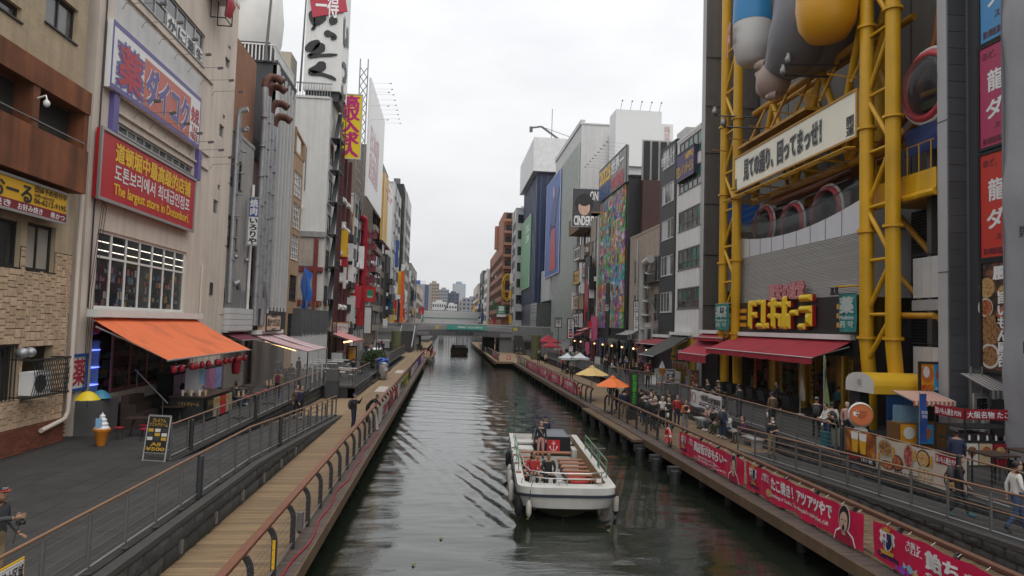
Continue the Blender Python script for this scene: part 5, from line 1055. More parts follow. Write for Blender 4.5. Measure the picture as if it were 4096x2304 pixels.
# grey scaffold sheet at the very right
sh_=thing('scaffold_sheet','grey sound-proof scaffold sheet covering the building under renovation','scaffold sheet',(20.6,17,3)); 
part(sh_,'sheet',MB().grid(lambda u,v:(20.5+.10*math.sin(u*26+v*2)+.06*math.sin(u*61+v*7)-.12*(v>.02)*math.sin(v*18)**8,8+15.5*u,2.0+37*v),70,60),M('grey_sheet',(.27,.27,.29),.55,var=.12,streak=.06),smooth=70)
part(sh_,'sheet_return',MB().grid(lambda u,v:(20.5+6*u,23.5+.08*math.sin(u*20),2.6+37*v),20,30),M('grey_sheet'),smooth=70)
text(sh_,'防音',(20.2,22.4,10.4),Vector((0,-1,0)),UP,.6,.42,m_ink,bold=.03); text(sh_,'防音',(20.2,22.3,6.3),Vector((0,-1,0)),UP,.6,.42,m_ink,bold=.03)
# ---- rainbow-sign office and black office
m_bandw=M('white_spandrel',(.68,.67,.65),.7,var=.08,streak=.12); m_blk=M('black_cladding',(.03,.031,.034),.55,var=.12,stretch=(1,6,.5))
zsn=[6.9+i*3.62 for i in range(5)]
HN=[(56.9,62.7,z+1.45,z+3.35) for z in zsn[:4]]+[(56.9,62.7,zsn[4]+.8,zsn[4]+2.7)]
NB=bld('white_banded_office','white banded office with wide windows under a purple sign','R',21.5,57.05,63.3,24.3,m_bandw,holes=[h for h in HN],back=12)
for h in HN: win(NB,'R',21.5,h,5,2,M('brown_alu',(.16,.14,.125),.5,.3),[gl[1],gl[2],M('green_blind',(.03,.14,.09),.2)],.1,split=True,rowf=[0,.38,1],t=.04)
sign('office_roof_sign','purple and gold roof sign of the white banded office reading 日宝レインボービル','R',21.2,(2704,628),(2776,690),M('purple_sign',(.055,.035,.12),.5,var=.3,scale=.3),[('NIPPO',.55,.12,.95,.35,m_yel,{'bold':.03}),('日宝レインボービル',.05,.45,.95,.85,m_yel,{'bold':.02})],.3,m_dsteel)
HB=[(63.9,67.6,z+1.2,z+3.2) for z in zsn[:5]]
KB=bld('black_clad_office','narrow black office with bright white window strips','R',21.4,63.4,68.1,24.6,m_blk,holes=HB,back=12)
for h in HB: win(KB,'R',21.4,h,4,1,M('white_alu',(.5,.5,.5),.5),[gl[1],M('white_blind',(.45,.45,.44),.3),gl[2]],.1,split=True)
text(KB,'若林グループ',(21.36,67.8,23.9),Vector((0,-1,0)),UP,4.1,.9,m_signw,bold=.02)
k=MB()
for i in range(4): k.tube([(22.5+.8*i,58.5+.5*i,24.3),(22.5+.8*i,58.5+.5*i,26.4)],.22,8)
k.tube([(23,60.5,24.3),(23,60.5,27.5)],.04,5); part(NB,'roof_antennas',k,M('antenna_beige',(.36,.34,.26),.6),smooth=50)
part(KB,'roof_box',MB().box(22.5,26,63.8,66.5,24.6,26.2),m_lgrey)
# ---- beige low building with pipes, brown box and slatted screen
PBh=[(69,71.2,7.2,10.2),(73.2,75.4,7.2,10.2),(69,71.2,11.5,14.2),(77,79,11.6,14.4),(77,79,7.4,10.4)]
QB=bld('beige_pipe_building','worn beige building hung with pipes, ducts and satellite dishes','R',21.8,68.2,81.0,17.2,M('worn_beige',(.36,.29,.24),.85,var=.15,streak=.25),holes=PBh,back=12)
for h in PBh: win(QB,'R',21.8,h,2,1,m_alu,gl,.12,split=True)
duct(QB,[(21.2,73,5),(21.2,73,12.6),(21.2,72.4,13.6),(21.2,70.5,13.8)],.42,M('white_duct',(.42,.42,.40),.5,streak=.15),n=12,rings=6); duct(QB,[(21.3,75.8,9),(21.3,75.8,16.5)],.12,m_alu); duct(QB,[(21.4,69,8),(21.4,71,9.5),(21.4,72.5,9.6)],.12,m_steel)
for c in((21.2,70.5,10.6),(21.2,70.4,13.9)): d_=part(QB,'satellite_dish',MB().lathe((0,0,0),[(.05,0),(.3,.06),(.42,.16)],14),m_signw,smooth=60); d_.location=Vector(c); d_.data.transform(Matrix.Rotation(R(70),4,'Y').inverted() if 0 else Matrix.Rotation(R(-70),4,'Y')); d_.location-=BASE[QB.name]; BASE[d_.name]=Vector(c); d_.data.transform(Matrix.Translation(BASE[QB.name]))
for c in((21.4,71.6,5.4),(21.4,76.8,5.1),(21.4,78.4,5.1)): ac_unit(QB,c,-1,1.3)
k=MB()
for i in range(14): k.box(21.1,21.14,68.6+i*.3,68.63+i*.3,11.4,12.4)
k.box(21.08,21.16,68.5,72.8,12.4,12.46); k.box(21.1,21.8,68.5,72.8,11.3,11.4); part(QB,'balcony_rail',k,m_dsteel)
part(QB,'brown_roof_box',MB().box(23.0,33,80.2,81.4,17.3,24.5),M('brown_panel',(.055,.022,.018),.6,streak=.2)); part(QB,'roof_parapet',MB().box(21.9,32,80.1,80.18,17,17.6),m_conc)
k=MB(); 
for i in range(9): part(QB,'black_slat',MB().box(23.2+i*1.05,23.2+i*1.05+.75,80.6,80.7,24.7,29.4),m_black)
part(QB,'slat_frame',MB().box(23,33,80.75,80.9,24.5,29.6),m_alu)
sg_=sign('vertical_script_sign','tall white vertical sign with thin black script on the beige building','R',21.0,(2536,1205),(2553,1375),m_signw,[('おはしブルール',.15,.04,.85,.9,m_ink,{'vert':True})],.3,m_dsteel)
sign('cafe_sign','grey and black sign with DESIGN lettering between the beige and black buildings','R',20.9,(2576,1290),(2604,1365),M('grey_sign',(.3,.3,.3),.5),[('DESIGN',.1,.12,.9,.25,m_signw)],.2,None,bands=[(.5,.35,.95,.9,m_ink)])
# ---- mural building
MBd=bld('mural_building','narrow building entirely covered by a colourful patchwork mural','R',21.5,81.1,96.4,25.0,m_black,back=12)
mc=[Mprint('mural_%d'%i,[tuple(v*.35 for v in c),c,tuple(min(.8,v*1.8+.08) for v in c)],1.6) for i,c in enumerate(((.5,.06,.04),(.6,.38,.03),(.05,.3,.5),(.28,.1,.35),(.1,.35,.1),(.55,.5,.45),(.55,.2,.03),(.03,.32,.3),(.5,.14,.25),(.03,.03,.03)))]
for j in range(9):
    for i in range(6):
        if i in(3,) and j<3: continue
        k=MB(); y0_,z0_=82.0+i*2.35,6.4+j*2.02; k.box(21.38,21.46,y0_+.012,y0_+2.338,z0_+.012,z0_+2.008,int(4.5+7*noise.noise((i*.55,j*.45,2)))%9)
        for q in range(16): 
            cy,cz,r_=y0_+rnd.uniform(.4,1.9),z0_+rnd.uniform(.4,1.6),rnd.choice((.12,.18,.25,.4,.6)); nn=rnd.randint(5,9); ph=rnd.random()*6; x_=21.375-q*.003
            k.add([(x_,min(max(cy+r_*rnd.uniform(.6,1.3)*math.cos(ph-2*math.pi*t/nn),y0_+.04),y0_+2.28),min(max(cz+r_*rnd.uniform(.6,1.3)*math.sin(ph-2*math.pi*t/nn),z0_+.05),z0_+1.96)) for t in range(nn)],[tuple(range(nn))],rnd.randrange(10))
        part(MBd,'mural_panel',k,mc)
part(MBd,'entrance_panel',MB().box(21.3,21.45,89.1,91.3,ZT,12.4),m_black); text(MBd,'GILA',(21.28,91.1,9.6),Vector((0,-1,0)),UP,1.8,.9,m_signw)
ms=sign('mural_roof_sign','roof sign with crowded multicoloured letters over the mural','R',21.2,(2405,830),(2512,672),M('sign_graph',(.25,.25,.24),.5),[],.3,m_dsteel,fr=(Vector((21.2,96.3,29.0)),FR['R'][0],FR['R'][1],15.0,4.6))
for i,(s_,m__) in enumerate((('2025',m_yel),('世界一',m_signw),('NEVER LIVE',m_blue),('中華街',m_crim))): text(ms,s_,(21.15,96-(i%2)*7,28.6-2.2*(i//2)),Vector((0,-1,0)),UP,6.6,1.9,m__,bold=.05)
lamp_arms(ms,21.2,82,95.5,29.3,9,2.2,-1)
# ---- beige windows building, brown tiled building with shop signs
b_=strip('beige_window_building','beige panel building with narrow dark windows left of the mural',21.4,96.5,102.5,22.5,M('beige_panel',(.42,.38,.33),.8,streak=.12),2,fl(6,20,3.6),2.6); 
b_=strip('brown_tiled_building','brown tiled building stacked with restaurant sign boxes',21.4,102.6,113,24,M('brown_grid_tile',(.19,.125,.075),.75,var=.2,streak=.1),2,fl(7,20,4.2),2.4)
part(b_,'overhang_box',MB().box(19.6,22,103,112,21.5,24),M('brown_grid_tile'))
for i,(z,mt,tx,tm_) in enumerate(((6.4,m_signw,'浪花',m_ink),(9.3,M('sign_cream'),'うな浩',m_ink),(13.4,m_yel,'串カツ',m_ink),(17.3,m_signw,'御好焼',m_ink),(14.2,m_signw,'大阪',m_crim))):
    sign('restaurant_sign_box','%s restaurant box sign reading %s on the brown tiled building'%('cream' if i==1 else 'yellow' if i==2 else 'white',('Naniwa','Unahiro','Kushikatsu','Okonomiyaki','Osaka in red')[i]),'R',20.7,(0,0),(0,0),mt,[(tx,.1,.15,.9,.85,tm_,{'bold':.03})],.7,m_dsteel,fr=(Vector((20.7,112.5 if i<4 else 104.8,z+2.2)),FR['R'][0],FR['R'][1],5.2 if i<4 else 2.0,2.2))
sd=thing('round_shop_emblem','dark vertical sign frame with a large red oval emblem','sign',(20.6,102,6)); part(sd,'panel',MB().box(20.6,20.9,98.8,102.4,5,17),m_ink); disc(sd,(20.58,100.6,11.2),2.6,m_crim,sx=.5,name='red_oval')
sign('pink_shop_front','bright pink shop front panel beside the mural entrance','R',20.9,(0,0),(0,0),M('hot_pink',(.62,.12,.25),.6),[('OPEN',.1,.5,.5,.7,m_signw)],.4,None,cat='shop front',fr=(Vector((20.9,101,8.0)),FR['R'][0],FR['R'][1],5,6.2))
pst=sign('portrait_billboard','black billboard with a young dark-haired person and pale lettering above the brown building','F',102.6,(2290,752),(2402,910),M('poster_black',(.05,.05,.055),.5),[('ONE',.62,.06,.98,.3,m_signw),('CINDERELLA',.08,.72,1.0,.96,m_signw,{'bold':.04})],.4,m_alu,cat='billboard')
a,u,n,w,h=frame('F',102.6,(2290,752),(2402,910)); disc(pst,a+u*w*.42-UP*h*.50,h*.2,M('portrait_skin',(.55,.36,.27),.5),Vector((0,-1,0)),'portrait_face',.78,.03); disc(pst,a+u*w*.42-UP*h*.40,h*.27,M('portrait_black',(.015,.012,.012),.5),Vector((0,-1,0)),'portrait_hair',.9,.02); disc(pst,a+u*w*.42-UP*h*.33,h*.13,M('portrait_black'),Vector((0,-1,0)),'portrait_fringe',1.2,.04); disc(pst,a+u*w*.4-UP*h*.86,h*.12,M('portrait_coat',(.05,.05,.06),.5),Vector((0,-1,0)),'portrait_coat',2.6,.011)
# ---- tall white building group
b_=bld('white_louvre_building','tall white building with pale glass louvres and a blue figure billboard','R',21.6,113.2,141.0,41,m_lgrey,back=14)
for i in range(26): part(b_,'glass_louvre',MB().box(21.3,21.55,113.6+i*1.05,113.9+i*1.05,4,38),M('pale_louvre',(.38,.42,.39),.3))
part(b_,'roof_frame',MB().box(21.4,22.2,113.2,141,41,41.8),m_lgrey); duct(b_,[(27,112.6,30),(27,112.6,39.5),(28,112.6,40.2),(29,112.6,40)],.5,m_lgrey,rings=4); duct(b_,[(29,112.6,30),(29,112.6,38.5)],.9,m_lgrey,rings=5)
sign('figure_billboard','tall blue billboard with a simple red and blue sports figure shape','R',21.1,(0,0),(0,0),M('billboard_blue',(.03,.10,.38),.5,var=.1),[],.3,m_signw,cat='billboard',fr=(Vector((21.1,150,37.5)),FR['R'][0],FR['R'][1],19,20.5))
o_=bpy.data.objects.get('figure_billboard'); BASE.setdefault(o_.name,Vector(o_.location)); 
for nm_,pts_,mt_ in(('red_shape',[(-5,18),(4,18),(3,24),(1.5,27),(-2.5,27),(-4,23)],M('billboard_red',(.42,.03,.05),.5)),('blue_shape',[(-2.6,26.8),(1.8,26.8),(3.4,30),(6.5,33.5),(5.6,34.4),(2,32.2),(.8,33),(-1.8,33),(-4.6,29.5),(-6.4,25.5),(-5.2,25.2),(-3,28.6)],M('billboard_navy',(.02,.045,.2),.5)),('round_shape',[(1.1*math.cos(t_)-.4,34.2+1.3*math.sin(t_)) for t_ in [2*math.pi*i/14 for i in range(14)]],M('portrait_skin'))): part(o_,nm_,MB().add([(21.04-(.02 if nm_=='round_shape' else 0),138.5-p_,q_) for p_,q_ in pts_],[tuple(range(len(pts_)))]),mt_)
wb=thing('blank_roof_billboard','large blank white billboard box on the roof behind the mural','billboard',(27.8,100,30)); part(wb,'panel',MB().box(24.3,31.4,100,104,31.0,39.6),M('billboard_blank',(.74,.74,.74),.6,var=.03)); part(wb,'support',MB().box(25,31,100.5,103,24.9,31),m_lgrey)
for i in range(5): part(wb,'top_lamp',MB().tube([(25+i*1.5,100,39.6),(25+i*1.5,99,40.6)],.03,5).box(24.9+i*1.5,25.1+i*1.5,98.8,99.0,40.5,40.65),m_steel)
sign('faint_roof_sign','narrow white roof sign with faint red outlined characters','F',100.5,(2645,495),(2690,668),M('billboard_blank'),[('梅菜京千美',.25,.05,.75,.95,M('faint_red',(.5,.35,.33),.5),{'vert':True})],.6)
# navy tower beyond the bridge
nv=bld('navy_tower','slim navy-blue ribbed tower with a white rooftop box beyond the bridge','R',20.2,158,187,42.5,M('navy_panel',(.012,.022,.075),.35,var=.3,scale=.4),back=14)
for i in range(12): part(nv,'rib',MB().box(19.8,20.3,158.4+i*2.4,159.2+i*2.4,12,42.4),M('navy_rib',(.04,.06,.12),.4))
for i in range(7): part(nv,'front_rib',MB().box(20.6+i*1.5,20.9+i*1.5,157.7,158,12,42.4),M('navy_rib'))
part(nv,'white_roof_box',MB().box(18.7,34,156.5,187,42.6,50.6),M('roof_box_white',(.66,.66,.66),.6)); part(nv,'roof_crane',MB().bar((25,158,50.6),(20.5,158,53.6),.4,.4).bar((20.5,158,53.6),(18.3,158,53.2),.35,.35).box(17.7,18.4,157.6,158.4,52.2,53.4).bar((20.5,158,53.6),(29,158,51),.1),m_steel); part(nv,'roof_mast',MB().tube([(23,158,50.6),(23,158,58)],.08,5),m_steel)
part(nv,'glass_shop_box',MB().box(19.0,24,146,157,5.5,11.5),Mclear('shop_box_glass',(.12,.13,.13),.7)); part(nv,'shop_box_core',MB().box(20.5,23.9,147,156.5,5.6,11.4),M('shop_core',(.10,.09,.07),.8)); part(nv,'grey_upper_box',MB().box(21.3,24,143,157,12,19),m_lgrey)
sign('green_billboard','tall green billboard with a pale figure on the navy tower','R',19.5,(0,0),(0,0),M('billboard_green',(.10,.32,.14),.5),[('SOUL\nCAN',.5,.1,.9,.35,m_signw)],.3,m_signw,cat='billboard',fr=(Vector((19.5,186,34)),FR['R'][0],FR['R'][1],20,18))
for i,(X_,y0_,y1_,z1_,mt,nm,lb) in enumerate(((18.0,188,199,39,m_lgrey,'grey_window_building','pale grey building with a vertical sign next to the navy tower'),(14.6,262,285,27,m_bandw,'white_narrow_building','narrow white building beyond the terracotta hotel'),(14,286,310,29,m_dgrey,'dark_narrow_building','dark narrow building with a lit round sign far along the north bank'),(13.4,311,370,25,m_cream,'cream_far_building','cream building in the distance on the north bank'))):
    b_=strip(nm,lb,X_,y0_,y1_,z1_,mt,3,fl(8,z1_-4,3.6),2.2)
    if i==0:
        for z in fl(8,35,4.5): part(b_,'end_window',MB().box(18.6,20.4,187.9,187.97,z,z+2.4),m_glass)
m_tcb=M('terracotta_brick',(.33,.14,.085),.8,streak=.12)
tb_=strip('terracotta_building','terracotta tower with a yellow oval sign frame and stepped balconies',15.5,200,261,31,m_tcb,14,fl(8,28,3.5),2.2)
part(tb_,'stepped_top',MB().box(15.6,24,201,222,31,40),m_tcb); part(tb_,'corner_turret',MB().tube([(15.8,221,31),(15.8,221,38.5)],1.5,12),m_tcb,smooth=50)
for z in fl(9,37,3.5): part(tb_,'balcony',MB().box(15.7,20,198.9,200,z,z+.8),M('terracotta_light',(.40,.21,.14),.8)); part(tb_,'end_window',MB().box(16.2,17.8,199.85,199.96,z+.9,z+2.6),m_glass)
for r_,q_ in((1.5,.22),(.95,.16)): part(tb_,'yellow_oval_frame',MB().tube([(17+r_*math.cos(t),198.7,17.5+(2.4+r_)*math.sin(t)) for t in [2*math.pi*i/24 for i in range(25)]],q_,6),m_yel,smooth=60)
sign('medicine_shop_sign','green and white 薬 medicine sign low on the terracotta tower','F',198.5,(1988,1222),(2022,1268),M('shop_green',(.02,.22,.10),.5),[('薬',.2,.05,.8,.5,m_signw,{'bold':.05}),('Medicine',.15,.55,.85,.68,m_signw)],.3,None,bands=[(0,.78,1,1,m_signw)])
# ================================================================ BRIDGE AND FAR CITY
m_bgrey=M('bridge_panel_grey',(.105,.107,.113),.6,var=.1,rv=.08,streak=.08); m_bg2=M('bridge_parapet_grey',(.185,.185,.19),.65,var=.1,rv=.07,streak=.1); m_pale=M('bridge_pale_rail',(.36,.365,.37),.5,.2,var=.08)
BR=thing('arched_bridge','grey arched bridge with finned railing and a teal banner, crowded with people','bridge',(3.5,140,4)); Yb=BRY
def bz(x): t=(x-3.5)/9.5; return 4.95+.28*(1-t*t)+.02*x*.0
n=24
for i in range(n):
    x0,x1=-6+19*i/n+.02,-6+19*(i+1)/n-.02; y=Yb-.9*math.cos((i+.5-n/2)/n*2.2); k=MB()
    zb0=3.75+.25*(1-(((x0+x1)/2-3.5)/9.5)**2); k.box(x0,x1,y,y+.3,zb0,bz((x0+x1)/2)); part(BR,'beam_panel',k,m_bgrey)
for i in range(110):
    x=-6+19*(i+.5)/110
    if 2.0<x<7.8 and 0: continue
    y=Yb-.95*math.cos((x-3.5)/19*2.2); part(BR,'railing_fin',MB().box(x-.035,x+.035,y,y+.16,bz(x)+.03,bz(x)+.85),m_pale)
part(BR,'railing_top',MB().tube([(-6+19*i/20,Yb-.9*math.cos((i-10)/20*2.2)+.05,bz(-6+19*i/20)+.9) for i in range(21)],.07,6),m_pale,smooth=60)
for i in range(34): part(BR,'parapet_panel',MB().box(-14+1.12*i,-14+1.12*i+1.1,Yb+3,Yb+3.2,4.7,6.05+.25*math.sin(min(1,max(0,i/33))*math.pi)),m_bg2)
part(BR,'parapet_coping',MB().tube([(-14+38*i/20,Yb+3.1,6.1+.25*math.sin(i/20*math.pi)) for i in range(21)],.12,6),m_pale,smooth=60)
k=MB(); k.box(-14,24,Yb,Yb+14,4.5,4.75); k.box(-6,13,Yb-.6,Yb+1,4.0,4.7); k.box(12.9,24,Yb-.4,Yb+.2,3.6,5.35); k.box(-14,-6,Yb+1,Yb+1.4,1.2,5.2); part(BR,'deck_slab',k,m_bg2)
for x0,x1 in((-7.2,-5.6),(10.6,13)): part(BR,'pier',MB().box(x0,x1,Yb,Yb+12,-1,4.5),m_bg2)
part(BR,'central_pier',MB().box(7.6,10,Yb+6,Yb+12,-1,4.5),m_black)
for i,x in enumerate((-2.5,4.4,13.6)): part(BR,'yellow_plate',MB().box(x,x+.85,Yb+2.9,Yb+2.98,5.25,5.95),M('plate_yellow',(.6,.42,.02),.5))
tb=thing('teal_bridge_banner','long teal banner hung along the arched bridge railing','banner',(3.5,Yb-1.1,5)); part(tb,'cloth',MB().grid(lambda u,v:(-.1+7.8*u,Yb-1.12-.04*math.sin(u*40),bz(-.1+7.8*u)+.95-.95*v),24,4),M('teal_banner',(.05,.36,.29),.6,var=.15),smooth=60); text(tb,'道頓堀川 水辺の遊歩道',(2,Yb-1.2,5.95),Vector((1,0,0)),UP,5,.42,m_signw)
text(BR,'えびす橋',(1.6,Yb-1.0,4.85),Vector((1,0,0)),UP,3.6,.55,m_ink,keep=False,bold=.02)
# stairs at the south end
s_=steps('bridge_stairs','grey stairs with pale handrails climbing from the south deck to the bridge',-8.9,-6.4,126,136,ZD,4.7,18,'y')
for x in(-8.95,-6.35): part(s_,'handrail',MB().bar((x,125.5,ZD+1.0),(x,136.5,5.7),.16,.3),m_pale)
wl=MB(); wl.box(-14,-9.3,133,134,ZT,5.2); wl.box(-13,-9.3,124,133,ZT,3.0,1); solo('bridge_abutment_wall',wl,[m_bg2,m_conc],'grey concrete abutment wall with ramp beside the bridge stairs','wall')
k=thing('ramp_handrail','slatted pale handrail along the ramp by the south bridge abutment','railing',(-11,132,3.5)); part(k,'rail',MB().bar((-14,132.5,5.6),(-9,132.5,5.4),.12,.12),m_pale)
for i in range(30): part(k,'baluster',MB().box(-14+i*.17,-13.94+i*.17,132.45,132.55,4.4,5.5),m_pale)
for x,y,lb in((-8.2,112,'green netted column beside the south deck near the bridge stairs'),(14.6,112,'green netted column beside the north terrace near the bridge')): solo('netted_column',MB().lathe((x,y,ZD),[(.75,0),(.78,.5),(.75,2.6),(.78,4.0),(.7,4.05)],14),M('green_net',(.11,.12,.055),.9,var=.3,stretch=(8,8,1)),lb,'column',smooth=40)
nb=MB(); nb.box(13.0,24,Yb-.2,Yb+.1,ZD,3.5); nb.box(15.3,19,Yb-.4,Yb-.25,ZT,3.2,1); solo('bridge_abutment_wall',nb,[m_bg2,m_black],'grey abutment wall with a dark opening under the north end of the bridge','wall')
st2=steps('bridge_stairs','stairs rising to the bridge at its north end',13.4,15,128,137,ZD,4.4,12,'y')
# white concourse across the canal further on
cc=thing('covered_bridge','long white panelled bridge crossing the canal in the distance','bridge',(0,300,4)); part(cc,'body',MB().box(-22,14,300,312,7.4,11.9),M('concourse_white',(.48,.5,.5),.6,var=.08)); part(cc,'lower_band',MB().box(-22,14,299.7,300,5.5,7.3),m_lgrey); part(cc,'green_stripe',MB().box(-22,14,299.8,299.95,8.8,9.1),M('stripe_green',(.2,.34,.28),.6))
for i in range(22): part(cc,'mullion',MB().box(-22+i*1.65,-21.8+i*1.65,299.75,299.98,9.15,11.8),m_lgrey)
for x in(-13,12): part(cc,'pier',MB().box(x-1,x+1,301,311,-1,5.4),m_conc)
# ---- skyline
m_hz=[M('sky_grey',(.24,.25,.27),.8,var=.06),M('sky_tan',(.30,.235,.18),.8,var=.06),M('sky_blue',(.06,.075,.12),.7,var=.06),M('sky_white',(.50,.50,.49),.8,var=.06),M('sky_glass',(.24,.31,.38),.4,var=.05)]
m_fw=M('far_window',(.05,.06,.075),.2,var=.1)
def tower(label,tl,br,Y,mat,cols,rows,depth=14,band=None,name='distant_tower',zg=ZT):
    a=px(*tl,Y=Y); b=px(*br,Y=Y); r=thing(name,label,'building',((a.x+b.x)/2,Y,zg)); part(r,'wall',MB().box(a.x,b.x,Y,Y+depth,zg,a.z),mat); H_=a.z-zg; W_=b.x-a.x
    for j in range(rows):
        z=zg+H_*(j+.35)/(rows+.3); hh=H_/(rows+.3)*.5
        if band: part(r,'window_band',MB().box(a.x+W_*.06,b.x-W_*.06,Y-.15,Y-.02,z,z+hh),band)
        else:
            for i in range(cols): x=a.x+W_*(i+.22)/cols; part(r,'window',MB().box(x,x+W_/cols*.56,Y-.12,Y-.02,z,z+hh),m_fw)
    part(r,'roof_plant',MB().box(a.x+W_*.25,a.x+W_*.7,Y+2,Y+9,a.z,a.z+H_*.05),mat); return r
tw_=tower('grey apartment tower with white balcony bands and a rooftop sign',(1652,1138),(1716,1290),480,m_hz[0],4,13,band=m_hz[3])
part(tw_,'end_wall',MB().box(px(1676,1138,Y=480).x,px(1700,1138,Y=480).x,479.7,480.2,ZT,px(1676,1136,Y=480).z),m_hz[0]); part(tw_,'dark_side',MB().box(px(1700,1138,Y=480).x,px(1716,1138,Y=480).x,479.6,480.1,ZT,px(1706,1138,Y=480).z),m_hz[2])
a=px(1655,1120,Y=480); part(tw_,'rooftop_sign',MB().box(a.x,a.x+4.6,481,481.5,a.z-2.6,a.z),m_blue); part(tw_,'rooftop_sign',MB().box(a.x+4.7,a.x+8.4,481,481.5,a.z-2.6,a.z),m_signw)
tower('tan apartment tower behind the grey one',(1717,1132),(1751,1290),620,m_hz[1],4,14); tower('stepped grey office tower in the far distance',(1755,1157),(1792,1290),700,m_hz[0],5,12); tower('white mid-rise office block beyond the covered bridge',(1730,1206),(1782,1290),420,m_hz[3],6,5)
tower('cream stepped mid-rise with exterior stairs beyond the covered bridge',(1784,1216),(1826,1290),430,m_hz[3],4,6); tower('dark navy apartment tower behind the mid-rise blocks',(1791,1171),(1833,1290),560,m_hz[2],3,10); tower('pale blue glass skyscraper fading on the horizon',(1811,1134),(1858,1290),900,m_hz[4],1,22,band=m_hz[3]); tower('small brown block beside the navy tower',(1838,1203),(1852,1290),600,m_hz[1],2,6); tower('pale low block filling the skyline left of the apartment tower',(1560,1205),(1652,1290),520,m_hz[3],7,6); tower('grey block at the right of the skyline',(1850,1190),(1960,1290),520,m_hz[0],7,8)
cr_=thing('far_crane','dark crane boom leaning over the covered bridge','crane',px(1766,1290,Y=390)); part(cr_,'boom',MB().bar(px(1768,1262,Y=390),px(1811,1178,Y=390),.7,.7),m_dgrey); part(cr_,'cab',MB().box(px(1766,1290,Y=390).x-1.5,px(1766,1290,Y=390).x+1.5,389,392,ZT,px(1768,1258,Y=390).z),m_dgrey)
# ================================================================ STREET FURNITURE, STALLS
ex=Vector((1,0,0)); ey=Vector((0,1,0))
m_tablew=M('table_white',(.55,.55,.55),.5,var=.05); m_redst=M('stool_red',(.36,.02,.04),.5,var=.08); m_menu=M('menu_black',(.02,.02,.02),.5,var=.1); m_gold=M('menu_gold',(.5,.3,.04),.5,var=.05)
# --- A-frame price board
r=thing('price_board','black folding sidewalk board advertising ¥500 soft cream','sandwich board',(-9.05,22.75,ZT)); u_=Vector((.97,-.24,0)).normalized(); nn=Vector((-.24,-.97,0)).normalized()
A0=Vector((-9.42,22.85,ZT+.28)); tilt=Vector((.03,.16,1)).normalized()
part(r,'panel',MB().ob(A0+u_*.38+tilt*.55,u_*.36,tilt*.55,tilt.cross(u_)*.015),m_menu)
f=MB(); f.bar(A0-tilt*.28,A0+tilt*1.14,.035); f.bar(A0+u_*.76-tilt*.28,A0+u_*.76+tilt*1.14,.035); f.bar(A0+tilt*1.13,A0+u_*.76+tilt*1.13,.05); f.bar(A0-tilt*.02,A0+u_*.76-tilt*.02,.03); bt_=Vector((.0,.55,0))
for q in(0,.76): f.bar(A0+u_*q+tilt*1.1,A0+u_*q+bt_-UP*.28+ey*.2,.03)
f.bar(A0+bt_-UP*.05+ey*.2,A0+u_*.76+bt_-UP*.05+ey*.2,.025); f.bar(A0-tilt*.26,A0+u_*.76-tilt*.26,.03); part(r,'frame',f,m_alu)
for s_,v0,v1,mt in(('プレミアム\nソフトクリーム',1.05,.80,m_gold),('All\n¥500',.30,.05,m_gold)): text(r,s_,A0+u_*.06+tilt*v1*0+tilt*v0,u_,tilt,.64,v0-v1,mt,bold=.03,lift=.02)
for j in range(3):
    for i in range(3): part(r,'menu_picture',MB().ob(A0+u_*(.14+.24*i)+tilt*(.42+.13*j)-tilt.cross(u_)*-.018*(1 if tilt.cross(u_).dot(nn)>0 else -1),u_*.09,tilt*.05,nn*.003),[m_plate,m_dgrey,m_gold][(i+j)%3])
# --- giant soft-serve cone
def cone(label,loc,s=1,cm=None):
    c=thing('soft_serve_cone',label,'ice cream model',loc); part(c,'cone',MB().lathe(loc,[(.12*s,0),(.15*s,.05*s),(.22*s,.45*s),(.27*s,.5*s),(.27*s,.56*s),(.22*s,.58*s)],14),cm or M('cone_orange',(.60,.22,.025),.5,var=.1),smooth=50)
    pr=[]
    for i in range(25): t=i/24; pr.append(((.225*(1-t)**.75+.018*math.sin(t*26))*s,(.56+.55*t)*s))
    part(c,'swirl',MB().lathe(loc,pr,14),M('cream_white',(.66,.66,.70),.4,var=.05),smooth=70); return c
c_=cone('giant white soft-serve cone model standing outside the cream drugstore building',px(403,1783,Z=ZT)+Vector((0,0,0)),1.05); part(c_,'paper_label',MB().box(c_.location.x-.1,c_.location.x+.1,c_.location.y-.25,c_.location.y-.23,ZT+.68,ZT+.98),M('label_blue',(.25,.48,.7),.5))
def umbrella_small(label,c,mat,r_=.42):
    u=thing('open_umbrella',label,'umbrella',c); b_=MB(); n=8
    for i in range(n):
        t0,t1=2*math.pi*i/n,2*math.pi*(i+1)/n
        b_.grid(lambda a,b2:(c[0]+r_*a*math.cos(t0+(t1-t0)*b2),c[1]+r_*a*math.sin(t0+(t1-t0)*b2),c[2]+.32*(1-a*a)+.02*a*math.cos((b2-.5)*2)),5,4)
    part(u,'canopy',b_,mat,smooth=50); part(u,'shaft',MB().tube([(c[0],c[1],c[2]-.3),(c[0],c[1],c[2]+.4)],.012,5),m_dsteel); return u
umbrella_small('open plain yellow umbrella on the concrete plinth beside the shop steps',tuple(px(350,1600,X=-12.95)),M('umbrella_yellow',(.66,.50,.02),.5)); umbrella_small('open blue umbrella behind the yellow one on the plinth',tuple(px(402,1593,X=-13.2)),M('umbrella_blue',(.06,.27,.42),.5),.38)
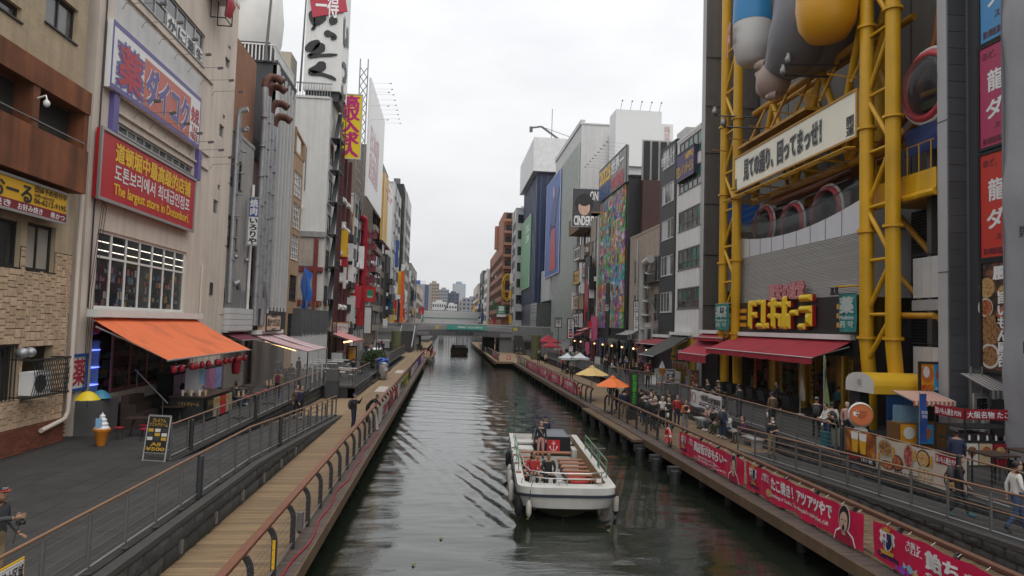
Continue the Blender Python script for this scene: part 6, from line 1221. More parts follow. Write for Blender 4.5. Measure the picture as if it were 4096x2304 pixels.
# --- stools, folding tables
def stool(h=.45,mt=None):
    t=thing('round_stool','x','stool'); part(t,'seat',MB().lathe((0,0,0),[(.15,h-.05),(.165,h-.03),(.165,h),(.1,h+.005)],14),mt or m_redst,smooth=40)
    for i in range(4): a=math.pi/4+i*math.pi/2; part(t,'leg',MB().tube([(.12*math.cos(a),.12*math.sin(a),h-.05),(.17*math.cos(a),.17*math.sin(a),0)],.012,5),m_dsteel)
    return t
def folding_table(w=1.2,d=.6,h=.72,top=None,leg=None):
    t=thing('folding_table','x','table'); part(t,'tabletop',MB().box(-w/2,w/2,-d/2,d/2,h-.03,h),top or m_tablew)
    for s in(-1,1):
        part(t,'leg_frame',MB().bar((s*w*.4,-d*.42,0),(s*w*.22,d*.42,h-.03),.03).bar((s*w*.4,d*.42,0),(s*w*.22,-d*.42,h-.03),.03).bar((s*w*.4,-d*.42,.05),(s*w*.4,d*.42,.05),.025),leg or m_steel)
    return t
ST0=stool(); FT0=folding_table(.9,.6,.72,M('dark_wood_top',(.05,.028,.02),.5),m_dsteel); WT0=folding_table(1.5,.6,.72); WS0=stool(.45,m_tablew)
used=set()
def put(o,x,y,rz,label,group=None,z=ZT):
    if o.name not in used: used.add(o.name); o.location=(x,y,z); o.rotation_euler.z=rz; BASE[o.name]=Vector((x,y,z)); tag(o,label,None,group); return o
    return copy_tree(o,Vector((x,y,z)),rz,label,group)
for x,y in((-10.9,26.4),(-11.3,27.3),(-11.9,26.6),(-11.2,28.3)): put(ST0,x,y,0,'round red stool at the dark folding table near the giant soft-serve cone','red stools by the soft-serve cone')
for i in range(7): put(ST0,-10.3-.25*(i%2),37.2+i*.85,0,'round red stool in the row behind the terrace railing','red stools along the terrace railing')
put(FT0,-11.5,27.4,.2,'dark folding table beside the red stools under the orange awning'); put(FT0,-11.6,30.8,.1,'dark folding table by the shop steps with a white crate behind'); put(FT0,-11.2,39.2,1.4,'dark folding table in front of the purple posters'); put(FT0,-11.3,41.0,1.4,'dark folding table next to the closed roller shutter')
g8='white trestle tables on the south terrace'
for i,(x,y) in enumerate([(-12.2,63),(-10.6,63.5),(-12.2,66),(-10.5,66.6),(-12.1,69),(-10.4,69.6),(-8.2,55.5),(-8.1,57.8),(-10.2,57),(-8.4,53.4)]): put(WT0,x,y,.15*(i%3),'white trestle table set out on the south terrace behind the corner railing',g8)
for i,(x,y) in enumerate([(-9.4,62.8),(-9.3,65.9),(-9.5,68.4),(-7.4,54.6),(-7.2,58.6),(-9.2,55.8),(-11.4,64.6),(-11.3,67.8)]): put(WS0,x,y,0,'white stool between the trestle tables on the south terrace','white stools on the south terrace')
def bistro(label,x,y,item=True):
    t=thing('high_table',label,'table',(x,y,ZT)); part(t,'top',MB().lathe((x,y,ZT+.98),[(.02,0),(.3,0),(.3,.03),(.02,.032)],14),M('dark_wood_top')); part(t,'column',MB().tube([(x,y,ZT),(x,y,ZT+.98)],.035,8),m_black); part(t,'cross_base',MB().box(x-.3,x+.3,y-.04,y+.04,ZT,ZT+.05).box(x-.04,x+.04,y-.3,y+.3,ZT+.001,ZT+.051),m_black)
    for i in range(2):
        k=thing('cutlery_cup','cup of wooden chopsticks on the high table '+('near the railing' if 'first' in label else 'by the striped tent')+(', tall one' if i else ', short one'),'cup',(x-.1+.2*i,y,ZT+1.01)); part(k,'cup',MB().lathe((x-.1+.2*i,y,ZT+1.012),[(.05,0),(.06,.13)],8),M('cup_tan',(.45,.3,.16),.6)); 
        b_=MB()
        for j in range(6): a=j; b_.tube([(x-.1+.2*i,y,ZT+1.03),(x-.1+.2*i+.05*math.cos(a),y+.05*math.sin(a),ZT+1.26+.05*i)],.006,4)
        part(k,'chopsticks',b_,M('stick_pale',(.6,.5,.36),.6),kind='stuff')
    return t
bistro('first round high table standing behind the terrace railing',-9.3,32.5); bistro('second round high table beside the striped tent',-9.5,38.2)
# --- soft-serve counter under the awning
k=thing('soft_serve_counter','dark soft-serve counter with menu boards under the orange awning','counter',(-11.2,31.6,ZT)); part(k,'counter_body',MB().box(-11.9,-10.5,31.2,34.8,ZT,ZT+1.05),m_menu); part(k,'counter_top',MB().box(-11.98,-10.4,31.1,34.9,ZT+1.05,ZT+1.1),M('dark_wood_top'))
for i in range(4):
    b_=part(k,'menu_board',MB().box(-10.39,-10.36,31.3+i*.88,32.1+i*.88,ZT+.1,ZT+.95),[m_menu,M('menu_poster',(.35,.3,.2),.5,var=.6,scale=5),m_red,M('menu_poster')][i]); text(b_,['プレミアム','¥500','ソフト','クリーム'][i],(-10.35,31.34+i*.88,ZT+.9),ey,UP,.7,.2,m_gold,bold=.02)
part(k,'front_menu',MB().box(-11.6,-10.6,31.13,31.17,ZT+.2,ZT+.9),m_menu); text(k,'ソフトクリーム',(-11.55,31.12,ZT+.86),ex,UP,.9,.16,m_gold,bold=.02)
for i in range(6): part(k,'cup_stack',MB().lathe((-11.5+.18*i,31.5+.2*(i%2),ZT+1.1),[(.05,0),(.07,.25)],8),M('cup_tan') if i%2 else m_plate)
o_=thing('soft_serve_machine','white soft-serve machine with a blue poster on the dark counter','machine',(-11.6,33.2,ZT+1.1)); part(o_,'body',MB().box(-11.9,-11.3,32.8,33.5,ZT+1.1,ZT+2.2),m_lgrey); part(o_,'poster',MB().box(-11.29,-11.27,32.85,33.45,ZT+1.5,ZT+2.15),M('label_blue')); part(o_,'spout',MB().tube([(-11.2,33.15,ZT+1.4),(-11.2,33.15,ZT+1.25)],.04,6),m_steel)
ps=thing('purple_posters','row of purple and pink posters along the low wall behind the counter','poster',(-12.9,37,ZT+1))
for i in range(6): part(ps,'poster',MB().box(-12.92,-12.88,34.2+i*1.15,35.3+i*1.15,ZT+.6,ZT+1.75),[M('poster_lilac',(.36,.26,.45),.5,var=.5,scale=3),M('poster_pink',(.5,.2,.35),.5,var=.5,scale=3),M('poster_blue',(.22,.26,.5),.5,var=.5,scale=3)][i%3])
solo('low_wall',MB().box(-13.6,-12.93,34,41.3,ZT,ZT+1.85),m_dark,'low dark wall behind the purple posters','wall')
sh=thing('roller_shutter','closed beige roller shutter beside the soft-serve shop','shutter',(-13.7,46,ZT))
for i in range(26): part(sh,'shutter_slat',MB().box(-13.8,-13.74,44.3,47.6,ZT+.1+i*.11,ZT+.1+i*.11+.1),M('shutter_beige',(.24,.215,.18),.6,var=.15))
awning('maroon_awning','small half-rolled maroon awning above the roller shutter','L',-13.8,43.9,48.2,5.35,-12.6,4.9,M('maroon_cloth',(.12,.012,.03),.8),n=10)
# --- striped tent with clear curtains
zt0=px(1045,1337,X=-13.6).z; ya,yb=49.6,57.2; xf=-9.75; zf=4.05
m_s1,m_s2=M('tent_pink',(.44,.16,.20),.75,var=.1),M('tent_pale',(.55,.50,.49),.75,var=.1)
q=awning('striped_tent','pink and white striped tent roof over the skewer restaurant terrace','L',-13.6,ya,yb,zt0,xf,zf,[m_s1,m_s2],stripes=48,cass=True)
part(q,'white_flap',MB().grid(lambda u,v:(-13.5+3.7*u,(ya+yb)/2-.2+.5*v,zt0-(zt0-zf)*u+.05),8,2),m_tablew)
for y in(ya,yb): part(q,'post',MB().box(xf-.04,xf+.04,y-.04,y+.04,ZT,zf),m_black)
m_vin=Mclear('clear_vinyl',(.55,.52,.50),.22,.15); part(q,'clear_curtain',MB().grid(lambda u,v:(-13.6+(xf+13.6)*u,ya+.06*math.sin(u*25),ZT+(zf+(1-u)*(zt0-zf)-ZT)*v),30,2),m_vin,smooth=70); part(q,'clear_curtain',MB().grid(lambda u,v:(xf+.06*math.sin(u*40),ya+(yb-ya)*u,ZT+(zf-ZT)*v),40,2),m_vin,smooth=70)
for i in range(5): part(q,'curtain_edge',MB().box(xf-.01,xf+.05,ya+(yb-ya)*i/4-.03,ya+(yb-ya)*i/4+.03,ZT,zf-.02),m_tablew)
part(q,'warm_tube',MB().tube([(-13,ya+1,zt0-.5),(-10.8,ya+1,zf+.0)],.03,5),M('warm_lamp')); part(q,'warm_tube',MB().tube([(-13,ya+4,zt0-.5),(-10.8,ya+4,zf+.0)],.03,5),M('warm_lamp')); part(q,'back_wall',MB().quad((-13.5,ya,ZT),(-13.5,yb,ZT),(-13.5,yb,zt0),(-13.5,ya,zt0)),M('shop_wood_dark',(.10,.065,.04),.8,var=.3,stretch=(1,5,1)))
for i in range(3): solo('dining_table',MB().box(-12.6,-11.2,50.4+i*2.2,51.1+i*2.2,ZT+.68,ZT+.72).box(-11.95,-11.85,50.7+i*2.2,50.8+i*2.2,ZT,ZT+.68),M('dark_wood_top'),'dark dining table inside the clear-curtained striped tent','table','dining tables inside the striped tent')
# --- pink stall and menu sign
awning('pink_awning','faded pink awning of the stall past the hoarding','L',-13.4,77,86,5.2,-10.2,4.1,M('faded_pink',(.48,.2,.2),.75,dirt=.15),n=14,val=.25)
s_=thing('food_stall','small food stall with bright lamps under the faded pink awning','stall',(-12.2,81,ZT)); part(s_,'counter',MB().box(-12.8,-11.6,78,85,ZT,ZT+1.0),m_tablew); part(s_,'back_wall',MB().quad((-13.3,77,ZT),(-13.3,86,ZT),(-13.3,86,5.2),(-13.3,77,5.2)),M('shop_wood_dark'))
for i in range(5): part(s_,'lamp',MB().ell((-11.5,78.5+i*1.5,3.9),.1,.1,.1),m_warm)
part(s_,'noren_cloth',MB().grid(lambda u,v:(-11.4+.05*math.sin(u*20),78+4*u,3.7-.9*v),16,2),m_plate)
sign('stall_signboard','orange-framed row of white and red stall signs above the pink awning','L',-13.0,(1326,1290),(1392,1330),m_signw,[('きまぐれ 串カツ ラーメン',.05,.2,.95,.8,m_crim,{'bold':.02})],.3,m_bar)
mn=sign('standing_menu','tall orange and black standing menu on the south terrace','F',80,(1393,1385),(1424,1443),m_bar,[('ラーメン',.1,.78,.9,.94,m_red)],.2,m_ink,cat='menu sign'); a,u,n,w,h=frame('F',80,(1393,1385),(1424,1443)); disc(mn,a+u*w*.5-UP*h*.3,w*.36,m_food3,Vector((0,-1,0)),sx=1.1,lift=.02); part(mn,'stand',MB().box(a.x+.2,a.x+w-.2,80.05,80.15,ZT,a.z-h),m_ink)
# --- grey cabinets
for x,y,z,lb,h in((-7.8,48.6,ZD,'tall grey metal utility cabinet at the end of the south terrace',2.0),(15.0,44.6,ZD,'grey metal utility cabinet behind the waiting tour group',1.85)):
    c=thing('utility_cabinet',lb,'cabinet',(x,y,z)); part(c,'body',MB().box(x-.43,x+.43,y-.35,y+.35,z,z+h*.6),m_dgrey); part(c,'upper_door',MB().box(x-.41,x+.41,y-.37,y+.33,z+h*.61,z+h),M('cabinet_grey',(.085,.085,.085),.5)); part(c,'lid',MB().box(x-.45,x+.45,y-.38,y+.36,z+h+.001,z+h+.04),M('cabinet_grey'))
# --- covered handcart and shrub
hc=thing('covered_handcart','handcart loaded under crumpled blue and white covers on the south boardwalk','handcart',(-6.0,66,ZD)); rr2=random.Random(3)
for nm,c,rx,ry,rz_,mt in(('white_cover',(-5.85,65.3,ZD+.95),.42,.4,.62,M('cover_white',(.34,.33,.32),.7)),('blue_cover',(-6.0,66.3,ZD+1.35),.5,.5,.62,M('cover_blue',(.03,.09,.34),.6))):
    b_=MB().lathe(Vector(c)-UP*rz_,[(.02,2*rz_),(rx*.7,1.9*rz_),(rx,1.6*rz_),(rx*1.05,.9*rz_),(rx*.8,.3*rz_),(rx*.7,.0)][::-1],18,0,1,1.3); b_.grid(lambda u,v:Vector(c)+Vector(((u-.5)*rx*2,(v-.5)*ry*2.4,rz_*.8+.1*math.sin(u*5))),6,6); b_.v=[(x+.16*noise.noise((x*6,y*6,z*5)),y+.16*noise.noise((x*7,z*6,y*3)),z+.2*noise.noise((z*5,x*6,y*5))) for x,y,z in b_.v]; part(hc,nm,b_,mt,smooth=35)
f=MB()
for x in(-6.2,-5.6):
    for y in(65.1,66.5): f.bar((x,y,ZD+.08),(x,y,ZD+1.0),.03)
f.box(-6.25,-5.55,65.0,66.6,ZD+.18,ZD+.22); part(hc,'frame',f,m_galv)
for x in(-6.2,-5.6):
    for y in(65.2,66.4): part(hc,'wheel',MB().tube([(x-.02,y,ZD+.08),(x+.02,y,ZD+.08)],.08,10),m_black)
def shrub(label,c,rx,ry,rz_,n=1400,seed=1):
    r=thing('leafy_shrub',label,'shrub',c); q=random.Random(seed); b_=MB(); s=MB()
    for i in range(14):
        a=q.uniform(0,6.28); d=Vector((math.cos(a)*rx*.7*q.random(),math.sin(a)*ry*.8*q.random(),rz_*q.uniform(1.1,1.9))); s.tube([c,Vector(c)+d*.5+Vector((0,0,.1)),Vector(c)+d],[.03,.02,.008],5)
    for i in range(n):
        v=Vector((q.gauss(0,1),q.gauss(0,1),q.gauss(0,1))).normalized()*q.uniform(.45,1)**.5; v*=1+.28*noise.noise(v*2.2+Vector((seed,0,0))); p=Vector(c)+Vector((v.x*rx,v.y*ry,rz_+v.z*rz_)); d=(v+Vector((q.gauss(0,.6),q.gauss(0,.6),q.uniform(-.2,.9)))).normalized(); sd=d.cross(Vector((q.gauss(0,1),q.gauss(0,1),q.gauss(0,1)))).normalized()*.06; L_=q.uniform(.18,.34); mid=p+d*L_*.5+UP*.03
        b_.add([p,mid+sd,p+d*L_,mid-sd],[(0,1,2,3)],q.randrange(3))
    part(r,'stems',s,M('bark',(.05,.035,.02),.9)); part(r,'foliage',b_,[M('leaf_dark',(.016,.034,.012),.5,var=.2),M('leaf_mid',(.03,.06,.018),.5,var=.2),M('leaf_light',(.055,.09,.03),.5,var=.2)],kind='stuff'); return r
shrub('dense dark green shrub in the planter beside the south boardwalk',(-7.3,70,ZT),1.0,4.2,.8,2600,4); shrub('smaller green shrub behind the planter railing near the bridge stairs',(-7.6,77.5,ZT),.8,2.2,.7,1100,8)
# --- tents and parasols on the north side
def parasol(label,x,y,z,zr,r_,mat,n=8,h=.62):
    p=thing('parasol',label,'parasol',(x,y,z)); b_=MB()
    for i in range(n):
        t0,t1=2*math.pi*i/n,2*math.pi*(i+1)/n
        def f(a,b2):
            A=Vector((math.cos(t0),math.sin(t0),0)); B=Vector((math.cos(t1),math.sin(t1),0)); d=A+(B-A)*b2; return (x+r_*a*d.x,y+r_*a*d.y,zr+h*(1-a)-.04*math.sin(math.pi*b2)*a)
        b_.grid(f,4,4)
    part(p,'canopy',b_,mat,smooth=25); part(p,'cap',MB().lathe((x,y,zr+h*.86),[(r_*.2,0),(.03,.14),(.02,.2)],8),mat)
    rb=part(p,'ribs',MB(),m_alu) if 0 else None
    for i in range(n): t=2*math.pi*i/n; part(p,'rib',MB().tube([(x,y,zr+h-.05),(x+r_*math.cos(t),y+r_*math.sin(t),zr-.02)],.012,4),m_alu)
    part(p,'pole',MB().tube([(x,y,z),(x,y,zr+h)],.03,8),m_alu,smooth=50); part(p,'base',MB().lathe((x,y,z),[(.3,0),(.3,.06),(.06,.1)],12),m_dsteel,smooth=40); return p
p=px(2450,1543,Y=43.6); parasol('orange parasol over the waiting tour group on the north boardwalk',p.x,43.6,ZD,p.z,1.12,M('parasol_orange',(.72,.16,.03),.7,var=.05),8,.62)
p=px(2368,1498,Y=51); parasol('pale yellow parasol behind the orange one on the north boardwalk',p.x,51,ZD,p.z,1.28,M('parasol_yellow',(.60,.42,.15),.7,var=.08),8,.64)
def gazebo(label,x,y,w,d,z,ze,h,mat,name='canopy_tent'):
    t=thing(name,label,'tent',(x,y,z)); b_=MB(); c=Vector((x,y,ze+h)); cs=[Vector((x-w/2,y-d/2,ze)),Vector((x+w/2,y-d/2,ze)),Vector((x+w/2,y+d/2,ze)),Vector((x-w/2,y+d/2,ze))]
    for i in range(4): A,B=cs[i],cs[(i+1)%4]; b_.grid(lambda u,v:A+(B-A)*v+(c-(A+(B-A)*v))*u-UP*(.12*math.sin(math.pi*u)+.05*math.sin(math.pi*v)*(1-u)),6,6)
    part(t,'roof',b_,mat,smooth=30); v_=MB()
    for i in range(4): A,B=cs[i],cs[(i+1)%4]; v_.grid(lambda u,v:A+(B-A)*u-UP*.22*v,6,1)
    part(t,'valance',v_,mat)
    for q in cs: part(t,'leg',MB().bar((q.x,q.y,z),(q.x,q.y,ze-.02),.04),m_alu)
    return t
m_tr=M('tent_red',(.33,.012,.03),.7,var=.12)
p=px(2209,1386,Y=108); gazebo('front crimson canopy tent on the north terrace near the bridge',p.x,109.5,3.0,3.0,ZT,p.z,.8,m_tr); p=px(2199,1368,Y=114.5); gazebo('larger crimson canopy tent behind the first one',p.x,116.5,3.9,4.0,ZT,p.z,1.25,m_tr)
m_tw=M('tent_white',(.5,.52,.55),.6,var=.12)
for i,(u,lb) in enumerate(((2274,'white canopy tent by the terrace railing, next to the crimson tents'),(2327,'white canopy tent by the terrace railing, next to the yellow parasol'))): p=px(u,1432,Y=80-3*i); gazebo(lb,p.x,81-3*i,1.75,2.4,ZT,p.z,.6,m_tw)
# --- LED sign column, deck posts, jetty
l_=thing('led_sign_column','black signboard column with green LED characters 松海運 太左 on the north boardwalk','sign column',(11.3,40.6,ZD)); part(l_,'case',MB().box(11.05,11.55,40.4,40.75,ZD,3.75),M('led_black',(.02,.021,.022),.4)); text(l_,'松海運\n太左',(11.17,40.39,3.55),ex,UP,.26,1.25,M('led_green',(.03,.30,.015),.5,var=0,emit=.18),lift=.006) if 0 else text(l_,'松海運太左',(11.17,40.39,3.62),ex,UP,.26,1.75,M('led_green',(.03,.30,.015),.5,var=0,emit=.18),vert=True)
for i,y in enumerate((27.8,30.4,33,35.6,38.2,40.8,43.4,46)):
    d_=thing('mooring_pile','black square mooring pile along the north boardwalk edge','pile',(9.55,y,-.8),'mooring piles along the north boardwalk'); part(d_,'pile',MB().lathe((9.55,y,-.9),[(.2,0),(.2,1.35),(.18,1.42)],10),m_black,smooth=40); part(d_,'fender_block',MB().box(9.4,9.9,y+.25,y+.55,.3,.62),m_dsteel)
jt=MB(); jt.box(9.35,9.95,33.5,46.5,.72,.84); solo('jetty_step',jt,m_beam,'low dark timber step along the boarding edge of the north boardwalk','jetty')
def lifebuoy(label,c,nrm):
    l=thing('lifebuoy',label,'lifebuoy',c); n=Vector(nrm).normalized(); u=UP.cross(n).normalized(); c=Vector(c)
    def f(a,b2): t=2*math.pi*a; q=2*math.pi*b2; d=u*math.cos(t)+UP*math.sin(t); return c+d*(.3+.075*math.cos(q))+n*.075*math.sin(q)
    part(l,'ring',MB().grid(f,24,8,mf=lambda i,j:1 if i%6==0 else 0),[M('buoy_red',(.55,.03,.03),.45,var=.1),m_plate],smooth=80); part(l,'rope',MB().tube([c+u*.39*math.cos(t)+UP*.39*math.sin(t) for t in [2*math.pi*i/16 for i in range(17)]],.012,4),m_plate); return l
lifebuoy('orange-red lifebuoy on the north boardwalk railing beside the first big crimson banner',(10.32,31.0,1.45),(-1,0,0)); lifebuoy('red lifebuoy at the end of the four small crimson banners',(10.32,52.2,1.5),(-1,0,0)); lifebuoy('red lifebuoy on the far deck beside the south bridge stairs',(-3.4,112.3,1.6),(0,-1,0)); lifebuoy('red lifebuoy on the wider north deck near the bridge',(9.4,103.6,1.5),(0,-1,0))
hs=[]; 
for i in range(60): y=15+i*.33; hs.append((-3.22+.05*math.sin(y*1.9)+.04*math.sin(y*.8),y,ZD+.025))
solo('red_hose',MB().tube(hs,.022,6),M('hose_red',(.30,.01,.03),.5),'thin red hose lying along the outer edge of the south boardwalk','hose',smooth=60)
jb=thing('junction_box','grey electric box fixed on a south boardwalk railing post','box',(-3.42,16.9,1.35)); part(jb,'box',MB().box(-3.4,-3.26,16.86,17.0,1.3,1.72),m_steel); part(jb,'conduit',MB().box(-3.37,-3.3,16.9,16.96,1.22,1.3),m_dsteel)
solo('warning_sticker',MB().box(-3.50,-3.44,15.02,15.032,1.05,1.65),m_yel,'yellow warning sticker on a curved boardwalk railing post','sticker')
# no-parking sign on the near railing
np_=thing('no_parking_sign','yellow-edged bicycle no-parking sign tied to the near ramp railing','sign',(-6.3,10.7,1.9)); a=px(100,2226,X=-6.3); q_=(Vector((-6.3,10.0,a.z+.01)),ey,ex,a.y-10.0,.95); part(np_,'panel',MB().box(-6.32,-6.3,10.0,a.y,a.z-.95,a.z),m_yel); part(np_,'face',MB().box(-6.3,-6.295,10.02,a.y-.025,a.z-.33,a.z-.03),m_signw); part(np_,'lower_face',MB().box(-6.3,-6.294,10.02,a.y-.025,a.z-.92,a.z-.34),m_ink)
text(np_,'自転車放置禁止区域',(-6.29,10.04,a.z-.08),ey,UP,a.y-10.09,.2,m_ink,bold=.02); part(np_,'red_ring',MB().tube([(-6.285,10.45+.42*math.cos(t),a.z-.85+.42*math.sin(t)) for t in [math.pi*i/14 for i in range(15)]],.035,5),m_red)
# --- north shops: awnings, menus
awning('charcoal_awning','long faded charcoal awning over the Kobe beef and ramen stall','R',21.3,58.6,63.2,5.9,18.0,4.0,m_awg,n=16); awning('dull_red_awning','plain dull red awning left of the charcoal one','R',21.3,64,71,5.6,19.9,4.9,m_awd,n=16); awning('fry_shop_awning','crimson box awning next to the discount store entrance','R',21.3,50.2,56.4,5.6,19.5,4.5,m_awr,n=14,val=.55); awning('short_red_awning','half-rolled red awning between the yellow left columns','R',21.35,49.4,55.6,6.15,20.5,5.85,m_awr,n=12,val=.25)
st=thing('ramen_stall','yellow ramen and beef stall under the charcoal awning','stall',(20.5,61,ZT)); part(st,'back_wall',MB().quad((21.35,57.3,ZT),(21.35,63.4,ZT),(21.35,63.4,5.7),(21.35,57.3,5.7)),M('stall_yellow',(.42,.25,.02),.6,var=.2)); part(st,'counter',MB().box(19.6,20.6,58.8,63.2,ZT,ZT+1.0),m_tablew); part(st,'header',MB().box(21.2,21.3,58.6,63.3,3.6,4.2),m_yel); text(st,'Stamina Ramen Set Menu',(21.18,63.2,4.1),Vector((0,-1,0)),UP,4.4,.35,m_ink,bold=.02)
for i in range(4): b_=part(st,'menu_poster',MB().box(21.22,21.3,58.8+i*1.1,59.7+i*1.1,ZT+1.2,3.5),M('menu_cream',(.5,.4,.25),.5)); disc(b_,(21.2,59.25+i*1.1,2.9+.1),.33,m_food2); 
kb=sign('beef_price_board','black Kobe beef price board hanging beside the charcoal awning','F',57.6,(2708,1395),(2800,1447),m_menu,[('Kobe beef 240g',.05,.06,.6,.2,m_signw),('A Course 4800円',.05,.30,.6,.45,m_signw),('B Course 5800円',.05,.52,.6,.67,m_signw),('C Course 8800円',.05,.75,.6,.9,m_signw)],.15,None,cat='menu sign'); a,u,n,w,h=frame('F',57.6,(2708,1395),(2800,1447)); disc(kb,a+u*w*.8-UP*h*.4,h*.3,m_food2,Vector((0,-1,0)))
cs_=sign('beef_display_case','white display case lettered KOBE BEEF on the north terrace','F',57.0,(2590,1502),(2662,1545),m_signw,[('KOBE BEEF',.5,.1,.98,.35,m_ink),('神戸牛',.55,.4,.95,.6,m_ink)],.8,m_alu,cat='display case'); a,u,n,w,h=frame('F',57.0,(2590,1502),(2662,1545)); part(cs_,'plinth',MB().box(a.x,a.x+w,57.05,57.75,ZT,a.z-h-.001),m_signw)
for i in range(4): disc(cs_,a+u*w*(.56+.12*i)-UP*h*.78,.1,m_food2,Vector((0,-1,0)))
cone('soft-serve cone model on the stall counter under the charcoal awning',px(2648,1475,Y=59.5)-UP*.6,1.2); cone('tall cream-coloured soft-serve cone model outside the black mural entrance',px(2503,1445,Y=84)-UP*0,2.2,M('cone_tan',(.45,.28,.12),.6))
for lb,Yq,tl,br,mt,tx in(('black meat menu board on the north terrace edge',56.4,(2665,1478),(2699,1545),m_menu,'黒毛和牛\n4800\n5800'),('orange ramen photo board leaning beside the heater',55.6,(2757,1482),(2793,1546),M('board_orange',(.42,.12,.02),.5,var=.5,scale=6),'ラーメン')):
    b_=sign('menu_board',lb,'F',Yq,tl,br,mt,[(tx,.12,.1,.88,.6,m_signw)],.08,m_alu,cat='menu sign'); a,u,n,w,h=frame('F',Yq,tl,br); part(b_,'easel',MB().bar((a.x+.1,Yq+.05,a.z),(a.x+.1,Yq+.6,ZT),.04).bar((a.x+w-.1,Yq+.05,a.z),(a.x+w-.1,Yq+.6,ZT),.04).bar((a.x+.05,Yq,a.z-h),(a.x+.05,Yq,ZT),.04).bar((a.x+w-.05,Yq,a.z-h),(a.x+w-.05,Yq,ZT),.04),m_alu)
hx=px(2750,1545,Z=ZT); ht=thing('patio_heater','steel patio heater with a round reflector beside the orange menu board','heater',hx); part(ht,'column',MB().lathe(hx,[(.22,0),(.22,.8),(.05,.85),(.05,1.9),(.12,1.95),(.12,2.2)],12),m_galv,smooth=40); part(ht,'reflector',MB().lathe(hx+UP*2.2,[(.5,0),(.45,.06),(.05,.16)],16),m_galv,smooth=40)
# flag poles at the store
for i,(u,v,lb) in enumerate(((3200,1660,'thin cream feather flag on a white base in front of the discount store'),(3295,1700,'furled green feather flag by the man in black on the terrace'))):
    b_=px(u,v,Z=ZT); f=thing('feather_flag',lb,'flag',b_); part(f,'base',MB().lathe(b_,[(.28,0),(.28,.05),(.06,.1)],10),m_plate); part(f,'pole',MB().tube([b_,b_+UP*3.6],.015,5),m_plate); part(f,'cloth',MB().grid(lambda a,c:b_+UP*(.8+2.75*c)+Vector((.06+.26*a*(1-c),.05*math.sin(c*8+a*3),0)),5,12),M('flag_cream',(.50,.42,.34),.7,var=.3) if i==0 else M('flag_green',(.2,.3,.1),.7,var=.4),smooth=60)
for i in range(7): 
    y=38.5+i*1.6; c=thing('shopping_cart','black plastic shopping trolley parked at the store entrance','trolley',(20.2,y,ZT),'black trolleys at the store entrance'); part(c,'basket',MB().add([(19.85,y-.4,ZT+.35),(20.5,y-.4,ZT+.35),(20.5,y+.4,ZT+.35),(19.85,y+.4,ZT+.35),(19.75,y-.45,ZT+1.0),(20.6,y-.45,ZT+1.0),(20.6,y+.45,ZT+1.0),(19.75,y+.45,ZT+1.0)],[(0,3,2,1),(0,1,5,4),(1,2,6,5),(2,3,7,6),(3,0,4,7)]),m_black); part(c,'frame',MB().bar((19.9,y-.35,ZT+.1),(19.9,y-.35,ZT+.9),.03).bar((20.5,y-.35,ZT+.1),(20.5,y-.35,ZT+.9),.03).bar((19.9,y+.35,ZT+.1),(19.9,y+.35,ZT+.9),.03).bar((20.5,y+.35,ZT+.1),(20.5,y+.35,ZT+.9),.03),m_dsteel)
    for xx in(19.9,20.5): part(c,'wheel',MB().tube([(xx-.02,y-.35,ZT+.06),(xx+.02,y-.35,ZT+.06)],.06,8),m_black)
# --- blue booth with yellow barrel tent, striped awning, coin-bread sign
bo=thing('blue_booth','blue booth under a yellow barrel-vaulted tent beside the yellow columns','booth',(20.4,30,ZT)); part(bo,'blue_wall',MB().box(19.75,21.6,29.1,29.2,ZT,4.1),M('booth_blue',(.012,.05,.16),.5,var=.15)); part(bo,'side_wall',MB().box(21.5,21.6,29.2,31.2,ZT,4.1),M('booth_blue')); part(bo,'dark_counter',MB().box(19.2,19.65,30.3,31.2,ZT,4.0),m_dark)
part(bo,'barrel_roof',MB().grid(lambda u,v:(19.05+2.65*u,30.1-1.1*math.cos(math.pi*v),4.1+.55*math.sin(math.pi*v)**.8),6,12),M('tent_yellow',(.62,.37,.02),.5,var=.08),smooth=60); part(bo,'roof_skirt',MB().box(19.05,21.7,28.98,29.02,3.75,4.12),M('tent_yellow'))
ep=MB(); pts=[(19.05,30.1-1.1*math.cos(math.pi*i/12),4.1+.55*math.sin(math.pi*i/12)**.8) for i in range(13)]+[(19.05,31.2,3.75),(19.05,29,3.75)]; ep.add(pts,[tuple(range(15))]); part(bo,'end_panel',ep,m_plate); disc(bo,(19.03,30.1,4.2),.15,m_gstrip,name='logo_print',lift=.01)
s_=sign('coin_bread_sign','orange and blue sign for 10円パン with pastry pictures above the striped awning','F',28.3,(3678,1450),(3772,1568),m_bar,[('10円パン',.06,.76,.58,.94,m_red,{'bold':.05}),('FROZEN',.68,.84,.99,.94,m_signw,{'bold':.02}),('CHEESE',.05,.2,.3,.3,m_red)],.15,m_ink,bands=[(.62,0,1,1,M('label_blue2',(.03,.28,.6),.5))]); a,u,n,w,h=frame('F',28.3,(3678,1450),(3772,1568)); disc(s_,a+u*w*.34-UP*h*.4,h*.3,M('bread_orange',(.5,.13,.02),.5),Vector((0,-1,0)),lift=.016,sx=.75,name='bread_print'); disc(s_,a+u*w*.28-UP*h*.32,h*.2,m_plate,Vector((0,-1,0)),lift=.022,sx=.6,name='cheese_print'); disc(s_,a+u*w*.84-UP*h*.42,h*.22,m_food2,Vector((0,-1,0)),lift=.022,sx=.6,name='bread_print')
